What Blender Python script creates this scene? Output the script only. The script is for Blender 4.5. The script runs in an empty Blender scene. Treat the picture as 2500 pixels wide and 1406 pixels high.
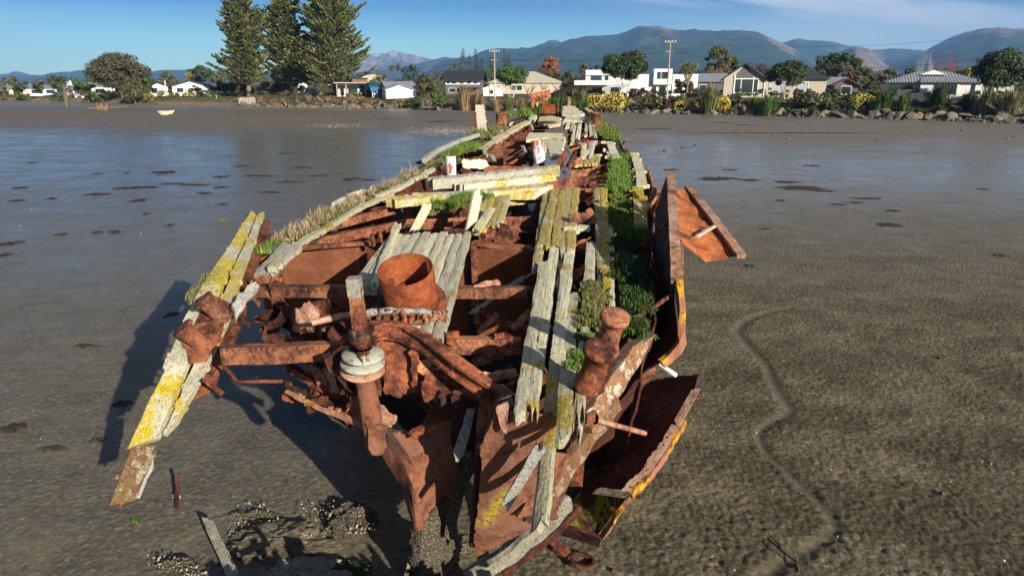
import bpy, bmesh, math, random
from mathutils import Vector, Matrix, noise as mn
R = math.radians
sc = bpy.context.scene
# ---------------------------------------------------------------- camera
CH = 4.6                       # camera height above the mud
FPX = 1670.0                   # focal length in pixels of the 2500 wide frame
PITCH = R(16.66)
SP, CP = math.sin(PITCH), math.cos(PITCH)
cam = bpy.data.cameras.new('camera'); camo = bpy.data.objects.new('camera', cam)
sc.collection.objects.link(camo)
cam.sensor_width = 36.0; cam.lens = 36.0 * FPX / 2500.0
cam.clip_start = 0.05; cam.clip_end = 60000
camo.location = (0, 0, CH); camo.rotation_euler = (R(90) - PITCH, 0, 0)
sc.camera = camo
# ---------------------------------------------------------------- sky and sun
SUN_EL, SUN_AZ = R(20.0), R(145.0)        # azimuth clockwise from +Y: behind the camera, to the right
SKY_STR = 0.085
w = bpy.data.worlds.new('World'); sc.world = w; w.use_nodes = True
wt = w.node_tree; bg = wt.nodes['Background']
sky = wt.nodes.new('ShaderNodeTexSky'); sky.sky_type = 'NISHITA'; sky.sun_disc = False
sky.sun_elevation = SUN_EL; sky.sun_rotation = SUN_AZ
sky.air_density = 1.0; sky.dust_density = 0.1; sky.ozone_density = 3.0; sky.altitude = 0
# thin cirrus: streaks laid out by direction
tc = wt.nodes.new('ShaderNodeTexCoord')
sep = wt.nodes.new('ShaderNodeSeparateXYZ'); wt.links.new(tc.outputs['Generated'], sep.inputs[0])
def wmath(op, a, b=None, clamp=False):
    n = wt.nodes.new('ShaderNodeMath'); n.operation = op; n.use_clamp = clamp
    for i, x in enumerate((a, b)):
        if x is None: continue
        if isinstance(x, (int, float)): n.inputs[i].default_value = x
        else: wt.links.new(x, n.inputs[i])
    return n.outputs[0]
az = wmath('ARCTAN2', sep.outputs[0], sep.outputs[1])
el = wmath('ARCSINE', sep.outputs[2])
cmb = wt.nodes.new('ShaderNodeCombineXYZ')
tilt = wmath('ADD', el, wmath('MULTIPLY', az, 0.13))
wt.links.new(wmath('MULTIPLY', az, 2.2), cmb.inputs[0]); wt.links.new(wmath('MULTIPLY', tilt, 13.0), cmb.inputs[1])
nz = wt.nodes.new('ShaderNodeTexNoise'); nz.inputs['Scale'].default_value = 1.6
nz.inputs['Detail'].default_value = 7; nz.inputs['Roughness'].default_value = 0.55; nz.inputs['Distortion'].default_value = 0.7
wt.links.new(cmb.outputs[0], nz.inputs['Vector'])
streak = wmath('MULTIPLY', wmath('SUBTRACT', nz.outputs[0], 0.36, True), 3.4, True)
mr = wt.nodes.new('ShaderNodeMapRange'); mr.interpolation_type = 'SMOOTHSTEP'
wt.links.new(wmath('ADD', el, wmath('MULTIPLY', az, 0.30)), mr.inputs[0]); mr.inputs[1].default_value = 0.085; mr.inputs[2].default_value = 0.22
mr2 = wt.nodes.new('ShaderNodeMapRange'); mr2.interpolation_type = 'SMOOTHSTEP'
wt.links.new(az, mr2.inputs[0]); mr2.inputs[1].default_value = -0.12; mr2.inputs[2].default_value = 0.25
tr = wt.nodes.new('ShaderNodeValToRGB'); wt.links.new(wmath('DIVIDE', el, math.radians(20)), tr.inputs[0])
while len(tr.color_ramp.elements) < 5: tr.color_ramp.elements.new(.5)
for e_, (p_, c_) in zip(tr.color_ramp.elements, [(0.0, (.66, .98, 1.05)), (.16, (.56, .90, 1.0)), (.28, (.12, .38, .66)), (.7, (.055, .18, .36)), (1.0, (.06, .17, .33))]): e_.position = p_; e_.color = (*c_, 1)
tm = wt.nodes.new('ShaderNodeMix'); tm.data_type = 'RGBA'; tm.blend_type = 'MULTIPLY'; tm.inputs[0].default_value = 1
wt.links.new(sky.outputs[0], tm.inputs[6]); wt.links.new(tr.outputs[0], tm.inputs[7])
cl = wmath('MULTIPLY', wmath('MULTIPLY', streak, mr.outputs[0]), wmath('MULTIPLY', mr2.outputs[0], 0.95), True)
mix = wt.nodes.new('ShaderNodeMix'); mix.data_type = 'RGBA'
wt.links.new(cl, mix.inputs[0]); wt.links.new(tm.outputs[2], mix.inputs[6]); mix.inputs[7].default_value = (5.6, 5.9, 6.3, 1)
wt.links.new(mix.outputs[2], bg.inputs[0]); bg.inputs[1].default_value = SKY_STR
sun = bpy.data.lights.new('sun', 'SUN'); suno = bpy.data.objects.new('sun', sun); sc.collection.objects.link(suno)
sun.energy = 5.0; sun.angle = R(0.5); sun.color = (1.0, 0.92, 0.79)
sd = Vector((math.sin(SUN_AZ) * math.cos(SUN_EL), math.cos(SUN_AZ) * math.cos(SUN_EL), math.sin(SUN_EL)))
suno.rotation_euler = (-sd).to_track_quat('-Z', 'Y').to_euler(); suno.location = sd * 50
sc.view_settings.view_transform = 'Standard'; sc.view_settings.look = 'None'
sc.view_settings.exposure = 0.75; sc.view_settings.gamma = 1.0
sc.cycles.max_bounces = 6; sc.cycles.diffuse_bounces = 3; sc.cycles.glossy_bounces = 3
sc.cycles.transparent_max_bounces = 6; sc.cycles.volume_bounces = 0
sc.cycles.use_denoising = True
try: sc.cycles.denoiser = 'OPENIMAGEDENOISE'
except Exception: pass
# ---------------------------------------------------------------- pixel to world
def ray(px, py):
    u = (px - 1250.0) / FPX; v = (py - 703.0) / FPX
    return Vector((u, CP - v * SP, -SP - v * CP))
def Z(px, py, z):                       # point of the ray at height z
    r = ray(px, py); return r * ((z - CH) / r.z) + Vector((0, 0, CH))
def Y(px, py, y):                       # point of the ray at distance y
    r = ray(px, py); return r * (y / r.y) + Vector((0, 0, CH))
DK = [(0, 2.38), (4.4, 2.4), (6.8, 2.52), (12.0, 2.68), (20.2, 3.02), (23.8, 3.42), (26.5, 3.72), (60, 4.0)]
def zdeck(y):
    for (a, b), (c, d) in zip(DK, DK[1:]):
        if y <= c: return b + (d - b) * (y - a) / (c - a)
    return DK[-1][1]
def D(px, py, dz=0.0):                  # point on the deck surface
    z = 2.5
    for _ in range(40):
        p = Z(px, py, min(z + dz, 4.4)); z = 0.5 * z + 0.5 * zdeck(p.y)
    return Z(px, py, min(z + dz, 4.45))
def lerp(a, b, t): return a + (b - a) * t
def interp(tab, x):
    if x <= tab[0][0]: return tab[0][1]
    for (a, b), (c, d) in zip(tab, tab[1:]):
        if x <= c: return b + (d - b) * (x - a) / (c - a)
    return tab[-1][1]
def n3(x, y, z=0.0): return mn.noise(Vector((x, y, z)))
def fbm(p, o=4): return mn.fractal(Vector(p), 0.9, 2.1, o)
rnd = random.Random(7)
def U(a, b): return rnd.uniform(a, b)
# ---------------------------------------------------------------- materials
class NT:
    def __init__(s, name):
        s.m = bpy.data.materials.new(name); s.m.use_nodes = True; s.t = s.m.node_tree
        s.b = s.t.nodes['Principled BSDF']; s.tc = s.t.nodes.new('ShaderNodeTexCoord')
        s.oi = s.t.nodes.new('ShaderNodeObjectInfo')
        s.co = s.tc.outputs['Object']
    def put(s, sock, x):
        if x is None: return
        if isinstance(x, bpy.types.NodeSocket): s.t.links.new(x, sock)
        elif isinstance(x, (tuple, list)): sock.default_value = tuple(x) if len(x) != 3 or sock.type == 'VECTOR' else (*x, 1)
        else: sock.default_value = x
    def map(s, scale, co=None, rot=(0, 0, 0), loc=(0, 0, 0)):
        n = s.t.nodes.new('ShaderNodeMapping'); s.t.links.new(co or s.co, n.inputs[0])
        n.inputs['Scale'].default_value = scale; n.inputs['Rotation'].default_value = rot; n.inputs['Location'].default_value = loc
        return n.outputs[0]
    def noise(s, scale, detail=6, rough=0.6, co=None, dist=0.0):
        n = s.t.nodes.new('ShaderNodeTexNoise'); s.t.links.new(co or s.co, n.inputs['Vector'])
        n.inputs['Scale'].default_value = scale; n.inputs['Detail'].default_value = detail
        n.inputs['Roughness'].default_value = rough; n.inputs['Distortion'].default_value = dist
        return n.outputs[0]
    def voro(s, scale, co=None, feature='F1', out=0, rand=1.0):
        n = s.t.nodes.new('ShaderNodeTexVoronoi'); n.feature = feature; s.t.links.new(co or s.co, n.inputs['Vector'])
        n.inputs['Scale'].default_value = scale; n.inputs['Randomness'].default_value = rand
        return n.outputs[out]
    def math(s, op, a, b=None, clamp=False):
        n = s.t.nodes.new('ShaderNodeMath'); n.operation = op; n.use_clamp = clamp
        s.put(n.inputs[0], a); s.put(n.inputs[1], b); return n.outputs[0]
    def step(s, x, a, b):
        n = s.t.nodes.new('ShaderNodeMapRange'); n.interpolation_type = 'SMOOTHSTEP'
        s.put(n.inputs[0], x); n.inputs[1].default_value = a; n.inputs[2].default_value = b
        return n.outputs[0]
    def ramp(s, f, stops):
        n = s.t.nodes.new('ShaderNodeValToRGB'); s.t.links.new(f, n.inputs[0]); cr = n.color_ramp
        while len(cr.elements) < len(stops): cr.elements.new(0.5)
        for e, (p, c) in zip(cr.elements, stops): e.position = p; e.color = (*c, 1) if len(c) == 3 else c
        return n.outputs[0]
    def mix(s, f, a, b, mode='MIX'):
        n = s.t.nodes.new('ShaderNodeMix'); n.data_type = 'RGBA'; n.blend_type = mode
        s.put(n.inputs[0], f); s.put(n.inputs[6], a); s.put(n.inputs[7], b); return n.outputs[2]
    def bump(s, h, strength=0.5, dist=0.02, prev=None):
        n = s.t.nodes.new('ShaderNodeBump'); s.t.links.new(h, n.inputs['Height'])
        n.inputs['Strength'].default_value = strength; n.inputs['Distance'].default_value = dist
        if prev is not None: s.t.links.new(prev, n.inputs['Normal'])
        return n.outputs[0]
    def attr(s, name):
        n = s.t.nodes.new('ShaderNodeAttribute'); n.attribute_name = name; return n.outputs['Fac']
    def hsv(s, col, h=0.5, sa=1.0, v=1.0):
        n = s.t.nodes.new('ShaderNodeHueSaturation'); s.put(n.inputs['Color'], col)
        s.put(n.inputs['Hue'], h); s.put(n.inputs['Saturation'], sa); s.put(n.inputs['Value'], v); return n.outputs[0]
    def done(s, col, rough=0.8, normal=None, spec=0.3, metal=0.0):
        s.put(s.b.inputs['Base Color'], col); s.put(s.b.inputs['Roughness'], rough)
        s.put(s.b.inputs['Specular IOR Level'], spec); s.put(s.b.inputs['Metallic'], metal)
        if normal is not None: s.t.links.new(normal, s.b.inputs['Normal'])
        return s.m
M = {}
def rust(name, dark, mid, bright, white=0.35, sc_=1.0, yellow=0.0, spec=0.25):
    n = NT(name)
    a = n.noise(2.6 * sc_, 9, 0.68, dist=0.4); b = n.noise(17 * sc_, 8, 0.7)
    f = n.math('ADD', n.math('MULTIPLY', a, 0.6), n.math('MULTIPLY', b, 0.4))
    c = n.ramp(f, [(0.40, dark), (0.47, mid), (0.57, bright), (0.64, mid)])
    c = n.mix(n.math('MULTIPLY', n.step(n.noise(1.3 * sc_, 6, 0.75, dist=1.0), 0.50, 0.62), 0.55), c, dark)
    st = n.noise(4.2, 6, 0.7, co=n.map((3, 3, 0.35)))
    c = n.mix(n.math('MULTIPLY', n.step(st, 0.58, 0.72), white), c, (0.50, 0.34, 0.26))
    c = n.mix(n.math('MULTIPLY', n.step(n.voro(26), 0.16, 0.05), 0.5), c, (0.03, 0.012, 0.008))
    if yellow > 0:
        y = n.math('MULTIPLY', n.step(n.noise(2.2, 3, 0.5, co=n.map((1, 1, 1), loc=(3, 1, 7))), 0.66 - 0.2 * yellow, 0.74 - 0.2 * yellow), n.step(n.voro(30), 0.45, 0.30))
        c = n.mix(y, c, (0.62, 0.43, 0.03))
    flake = n.noise(60, 6, 0.7)
    h = n.math('ADD', n.math('MULTIPLY', b, 1.0), n.math('MULTIPLY', flake, 0.4))
    nm = n.bump(h, 0.75, 0.022); nm = n.bump(n.noise(5, 4, 0.6), 0.5, 0.05, nm)
    rr = n.oi.outputs['Random']; c = n.hsv(c, n.math('ADD', 0.494 if name != 'rust_orange' else 0.497, n.math('MULTIPLY', rr, 0.012 if name != 'rust_orange' else 0.0)), n.math('SUBTRACT', 1.06, n.math('MULTIPLY', rr, 0.12 if name != 'rust_orange' else 0.0)), n.math('ADD', 0.72, n.math('MULTIPLY', n.math('FRACT', n.math('MULTIPLY', rr, 7.3)), 0.5 if name != 'rust_orange' else 0.3)))
    M[name] = n.done(c, n.math('ADD', 0.6, n.math('MULTIPLY', a, 0.35)), nm, spec)
rust('rust', (0.028, 0.011, 0.008), (0.135, 0.044, 0.024), (0.36, 0.130, 0.056), 0.65)
rust('rust_orange', (0.085, 0.026, 0.012), (0.20, 0.058, 0.024), (0.32, 0.105, 0.042), 0.25, 0.7)
rust('rust_bright', (0.15, 0.040, 0.014), (0.32, 0.092, 0.030), (0.46, 0.155, 0.050), 0.15, 0.6)
rust('rust_dark', (0.018, 0.008, 0.006), (0.060, 0.020, 0.012), (0.13, 0.042, 0.022), 0.15)
rust('rust_maroon', (0.020, 0.008, 0.007), (0.045, 0.014, 0.012), (0.085, 0.028, 0.020), 0.5, 1.2)
rust('rust_pale', (0.14, 0.055, 0.03), (0.38, 0.18, 0.11), (0.55, 0.33, 0.24), 0.9)
rust('rust_lichen', (0.12, 0.045, 0.026), (0.30, 0.14, 0.09), (0.42, 0.18, 0.09), 0.6, 0.8, 0.75)
def wood(name, base, dark, lichen=0.3, white=0.3, ycol=(0.52, 0.37, 0.035), crack=1.0, along=(9, 0.9, 9), moss=0.0, uoff=0.0):
    n = NT(name)
    co = n.map((1, 1, 1), loc=(uoff, uoff, 0))
    g = n.noise(3.0, 8, 0.72, co=n.map(along, co)); blot = n.noise(9, 8, 0.72, co)
    c = n.ramp(g, [(0.30, dark), (0.42, base), (0.66, tuple(min(1, x * 1.25) for x in base))])
    c = n.mix(n.math('MULTIPLY', n.step(blot, 0.50, 0.60), white), c, (0.60, 0.57, 0.44))
    c = n.mix(n.math('MULTIPLY', n.step(n.noise(34, 5, 0.75, co), 0.56, 0.62), 0.7), c, dark)
    if lichen > 0:
        big = n.noise(1.25, 3, 0.6, co); fine = n.noise(20, 6, 0.75, co)
        y = n.math('MULTIPLY', n.step(big, 0.66 - 0.34 * lichen, 0.72 - 0.34 * lichen), n.step(fine, 0.42, 0.50))
        c = n.mix(y, c, n.ramp(blot, [(0.35, tuple(x * 0.75 for x in ycol)), (0.6, ycol), (0.7, (0.62, 0.56, 0.16))]))
    cr = n.math('MULTIPLY', n.step(n.noise(7, 5, 0.6, co=n.map((14, 0.55, 14), co)), 0.40, 0.33), crack)
    c = n.mix(cr, c, (0.035, 0.030, 0.022))
    if moss > 0:
        c = n.mix(n.math('MULTIPLY', n.step(n.noise(4, 5, 0.6, co), 0.60, 0.66), moss), c, (0.05, 0.075, 0.015))
    h = n.math('SUBTRACT', n.math('ADD', n.math('MULTIPLY', blot, 0.6), n.math('MULTIPLY', n.noise(48, 6, 0.75, co), 0.8)), n.math('MULTIPLY', cr, 0.8))
    rr = n.oi.outputs['Random']; c = n.hsv(c, 0.5, n.math('ADD', 0.75, n.math('MULTIPLY', rr, 0.35)), n.math('ADD', 0.78, n.math('MULTIPLY', n.math('FRACT', n.math('MULTIPLY', rr, 5.7)), 0.42)))
    M[name] = n.done(c, 0.92, n.bump(h, 1.0, 0.03), 0.15)
wood('lichen_wood', (0.55, 0.51, 0.34), (0.19, 0.165, 0.09), 0.20, 0.55, crack=0.7)
wood('yellow_wood', (0.56, 0.51, 0.32), (0.16, 0.14, 0.07), 0.85, 0.4)
wood('white_wood', (0.48, 0.43, 0.35), (0.20, 0.16, 0.12), 0.12, 0.8)
wood('cross_wood', (0.52, 0.49, 0.36), (0.17, 0.15, 0.09), 0.55, 0.6, along=(0.9, 9, 9))
wood('grey_wood', (0.36, 0.34, 0.30), (0.10, 0.085, 0.065), 0.06, 0.25)
wood('log_wood', (0.26, 0.145, 0.08), (0.06, 0.03, 0.018), 0.0, 0.85, crack=0.9, along=(6, 3, 2))
wood('brown_wood', (0.20, 0.105, 0.052), (0.05, 0.028, 0.015), 0.0, 0.35, crack=0.8, along=(6, 6, 1.2))
wood('slab_wood', (0.47, 0.44, 0.31), (0.13, 0.10, 0.06), 0.58, 0.5, ycol=(0.56, 0.42, 0.04))
wood('wet_timber', (0.27, 0.25, 0.18), (0.10, 0.09, 0.06), 0.0, 0.3)
def plain(name, col, rough=0.7, var=0.15, scale=3.0, bump=0.0, spec=0.3, metal=0):
    n = NT(name); f = n.noise(scale, 5, 0.6)
    c = n.hsv(col, 0.5, 1.0, n.math('ADD', 1.0 - var, n.math('MULTIPLY', f, var * 2)))
    M[name] = n.done(c, rough, n.bump(n.noise(scale * 8, 4, 0.6), bump, 0.02) if bump else None, spec, metal); return M[name]
def leafy(name, dark, mid, light, scale=0.9, trans=0.25):
    n = NT(name); geo = n.t.nodes.new('ShaderNodeNewGeometry')
    f = n.noise(scale, 3, 0.6); r = geo.outputs['Random Per Island']
    f2 = n.math('ADD', n.math('MULTIPLY', f, 0.6), n.math('MULTIPLY', r, 0.42))
    c = n.ramp(f2, [(0.28, dark), (0.50, mid), (0.75, light)])
    M[name] = n.done(c, 0.55, None, 0.3)
    if trans: n.put(n.b.inputs['Subsurface Weight'], 0.0)
    return M[name]
# ---------------------------------------------------------------- mesh building
COL = sc.collection
class MB:
    def __init__(s): s.v = []; s.f = []
    def add(s, vs, fs):
        o = len(s.v); s.v += [tuple(x) for x in vs]; s.f += [tuple(i + o for i in f) for f in fs]; return s
    def box(s, x0, x1, y0, y1, z0, z1):
        vs = [(x, y, z) for z in (z0, z1) for y in (y0, y1) for x in (x0, x1)]
        return s.add(vs, [(0, 2, 3, 1), (4, 5, 7, 6), (0, 1, 5, 4), (2, 6, 7, 3), (0, 4, 6, 2), (1, 3, 7, 5)])
    def sweep(s, pts, prof, up=(0, 0, 1), cap=True, scale=None, closed=True):
        pts = [Vector(p) for p in pts]; k = len(prof); vs = []; up = Vector(up)
        for i, p in enumerate(pts):
            a = pts[max(i - 1, 0)]; b = pts[min(i + 1, len(pts) - 1)]; t = (b - a).normalized()
            side = t.cross(up)
            if side.length < 1e-4: side = t.cross(Vector((1, 0, 0)))
            side.normalize(); u = side.cross(t).normalized(); sc_ = scale[i] if scale else 1.0
            for (x, y) in prof: vs.append(p + side * x * sc_ + u * y * sc_)
        fs = []
        for i in range(len(pts) - 1):
            for j in range(k if closed else k - 1):
                j2 = (j + 1) % k; fs.append((i * k + j, i * k + j2, (i + 1) * k + j2, (i + 1) * k + j))
        if cap: fs.append(tuple(range(k - 1, -1, -1))); fs.append(tuple((len(pts) - 1) * k + j for j in range(k)))
        return s.add(vs, fs)
    def tube(s, pts, rad, n=10, up=(0, 0, 1), cap=True):
        rad = rad if isinstance(rad, (list, tuple)) else [rad] * len(pts)
        return s.sweep(pts, [(math.cos(2 * math.pi * i / n), math.sin(2 * math.pi * i / n)) for i in range(n)], up, cap, rad)
    def bar(s, p0, p1, wd, ht, up=(0, 0, 1), n=1):
        p0 = Vector(p0); p1 = Vector(p1)
        return s.sweep([lerp(p0, p1, i / n) for i in range(n + 1)], [(-wd / 2, -ht / 2), (wd / 2, -ht / 2), (wd / 2, ht / 2), (-wd / 2, ht / 2)], up)
    def lathe(s, base, prof, n=24, axis=(0, 0, 1), cap=False):
        ax = Vector(axis).normalized(); q = Vector((0, 0, 1)).rotation_difference(ax); base = Vector(base); vs = []
        for (r, h) in prof:
            for i in range(n):
                a = 2 * math.pi * i / n; vs.append(base + q @ Vector((r * math.cos(a), r * math.sin(a), h)))
        fs = [(i * n + j, i * n + (j + 1) % n, (i + 1) * n + (j + 1) % n, (i + 1) * n + j) for i in range(len(prof) - 1) for j in range(n)]
        if cap: fs += [tuple(range(n - 1, -1, -1)), tuple((len(prof) - 1) * n + j for j in range(n))]
        return s.add(vs, fs)
    def jit(s, amp, freq=3.0, seed=0.0):
        out = []
        for (x, y, z) in s.v:
            q = mn.noise_vector(Vector((x * freq + seed, y * freq, z * freq))); out.append((x + q.x * amp, y + q.y * amp, z + q.z * amp))
        s.v = out; return s
    def build(s, name, mat, parent=None, smooth=False, loc=None):
        L = Vector(loc) if loc is not None else (origin_of(parent) if parent is not None else Vector((0, 0, 0)))
        me = bpy.data.meshes.new(name)
        me.from_pydata([(x - L.x, y - L.y, z - L.z) for (x, y, z) in s.v], [], s.f)
        me.materials.append(M[mat] if isinstance(mat, str) else mat)
        if smooth: me.polygons.foreach_set('use_smooth', [True] * len(me.polygons))
        me.update()
        o = bpy.data.objects.new(name, me); COL.objects.link(o)
        if parent is not None: o.parent = parent
        elif loc is not None: o.location = L
        return o
def origin_of(p):
    L = Vector((0, 0, 0))
    while p is not None: L += p.location; p = p.parent
    return L
def tag(o, label=None, cat=None, group=None, kind=None):
    if label: o['label'] = label
    if cat: o['category'] = cat
    if group: o['group'] = group
    if kind: o['kind'] = kind
    return o
def empty(name, loc, label, cat, group=None):
    o = bpy.data.objects.new(name, None); COL.objects.link(o); o.location = Vector(loc); o.empty_display_size = 0.2
    return tag(o, label, cat, group)
# plank as a noisy slab between four top corners: near-left, near-right, far-right, far-left
def plank(A, B, C, E, t=0.07, n=None, m=4, rag=(0.06, 0.03), rough=0.005, edge=0.007, bow=0.0, mb=None):
    A, B, C, E = map(Vector, (A, B, C, E)); mb = mb or MB()
    L = ((E - A).length + (C - B).length) / 2; n = n or max(6, min(60, int(L / 0.07))); s0 = U(0, 100)
    ax = ((E + C) - (A + B)).normalized(); sd_ = ((B + C) - (A + E)).normalized(); up = sd_.cross(ax).normalized()
    if up.z < 0 and abs(up.z) > 0.2: up = -up
    top = []; bot = []
    e0 = [U(-1, 1) * rag[0] for _ in range(m + 1)]; e1 = [U(-1, 1) * rag[1] for _ in range(m + 1)]
    for i in range(n + 1):
        f = i / n
        for j in range(m + 1):
            g = j / m; p = lerp(lerp(A, E, f), lerp(B, C, f), g)
            if f < 0.12: p = p + ax * e0[j] * (1 - f / 0.12)
            if f > 0.88: p = p + ax * e1[j] * ((f - 0.88) / 0.12)
            if j in (0, m): p = p + sd_ * (n3(f * L * 2.2, s0 + j * 9) * edge * 2 + n3(f * L * 11, s0 + j * 5) * edge)
            hz = n3(p.x * 12 + s0, p.y * 1.5, 0) * rough * 2 + n3(p.x * 30, p.y * 4, s0) * rough - bow * math.sin(math.pi * f)
            if j in (0, m): hz -= rough * 1.2
            top.append(p + up * hz); bot.append(p - up * t + up * n3(p.x * 9, p.y * 9, s0) * rough)
    k = m + 1; N = (n + 1) * k; fs = []
    for i in range(n):
        for j in range(m):
            a = i * k + j; fs.append((a, a + 1, a + k + 1, a + k)); fs.append((N + a, N + a + k, N + a + k + 1, N + a + 1))
        fs.append((i * k, i * k + k, N + i * k + k, N + i * k)); a = i * k + m; fs.append((a, N + a, N + a + k, a + k))
    for j in range(m):
        fs.append((j, N + j, N + j + 1, j + 1)); a = n * k + j; fs.append((a, a + 1, N + a + 1, N + a))
    mb.add(top + bot, fs); return mb
# loft between polylines of 3D points, with dents, holes and eaten edges, given a thickness
def resamp(pts, n):
    pts = [Vector(p) for p in pts]; d = [0]
    for a, b in zip(pts, pts[1:]): d.append(d[-1] + (b - a).length)
    out = []
    for i in range(n + 1):
        s = d[-1] * i / n; k = 0
        while k < len(d) - 2 and d[k + 1] < s: k += 1
        out.append(lerp(pts[k], pts[k + 1], (s - d[k]) / max(1e-6, d[k + 1] - d[k])))
    return out
def patch(rows, name, mat, parent, res=0.06, t=0.012, dent=0.02, eat=0.06, holes=None, hole_f=5.0, hole_t=0.55, smooth=False, eat_sides='UDLR', mb=None, sub=True, loc=None):
    rows = [[Vector(p) for p in r] for r in rows]
    L = max(sum((b - a).length for a, b in zip(r, r[1:])) for r in rows)
    W = max(sum((rows[i + 1][k] - rows[i][k]).length for i in range(len(rows) - 1)) for k in (0, -1)) if all(len(r) == len(rows[0]) for r in rows) else 1.0
    n = max(4, min(160, int(L / res))); m = max(2, min(90, int(W / res)))
    rr = [resamp(r, n) for r in rows]; cols = []
    for i in range(n + 1): cols.append(resamp([r[i] for r in rr], m))
    s0 = U(0, 50); bm = bmesh.new(); V = []
    nrm0 = (cols[n // 2][m // 2] - cols[0][m // 2]).cross(cols[n // 2][m] - cols[n // 2][0])
    if nrm0.length < 1e-6: nrm0 = Vector((0, 0, 1))
    nrm0.normalize()
    for i in range(n + 1):
        V.append([bm.verts.new(p + nrm0 * (n3(p.x * 2.1 + s0, p.y * 2.1, p.z * 2.1) * dent * 2 + n3(p.x * 8, p.y * 8, p.z * 8 + s0) * dent * 0.6)) for p in cols[i]])
    dx = L / n; dy = max(W, 1e-3) / m
    for i in range(n):
        for j in range(m):
            p = (cols[i][j] + cols[i + 1][j + 1]) / 2
            e = eat * (0.5 + 0.9 * n3(p.x * 6 + s0, p.y * 6, p.z * 6) + 0.6 * n3(p.x * 19, p.y * 19, p.z * 19 + s0))
            if 'L' in eat_sides and i * dx < e: continue
            if 'R' in eat_sides and (n - 1 - i) * dx < e: continue
            if 'U' in eat_sides and j * dy < e: continue
            if 'D' in eat_sides and (m - 1 - j) * dy < e: continue
            if holes and n3(p.x * hole_f + s0, p.y * hole_f, p.z * hole_f) > hole_t: continue
            bm.faces.new((V[i][j], V[i][j + 1], V[i + 1][j + 1], V[i + 1][j]))
    bmesh.ops.delete(bm, geom=[v for v in bm.verts if not v.link_faces], context='VERTS')
    bm.normal_update(); bm.verts.index_update(); mb = mb or MB(); nv = len(bm.verts)
    vs = [v.co.copy() for v in bm.verts] + [v.co - (v.normal if v.normal.length > .5 else nrm0) * t for v in bm.verts]
    fs = [[v.index for v in f.verts] for f in bm.faces]; fs += [[i + nv for i in reversed(f)] for f in fs]
    for e in bm.edges:
        if len(e.link_faces) == 1:
            lp = [l for l in e.link_faces[0].loops if l.edge == e][0]; a, b = lp.vert.index, lp.link_loop_next.vert.index; fs.append((b, a, a + nv, b + nv))
    mb.add(vs, fs); bm.free()
    if name is None: return mb
    return mb.build(name, mat, parent, smooth, loc)
# flat traced piece: outline with eaten edge, extruded
def slab(pts, name, mat, parent, t=0.02, jag=0.015, step=0.05, mb=None, bend=0.0):
    pts = [Vector(p) for p in pts]; nrm = Vector((0, 0, 0))
    for i in range(1, len(pts) - 1): nrm += (pts[i] - pts[0]).cross(pts[i + 1] - pts[0])
    nrm.normalize(); out = []; s0 = U(0, 99); c = sum(pts, Vector()) / len(pts)
    for i, a in enumerate(pts):
        b = pts[(i + 1) % len(pts)]; k = max(1, int((b - a).length / step)); e = (b - a).normalized().cross(nrm)
        for q in range(k):
            p = lerp(a, b, q / k); out.append(p + e * (n3(p.x * 14 + s0, p.y * 14, p.z * 14) * jag * 2 + U(-1, 1) * jag * 0.5))
    k = len(out); bm = bmesh.new(); vs = [bm.verts.new(p) for p in out]
    f = bm.faces.new(vs); r = bmesh.ops.triangulate(bm, faces=[f], ngon_method='BEAUTY')
    tri = [[v.index for v in f.verts] for f in bm.faces if not bm.verts.index_update()]; bm.free()
    mb = mb or MB()
    mb.add([p + nrm * t / 2 for p in out] + [p - nrm * t / 2 for p in out],
           tri + [[i + k for i in reversed(f)] for f in tri] + [(i, i + k, (i + 1) % k + k, (i + 1) % k) for i in range(k)])
    if name is None: return mb
    return mb.build(name, mat, parent)
def crumple(c, L, W, axis, nrm, mb, t=0.012):      # torn, folded scrap of plate
    ax = Vector(axis).normalized(); nr = Vector(nrm).normalized(); sd_ = ax.cross(nr).normalized(); nr = sd_.cross(ax); c = Vector(c)
    k = 15; s0 = U(0, 99); fold = U(-.9, .9); tw = U(-.5, .5); m = 4; top = []
    for i in range(k + 1):
        f = i / k - 0.5; e0 = W * (.5 + .32 * n3(f * 3, s0) + .16 * n3(f * 14, s0)); e1 = W * (.5 + .32 * n3(f * 3, s0 + 9) + .16 * n3(f * 14, s0 + 5))
        if i in (0, k): e0 *= U(.2, .9); e1 *= U(.2, .9)
        for j in range(m + 1):
            g = j / m; y = lerp(-e0, e1, g); x = f * L + (U(-.03, .03) * L if i in (0, k) else 0)
            h = abs(y) * fold + y * tw * f * 2 + .05 * n3(f * 2.5, s0, 4)
            top.append(c + ax * x + sd_ * y + nr * h)
    N = len(top); q = m + 1; fs = []
    for i in range(k):
        for j in range(m):
            a = i * q + j; fs += [(a, a + 1, a + q + 1, a + q), (N + a, N + a + q, N + a + q + 1, N + a + 1)]
        fs += [(i * q, i * q + q, N + i * q + q, N + i * q), (i * q + m, N + i * q + m, N + i * q + q + m, i * q + q + m)]
    for j in range(m): fs += [(j, N + j, N + j + 1, j + 1), (k * q + j, k * q + j + 1, N + k * q + j + 1, N + k * q + j)]
    mb.add(top + [p - nr * t for p in top], fs); return mb
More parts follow.
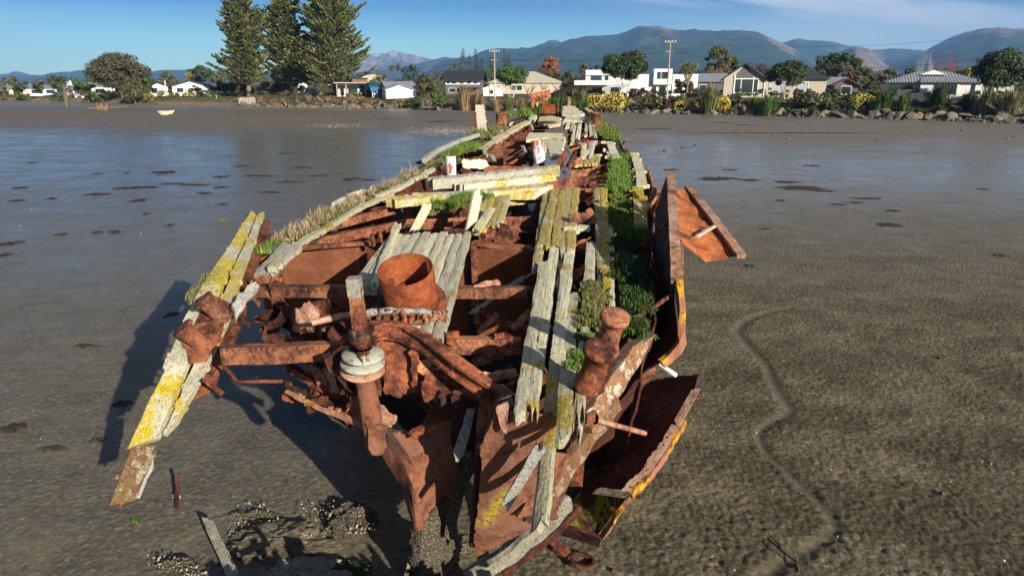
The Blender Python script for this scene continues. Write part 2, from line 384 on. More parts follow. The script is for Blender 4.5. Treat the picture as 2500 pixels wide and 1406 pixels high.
def blades(mb, c, n, rad, h, lean=0.4, wd=0.006, hv=0.4, zf=None):
    for _ in range(n):
        a = U(0, 6.283); r = rad * math.sqrt(U(0, 1)); x = c[0] + math.cos(a) * r; y = c[1] + math.sin(a) * r
        z = zf(x, y) if zf else c[2]
        hh = h * (1 + U(-hv, hv)) * (1 - 0.4 * r / rad); b = U(0, 6.283); l = lean * hh * U(0.2, 1.2); ww = wd * U(0.7, 1.3)
        dx, dy = math.cos(b), math.sin(b); px, py = -dy * ww, dx * ww
        m_ = (x + dx * l * 0.35, y + dy * l * 0.35, z + hh * 0.6); t_ = (x + dx * l, y + dy * l, z + hh)
        mb.add([(x - px, y - py, z - 0.01), (x + px, y + py, z - 0.01), (m_[0] + px * .7, m_[1] + py * .7, m_[2]), (m_[0] - px * .7, m_[1] - py * .7, m_[2]), t_], [(0, 1, 2, 3), (3, 2, 4)])
    return mb
# ================================================================ GROUND
# shoreline: distance y of the water's edge as a function of the direction x/y
SH_OLD = [(-1.2, 235), (-0.75, 190), (-0.62, 168), (-0.50, 145), (-0.42, 138), (-0.30, 130), (-0.15, 120), (0.0, 113), (0.12, 107), (0.30, 98), (0.50, 88), (0.75, 76), (1.1, 62)]
SH = [(-1.3, 260), (-0.72, 200), (-0.49, 154), (-0.32, 139), (-0.145, 128), (0.0, 121), (0.145, 113), (0.32, 105), (0.49, 96), (0.72, 84), (1.1, 66)]
def KD(px, dist, off=10.0):
    u = (px - 1250) / FPX / 1.037; return interp(SH, u) + (dist - interp(SH_OLD, u)) * 1.15 + off
def shore(u): return interp(SH, u)
LZ = [(-1.0, 1.3), (-0.55, 1.4), (-0.35, 1.85), (0.0, 1.95), (0.25, 2.2), (1.0, 2.25)]
def landz(u): return interp(LZ, u)
def gz(x, y):          # land height behind the shoreline
    u = x / max(y, 1e-3); d = y - shore(u)
    t = min(1, max(0, (d - 1.2) / 6.5)); t = t * t * (3 - 2 * t)
    return -0.02 + t * landz(u) + (0.12 * n3(x * 0.3, y * 0.3) if d > 0.5 else 0) * t
# drainage channel across the flat, right of the wreck
CHN = [Z(*p, 0) for p in [(1985, 735), (1930, 752), (1870, 765), (1815, 785), (1800, 810), (1835, 850), (1872, 890), (1885, 925), (1905, 965), (1930, 995), (1915, 1015), (1870, 1035), (1850, 1060), (1868, 1100), (1905, 1135), (1950, 1175), (1995, 1220), (2030, 1255), (2040, 1285), (2015, 1318), (1960, 1345), (1900, 1375), (1840, 1430)]]
CHW = [.7 * q for q in [0.02, 0.08, .12, .14, .14, .13, .13, .14, .15, .16, .13, .10, .09, .09, .10, .10, .10, .11, .12, .13, .14, .14, .14]]
def chan(x, y):
    best = 9; bw = 0.1
    if x < 1.5 or y > 17 or x > 12: return 9, .1
    for (a, b, w0) in zip(CHN, CHN[1:], CHW):
        dx, dy = b.x - a.x, b.y - a.y; t = max(0, min(1, ((x - a.x) * dx + (y - a.y) * dy) / (dx * dx + dy * dy)))
        d = math.hypot(x - a.x - t * dx, y - a.y - t * dy)
        if d - w0 < best - bw: best = d; bw = w0
    return best, bw
def mudz(x, y):
    r = math.hypot(x, y); z = 0.0
    lump = 1.0 if r < 12 else max(0, 1 - (r - 12) / 16)
    # right, nearer part is pocked and lumpy; left is smoother
    k = 0.35 + 0.65 * min(1, max(0, (x + 1.5) / 3.0)); k *= min(1, max(0.25, (22 - y) / 12))
    if lump > 0:
        z += lump * k * (0.016 * n3(x * 2.2, y * 2.4) + 0.036 * abs(n3(x * 9.5, y * 9.0, 3)) + 0.020 * n3(x * 19, y * 17, 5))
    z += 0.02 * n3(x * 0.12, y * 0.2, 9) * max(0, 1 - r / 45)
    cd, cw = chan(x, y)
    ch = 0.0
    if cd < cw * 1.6:
        t = max(0, 1 - cd / (cw * 1.6)); t = t * t * (3 - 2 * t); z = z * (1 - .8 * t) - 0.030 * t; ch = min(1, t * 1.8)
    # scour under the hull and the heaps at its near end
    return z, ch
def build_mud():
    nr, na = 860, 600; r0, r1 = 2.2, 260.0; A = R(74); vs = []; ch = []
    for i in range(nr + 1):
        r = r0 * (r1 / r0) ** (i / nr)
        for j in range(na + 1):
            a = -A + 2 * A * j / na; x, y = r * math.sin(a), r * math.cos(a)
            z, c = mudz(x, y); vs.append((x, y, z)); ch.append(c)
    k = na + 1; fs = [(i * k + j, i * k + j + 1, (i + 1) * k + j + 1, (i + 1) * k + j) for i in range(nr) for j in range(na)]
    me = bpy.data.meshes.new('mud_flat'); me.from_pydata(vs, [], [f[::-1] for f in fs]); me.polygons.foreach_set('use_smooth', [True] * len(fs))
    at = me.attributes.new('channel', 'FLOAT', 'POINT'); at.data.foreach_set('value', ch)
    me.materials.append(M['mud']); o = bpy.data.objects.new('mud_flat', me); COL.objects.link(o); o['kind'] = 'structure'
def mat_mud():
    n = NT('mud'); sx = n.t.nodes.new('ShaderNodeSeparateXYZ'); n.t.links.new(n.co, sx.inputs[0]); X, Yy = sx.outputs[0], sx.outputs[1]
    wob = n.noise(0.05, 4, 0.6); wob2 = n.noise(0.16, 5, 0.65, co=n.map((0.6, 1.6, 1)))
    base = n.ramp(n.noise(1.3, 9, 0.72), [(0.30, (0.068, 0.057, 0.035)), (0.5, (0.118, 0.099, 0.061)), (0.68, (0.175, 0.147, 0.091))])
    base = n.mix(n.step(n.noise(14, 6, 0.7), 0.45, 0.68), base, (0.24, 0.20, 0.125))
    base = n.mix(n.math('MULTIPLY', n.step(n.noise(2.2, 8, 0.8, co=n.map((0.6, 1.0, 1))), 0.46, 0.60), 0.30), base, (0.045, 0.038, 0.024))
    base = n.mix(n.math('MULTIPLY', n.step(n.noise(9, 6, 0.7, co=n.map((1, 1.3, 1))), 0.46, 0.36), 0.75), base, (0.050, 0.045, 0.035))
    # distance bands: a drier pebbly brown bar before the shore channel
    d = n.math('ADD', n.math('ADD', Yy, n.math('MULTIPLY', X, 0.28)), n.math('MULTIPLY', n.math('SUBTRACT', wob, 0.5), 60))
    bar = n.math('MULTIPLY', n.step(d, 50, 78), n.step(d, 108, 84))
    bar = n.math('MULTIPLY', bar, n.step(wob2, 0.30, 0.50))
    far = n.step(n.math('ADD', Yy, n.math('MULTIPLY', n.math('SUBTRACT', wob2, .5), 8)), 8, 34)
    drycol = n.ramp(n.noise(2.4, 6, 0.7), [(0.3, (0.085, 0.062, 0.043)), (0.55, (0.165, 0.132, 0.092)), (0.75, (0.25, 0.205, 0.15))])
    col = n.mix(n.math('MULTIPLY', bar, 0.7), base, drycol)
    shorec = n.step(n.math('ADD', Yy, n.math('MULTIPLY', X, 0.32)), 112, 119)
    col = n.mix(shorec, col, (0.20, 0.16, 0.105)); wfar = n.step(Yy, 90, 110)
    ch = n.attr('channel')
    col = n.mix(n.math('MULTIPLY', ch, 0.55), col, (0.060, 0.053, 0.037))
    # wetness: left and middle distance shine, near right duller
    left = n.step(X, 3.5, -2.5)
    wet = n.math('MAXIMUM', n.math('MULTIPLY', far, 0.95), n.math('MULTIPLY', left, n.math('ADD', 0.55, n.math('MULTIPLY', n.step(Yy, 8, 20), 0.35))))
    wet = n.math('MULTIPLY', wet, n.math('SUBTRACT', 1.0, n.math('MULTIPLY', bar, 0.62)))
    wet = n.math('MAXIMUM', wet, n.math('MULTIPLY', ch, 0.12)); wet = n.math('MULTIPLY', wet, n.math('SUBTRACT', 1.0, n.math('MULTIPLY', n.step(Yy, 62, 100), 0.35)))
    wp = n.math('MULTIPLY', n.step(n.noise(0.5, 6, 0.65, co=n.map((0.8, 1.2, 1))), 0.40, 0.62), 0.16)
    wet = n.math('SUBTRACT', wet, wp, True)
    col = n.mix(n.math('MULTIPLY', wet, 0.45), col, (0.135, 0.127, 0.112))
    strk = n.step(n.noise(0.35, 7, 0.7, co=n.map((0.35, 1.6, 1))), 0.42, 0.58); rough = n.math('SUBTRACT', 0.80, n.math('MULTIPLY', wet, n.math('ADD', 0.60, n.math('MULTIPLY', strk, 0.05))))
    spec = n.math('ADD', 0.15, n.math('MULTIPLY', wet, 0.22))
    fb = n.math('SUBTRACT', 1.0, n.math('MULTIPLY', n.step(Yy, 11, 38), 0.965))
    nearr = n.math('SUBTRACT', 1.0, n.math('MULTIPLY', ch, 0.9))
    fb = n.math('MULTIPLY', fb, n.math('ADD', 0.45, n.math('MULTIPLY', n.step(n.noise(0.7, 4, 0.6), 0.38, 0.6), 0.75)))
    st = n.math('MULTIPLY', n.math('MULTIPLY', fb, nearr), n.math('SUBTRACT', 1.0, n.math('MULTIPLY', left, 0.62)))
    h = n.math('ADD', n.noise(13, 8, 0.75), n.math('MULTIPLY', n.voro(19, feature='SMOOTH_F1'), 0.8))
    b = n.t.nodes.new('ShaderNodeBump'); n.t.links.new(h, b.inputs['Height']); n.t.links.new(st, b.inputs['Strength']); b.inputs['Distance'].default_value = 0.07
    b2 = n.t.nodes.new('ShaderNodeBump'); n.t.links.new(n.noise(55, 5, 0.7), b2.inputs['Height']); n.t.links.new(st, b2.inputs['Strength']); b2.inputs['Distance'].default_value = 0.012
    n.t.links.new(b.outputs[0], b2.inputs['Normal'])
    M['mud'] = n.done(col, rough, b2.outputs[0], 0.3); n.t.links.new(spec, n.b.inputs['Specular IOR Level'])
mat_mud(); build_mud()
tag(MB().box(-2600, 2600, -300, 600, -0.6, -0.25).build('lower_mud', 'mud'), kind='structure')
def mat_land():
    n = NT('land'); f = n.noise(0.35, 8, 0.7)
    c = n.ramp(f, [(0.35, (0.045, 0.055, 0.018)), (0.5, (0.09, 0.085, 0.035)), (0.62, (0.13, 0.10, 0.055))])
    sx = n.t.nodes.new('ShaderNodeSeparateXYZ'); n.t.links.new(n.co, sx.inputs[0])
    lowc = n.ramp(n.noise(1.7, 7, 0.7), [(0.35, (0.10, 0.08, 0.055)), (0.6, (0.26, 0.20, 0.13))])
    c = n.mix(n.step(sx.outputs[2], 0.9, 0.35), c, lowc)
    M['land'] = n.done(c, 0.95, n.bump(n.noise(3, 6, 0.7), 0.8, 0.15), 0.1)
mat_land()
def build_land():
    nd, na = 60, 420; vs = []; A = 1.25
    for i in range(nd + 1):
        f = i / nd
        for j in range(na + 1):
            u = -A + 2 * A * j / na; y = shore(u) - 1.0 + (12 * f / 0.5 if f < 0.5 else 12 + 700 * ((f - 0.5) / 0.5) ** 2)
            x = u * y; vs.append((x, y, gz(x, y)))
    k = na + 1; fs = [(i * k + j, i * k + j + 1, (i + 1) * k + j + 1, (i + 1) * k + j)[::-1] for i in range(nd) for j in range(na)]
    o = MB().add(vs, fs).build('shore_land', 'land', smooth=True); o['kind'] = 'structure'
    tag(MB().box(-9000, 9000, 500, 9200, -1.0, 0.9).build('far_plain', 'far_land'), kind='structure')
plain('far_land', (0.075, 0.085, 0.04), 0.95, 0.4, 0.01)
build_land()
# ================================================================ HILLS
def mat_hill(name, dark, mid, bare, snow=False, bz=(0.55, 0.72)):
    n = NT(name); sx = n.t.nodes.new('ShaderNodeSeparateXYZ'); n.t.links.new(n.co, sx.inputs[0])
    c = n.ramp(n.noise(0.006, 9, 0.72), [(0.35, dark), (0.62, mid)])
    hgt = n.attr('bare')
    c = n.mix(n.math('MULTIPLY', hgt, n.step(n.noise(0.004, 6, 0.6), 0.35, 0.5)), c, bare)
    if snow: c = n.mix(n.attr('snow'), c, (0.85, 0.87, 0.9))
    M[name] = n.done(c, 0.95, n.bump(n.noise(0.02, 8, 0.75), 1.0, 16), 0.05)
mat_hill('hill_forest', (0.018, 0.036, 0.016), (0.050, 0.085, 0.035), (0.26, 0.19, 0.12))
mat_hill('hill_far', (0.06, 0.07, 0.08), (0.15, 0.14, 0.14), (0.33, 0.28, 0.25), True)
def hills(name, sky, dist, depth, mat, bare=None, x0=None, x1=None, step=14, rough=1.0, seed=0, snowy=None, front=0.0):
    x0 = sky[0][0] if x0 is None else x0; x1 = sky[-1][0] if x1 is None else x1
    nx = int((x1 - x0) / step * 1.6); ny = 46; vs = []; bt = []; sn = []
    for j in range(ny + 1):
        t = j / ny
        for i in range(nx + 1):
            px = x0 + (x1 - x0) * i / nx; top = Y(px, interp(sky, px) + 1.5 * n3(px * 0.05, seed) + 1.0 * n3(px * 0.17, seed), dist)
            if t < 0.12:            # back side
                f = t / 0.12; y = dist + depth * 0.35 * (1 - f); zf = 0.6 + 0.4 * f
            else:
                f = 1 - (t - 0.12) / 0.88; y = dist - depth * (1 - f); zf = f ** 0.86
            x = top.x * (y / dist); H_ = max(top.z, 5)
            g = (1 - abs(2 * abs(mn.fractal(Vector((x / 620 + seed, y / 900, seed)), 0.8, 2.1, 5)) - 0.0))
            spur = (abs(n3(x / 420 + seed, y / 1600, seed)) + 0.5 * abs(n3(x / 170, y / 500, seed + 4)) + 0.25 * n3(x / 70, y / 150, seed)) * rough
            k = math.sin(min(1, max(0, 1 - zf)) * math.pi) ** 0.8
            z = H_ * zf * (1 - 0.55 * k * (spur - 0.28)) if t >= 0.12 else H_ * zf
            vs.append((x, y, max(z, 0.5 if t < 0.98 else -20) + (front if t < 0.9 else 0)))
            b = 0
            if bare:
                for (bx, bw, b0, b1, s) in bare:   # px centre, half width, zf range, strength
                    e = abs(px - bx - 40 * n3(zf * 6, seed, bx)) / bw
                    if e < 1 and b0 < zf: b = max(b, s * min(1, (1 - e) * 3) * min(1, (zf - b0) * 9) * (1 if zf < b1 else 0))
            bt.append(b)
            s_ = 0.0
            if snowy:
                hz = top.z * zf; s_ = min(1, max(0, (hz - snowy[0]) / snowy[1] + 0.9 * n3(x / 60, z / 40)))
                s_ *= 1 if abs(px - snowy[2]) < snowy[3] else 0.15
            sn.append(s_)
    k = nx + 1; fs = [(j * k + i, j * k + i + 1, (j + 1) * k + i + 1, (j + 1) * k + i) for j in range(ny) for i in range(nx)]
    mb = MB().add(vs, fs); o = mb.build(name, mat, smooth=True); o['kind'] = 'structure'; me = o.data
    a = me.attributes.new('bare', 'FLOAT', 'POINT'); a.data.foreach_set('value', bt)
    a = me.attributes.new('snow', 'FLOAT', 'POINT'); a.data.foreach_set('value', sn)
    return o
hills('hills', [(1000, 196), (1040, 175), (1080, 148), (1110, 141), (1150, 138), (1180, 124), (1210, 119), (1250, 118), (1290, 116), (1330, 108), (1370, 103), (1440, 86), (1500, 84), (1530, 78), (1565, 63), (1600, 62), (1640, 71), (1690, 76), (1740, 75), (1800, 74), (1855, 79), (1885, 92), (1915, 108), (1950, 125), (1990, 150), (2040, 180)], 5200, 2600, 'hill_forest',
      [(1600, 55, 0.88, 2, 1), (1910, 48, 0.62, 2, 1.0), (1640, 70, 0.50, 0.64, 0.5), (1300, 60, 0.3, .4, .3)], seed=2.0)
hills('hills', [(1880, 120), (1920, 101), (1940, 96), (1990, 98), (2030, 101), (2070, 112), (2110, 120), (2150, 122), (2185, 118), (2230, 121), (2260, 124), (2300, 122), (2360, 128), (2420, 150)], 6800, 2600, 'hill_forest', [(2000, 60, 0.85, 2, 0.5), (2110, 60, 0.45, 2, 0.8)], seed=9.0)
hills('hills', [(2140, 200), (2200, 150), (2250, 128), (2285, 110), (2320, 92), (2360, 78), (2400, 71), (2440, 69), (2480, 72), (2560, 70), (2700, 90), (3000, 80)], 5000, 2500, 'hill_forest', [(2420, 150, 0.66, 2, 0.75)], seed=14.0)
hills('hills', [(2020, 150), (2060, 122), (2090, 112), (2120, 118), (2150, 148), (2190, 172), (2240, 198)], 4200, 1300, 'hill_forest', [(2130, 55, 0.2, 2, 0.85)], seed=17.0, step=8)
hills('hills', [(1290, 130), (1330, 104), (1345, 96), (1362, 97), (1380, 112), (1400, 125)], 7600, 1800, 'hill_far', seed=12, step=6)
hills('hills', [(840, 190), (900, 172), (960, 168), (1010, 158), (1060, 146), (1090, 138), (1120, 150), (1160, 165), (1200, 190)], 6600, 2000, 'hill_forest', [(1060, 30, 0.4, .8, .5)], seed=21.0)
hills('hills', [(760, 160), (840, 140), (890, 133), (915, 129), (940, 131), (958, 123), (975, 124), (990, 131), (1005, 129), (1025, 137), (1045, 143), (1080, 150), (1150, 160)], 8200, 2400, 'hill_far', [(930, 150, 0.5, 2, 0.8)], seed=5, step=6, rough=1.6, snowy=(310, 80, 965, 62))
hills('hills', [(-900, 190), (-300, 182), (0, 190), (40, 188), (90, 186), (120, 179), (170, 175), (200, 171), (260, 176), (350, 178), (400, 171), (450, 174), (520, 180), (570, 178), (640, 184), (760, 180), (880, 186), (960, 200)], 6000, 1500, 'hill_forest', seed=31.0)
hills('hills', [(-900, 170), (-400, 172), (-100, 182), (0, 181), (20, 180), (38, 174), (55, 177), (70, 182), (110, 186), (200, 188), (370, 178), (395, 172), (420, 171), (470, 170), (560, 174), (640, 178), (760, 176), (860, 190)], 7900, 1500, 'hill_forest', seed=37.0)
# ================================================================ SHORE PLANTS, TREES
leafy('leaf_dark', (0.010, 0.020, 0.006), (0.032, 0.052, 0.014), (0.085, 0.110, 0.030))
leafy('leaf_green', (0.014, 0.035, 0.006), (0.045, 0.090, 0.014), (0.115, 0.180, 0.030))
leafy('leaf_olive', (0.028, 0.030, 0.010), (0.085, 0.080, 0.026), (0.170, 0.145, 0.050))
leafy('leaf_pine', (0.018, 0.034, 0.014), (0.080, 0.100, 0.026), (0.23, 0.22, 0.06), 0.6)
leafy('leaf_brown', (0.035, 0.024, 0.014), (0.090, 0.062, 0.032), (0.16, 0.115, 0.055))
leafy('leaf_gum', (0.022, 0.024, 0.012), (0.065, 0.058, 0.028), (0.13, 0.11, 0.055))
leafy('leaf_autumn', (0.10, 0.035, 0.012), (0.24, 0.085, 0.026), (0.36, 0.15, 0.045))
leafy('leaf_maroon', (0.03, 0.014, 0.012), (0.085, 0.038, 0.028), (0.14, 0.07, 0.05))
leafy('leaf_yellow', (0.05, 0.06, 0.01), (0.20, 0.17, 0.02), (0.42, 0.32, 0.04))
leafy('leaf_flax', (0.030, 0.045, 0.014), (0.11, 0.12, 0.038), (0.26, 0.25, 0.11), 1.2)
leafy('leaf_tan', (0.09, 0.055, 0.028), (0.22, 0.14, 0.065), (0.36, 0.25, 0.12), 1.2)
leafy('leaf_hedge', (0.03, 0.06, 0.008), (0.085, 0.13, 0.02), (0.15, 0.20, 0.035), 1.2)
plain('flower_yellow', (0.58, 0.42, 0.03), 0.6, 0.15)
plain('bark', (0.17, 0.13, 0.095), 0.9, 0.3, 5, 0.5)
plain('bark_pale', (0.48, 0.43, 0.37), 0.9, 0.2, 5, 0.3)
plain('twig', (0.22, 0.15, 0.11), 0.9, 0.2)
plain('twig_red', (0.27, 0.12, 0.085), 0.9, 0.2)
class Leaves:
    def __init__(s): s.v = []; s.f = []
    def quad(s, c, nrm, sz, asp=1.0):
        nrm = nrm.normalized(); t = nrm.orthogonal().normalized(); a = U(0, 6.28); b = nrm.cross(t)
        t1 = t * math.cos(a) + b * math.sin(a); t2 = nrm.cross(t1); k = len(s.v); h = sz / 2
        s.v += [c - t1 * h * asp - t2 * h * .45, c + t1 * h * asp * .2 - t2 * h, c + t1 * h * asp, c + t1 * h * .1 + t2 * h * .8]
        s.f.append((k, k + 1, k + 2, k + 3))
    def clump(s, c, r, n, sz, flat=0.8):
        c = Vector(c)
        for _ in range(n):
            d = Vector((U(-1, 1), U(-1, 1), U(-1, 1)));
            if d.length < 0.05: continue
            d.normalize(); q = r * U(0.55, 1.08)
            p = c + Vector((d.x * q, d.y * q, d.z * q * flat)); nn = d + Vector((U(-.7, .7), U(-.7, .7), U(-.3, .9)))
            s.quad(p, nn, sz * U(0.6, 1.35))
    def build(s, name, mat, parent): 
        m = MB(); m.v = [tuple(x) for x in s.v]; m.f = s.f; return m.build(name, mat, parent)
def limb(mb, p, d, L, r, lvl, spread=0.6, seg=3, k=3, n=5, up=0.15):
    pts = [Vector(p)]; d = Vector(d).normalized(); rr = [r]
    for i in range(seg):
        d = (d + Vector((U(-.2, .2), U(-.2, .2), U(-.1, .2) + up * .3))).normalized(); pts.append(pts[-1] + d * L / seg); rr.append(r * (1 - 0.55 * (i + 1) / seg))
    mb.tube(pts, rr, n, cap=False); ends = [pts[-1]]
    if lvl > 0:
        for i in range(k):
            q = pts[1 + (i % seg)]; nd = (d + Vector((U(-1, 1), U(-1, 1), U(-.4, .8))) * spread).normalized()
            ends += limb(mb, q, nd, L * U(.55, .8), rr[-1] * 0.8, lvl - 1, spread, seg, k, max(3, n - 1), up)
    return ends
def tree(px, pyt, pyc, wpx, dist, mat, label, cat='tree', name='tree', trunk='bark', clumps=26, per=150, sz=0.42, group=None, shape=1.0, multi=1, ztop=None, crown_low=None, flowers=0, lopside=0.0):
    """px centre, pyt top row, pyc lowest row of the crown, wpx width in pixels of the 2500 frame"""
    dist = KD(px, dist, 3.5 if name == 'bush' and dist < 120 else 10); sz *= .82; per = int(per * 1.35)
    tp = Y(px, pyt, dist); lo = Y(px, pyc, dist)
    if name == 'bush': lo.z = min(lo.z, gz(lo.x, dist) + .1)
    W = wpx / FPX * dist; x = tp.x; base = max(gz(x, dist), 0.0)
    H_ = tp.z - lo.z; c = Vector((x, dist, (tp.z + lo.z) / 2))
    o = empty(name, (x, dist, base - 0.05), label, cat, group)
    tb = MB(); n = max(1, multi)
    if base < lo.z + H_ * .35:
        for i in range(n):
            a = 6.28 * i / n + 0.5; off = Vector((math.cos(a), math.sin(a), 0)) * (0.12 * W if n > 1 else 0)
            p0 = Vector((x, dist, base - 0.1)) + off * 0.25
            limb(tb, p0, (off.x * 1.6 / max(W, .1) * 3, off.y / max(W, .1) * 3, 1.0), max(0.6, c.z - base) * 0.55, max(0.05, H_ * 0.028 / (n ** .4)), 2, 0.7, 3, 3, 6)
        tb.build('trunk', trunk, o)
    lv = Leaves(); a_, b_, h_ = W / 2, W / 2.3, H_ / 2
    for i in range(clumps):
        for _ in range(20):
            d = Vector((U(-1, 1), U(-1, 1), U(-1, 1)))
            if 0.15 < d.length < 1: break
        q = d.normalized() * (d.length ** 0.45) * 0.80
        wz = 1.0 - (0.35 * max(0, q.z)) * (2 - shape) if shape < 2 else 1
        rr = U(0.16, 0.36) * min(W, H_ * 1.15) * 0.5 * (2.0 if clumps < 10 else 1.15)
        cc = c + Vector((q.x * a_ * wz + lopside * q.z * a_, q.y * b_ * wz, q.z * h_ * 0.86))
        lv.clump(cc, rr, per, sz, 0.72)
    lv.build('crown', mat, o)
    if flowers:
        fl = Leaves()
        for _ in range(flowers):
            d = Vector((U(-1, 1), U(-1, .4), U(-.5, 1))).normalized(); p = c + Vector((d.x * a_ * 1.02, d.y * b_ * 1.02, d.z * h_ * 1.02)); fl.quad(p, d + Vector((0, -.3, .3)), sz * 0.9)
        fl.build('flowers', 'flower_yellow', o)['kind'] = 'stuff'
    return o
def bare_tree(px, pyt, wpx, dist, mat, label, group=None, lvl=4, k=3, r=0.16, spread=0.75, name='bare_tree', multi=1):
    dist = KD(px, dist)
    tp = Y(px, pyt, dist); x = tp.x; base = gz(x, dist); H_ = tp.z - base; W = wpx / FPX * dist
    o = empty(name, (x, dist, base - .05), label, 'tree', group); mb = MB()
    for i in range(multi):
        limb(mb, (x + U(-.3, .3) * (multi > 1), dist, base - .1), (U(-.1, .1) + (i - (multi - 1) / 2) * .3, 0, 1), H_ * 0.52, r, lvl, spread, 3, k, 5, 0.3)
    zs = [v[2] for v in mb.v]; xs = [abs(v[0] - x) for v in mb.v]; fz = H_ / (max(zs) - base); fx = W / 2 / max(xs)
    mb.v = [(x + (a - x) * fx, dist + (b - dist) * fx, base + (c_ - base) * fz) for (a, b, c_) in mb.v]
    mb.build('branches', mat, o); return o
def norfolk(px, dist, htop, Wb, label, seed, dense=1.0, low=3.0, top_taper=1.0):
    random.seed(seed); global rnd; rnd = random.Random(seed)
    d2 = KD(px, dist, 8); htop *= d2 / dist; Wb *= d2 / dist; dist = d2
    p = Y(px, 236, dist); x = p.x; base = gz(x, dist); o = empty('norfolk_pine', (x, dist, base - .1), label, 'pine tree', 'tall norfolk pines on the shore')
    tb = MB(); tb.tube([(x, dist, base - .2), (x + .1, dist, base + 1.2), (x, dist, base + htop * .5), (x, dist, base + htop)], [.72, .5, .3, .05], 10); tb.build('trunk', 'bark', o)
    br = MB(); lv = Leaves(); z = low
    while z < htop:
        f = z / htop; L = Wb * (1 - f) ** 0.55 * (0.62 + 0.38 * min(1, (z - low + 1.5) / 5)); nb = 7; a0 = U(0, 6.28)
        for i in range(nb):
            a = a0 + 6.283 * i / nb + U(-.15, .15); l = L * U(.6, 1.15) * (.80 + .65 * n3(math.cos(a) * 1.3, math.sin(a) * 1.3 + seed, z * .22)); pts = []
            for q in range(7):
                s = q / 6; pts.append(Vector((x + math.cos(a) * l * s, dist + math.sin(a) * l * s, base + z + l * (-0.10 * math.sin(s * 3.1) + 0.20 * s * s) + U(-.05, .05))))
            br.tube(pts, [0.09 * (1 - .8 * q / 6) * (1.2 - f) for q in range(7)], 4, cap=False)
            ng = max(4, int(l * 3.6 * dense)); sd_ = Vector((-math.sin(a), math.cos(a), 0)); ax = Vector((math.cos(a), math.sin(a), 0.25))
            for g in range(ng):
                s = 0.22 + 0.80 * (g + U(0, 1)) / ng; k = min(5, int(s * 6)); b = lerp(pts[k], pts[min(6, k + 1)], min(1, s * 6 - k)) 
                wd = 0.26 * l * (1 - abs(s - .55)) + .2
                for sg in (-1, 1):
                    # feathery upturned spray
                    tip = b + sd_ * sg * wd * U(.5, 1.1) + ax * wd * .9 + Vector((0, 0, wd * U(.12, .5)))
                    for _ in range(5):
                        e = U(.15, 1); c = lerp(b, tip, e) + Vector((U(-.10, .10), U(-.10, .10), U(-.03, .14))); dirn = (tip - b).normalized()
                        wv = dirn.cross(Vector((U(-1, 1), U(-1, 1), U(-1, 1)))).normalized() * U(.10, .19); up = Vector((0, 0, U(.10, .26))); ln = dirn * U(.24, .46); kk = len(lv.v)
                        lv.v += [c - ln * .5, c - wv + up * .4, c + ln + up, c + wv + up * .4]; lv.f.append((kk, kk + 1, kk + 2, kk + 3))
        z += 0.86 * (1.15 - .45 * f)
    br.build('branches', 'bark_pale', o); lv.build('foliage', 'leaf_pine', o)
norfolk(608, 138, 20.0, 6.9, 'leftmost of the three tall norfolk pines, its pointed top just inside the sky', 3, 1.25)
norfolk(712, 143, 22.5, 7.2, 'middle tall norfolk pine, darkest and partly hidden between its two neighbours', 5, 1.25)
norfolk(818, 136, 24.5, 9.0, 'right and broadest of the three norfolk pines with open sunlit upturned branches', 8, 0.95, 2.6)
rnd = random.Random(11)
tree(280, 121, 226, 150, 150, 'leaf_gum', 'huge round gum tree with brownish leaves on the far left shore', 'tree', 'gum_tree', clumps=85, per=190, sz=.45, crown_low=1)
tree(345, 175, 235, 50, 147, 'leaf_dark', 'dark drooping lower growth right beside the huge round gum tree', 'tree', 'tree', clumps=16, per=130, sz=.42)
tree(322, 191, 256, 68, 142, 'leaf_olive', 'big rounded olive bush in front of the huge gum tree', 'bush', 'bush', clumps=26, per=170, sz=.3)
tree(408, 171, 205, 42, 190, 'leaf_olive', 'small pointed green tree behind the left white houses', 'tree', 'tree', clumps=14, per=120)
tree(487, 157, 205, 74, 175, 'leaf_dark', 'broad dark tree with a golden left edge behind the white gabled house', 'tree', 'tree', clumps=26, per=140)
tree(458, 172, 206, 18, 170, 'leaf_yellow', 'narrow golden conifer at the left edge of a broad dark tree', 'tree', 'tree', clumps=8, per=90)
tree(528, 165, 208, 34, 172, 'leaf_olive', 'round green tree just left of the tall norfolk pines', 'tree', 'tree', clumps=12, per=120)
tree(570, 190, 225, 50, 160, 'leaf_maroon', 'low purple leaved tree behind the lamp post left of the pines', 'tree', 'tree', clumps=14, per=110)
tree(600, 205, 236, 36, 146, 'leaf_dark', 'clipped dark hedge ball under the leftmost norfolk pine', 'bush', 'bush', clumps=9, per=110, sz=.3)
tree(650, 200, 238, 62, 150, 'leaf_flax', 'pale rounded flax like bush between the trunks of the left and middle pines', 'bush', 'bush', clumps=16, per=110, sz=.35)
tree(675, 215, 240, 50, 144, 'leaf_maroon', 'low maroon bush below the middle norfolk pine', 'bush', 'bush', clumps=12, per=110, sz=.3)
tree(702, 185, 232, 40, 165, 'leaf_maroon', 'purple tree behind the trunk of the middle norfolk pine', 'tree', 'tree', clumps=14, per=110)
tree(765, 200, 230, 60, 165, 'leaf_olive', 'olive bushes behind the parked car', 'bush', 'bush', clumps=16, per=110, sz=.3)
bare_tree(944, 158, 92, 122, 'twig', 'leafless pale tree leaning in front of the white cottage', lvl=4, r=.2, spread=.9)
tree(968, 158, 172, 40, 122, 'leaf_olive', 'green leafy top among the branches of the leafless pale tree', 'tree', 'tree', clumps=8, per=60, sz=.3)
tree(1045, 182, 232, 52, 118, 'leaf_olive', 'olive green round tree right of the white cottage', 'tree', 'tree', clumps=20, per=140, sz=.32)
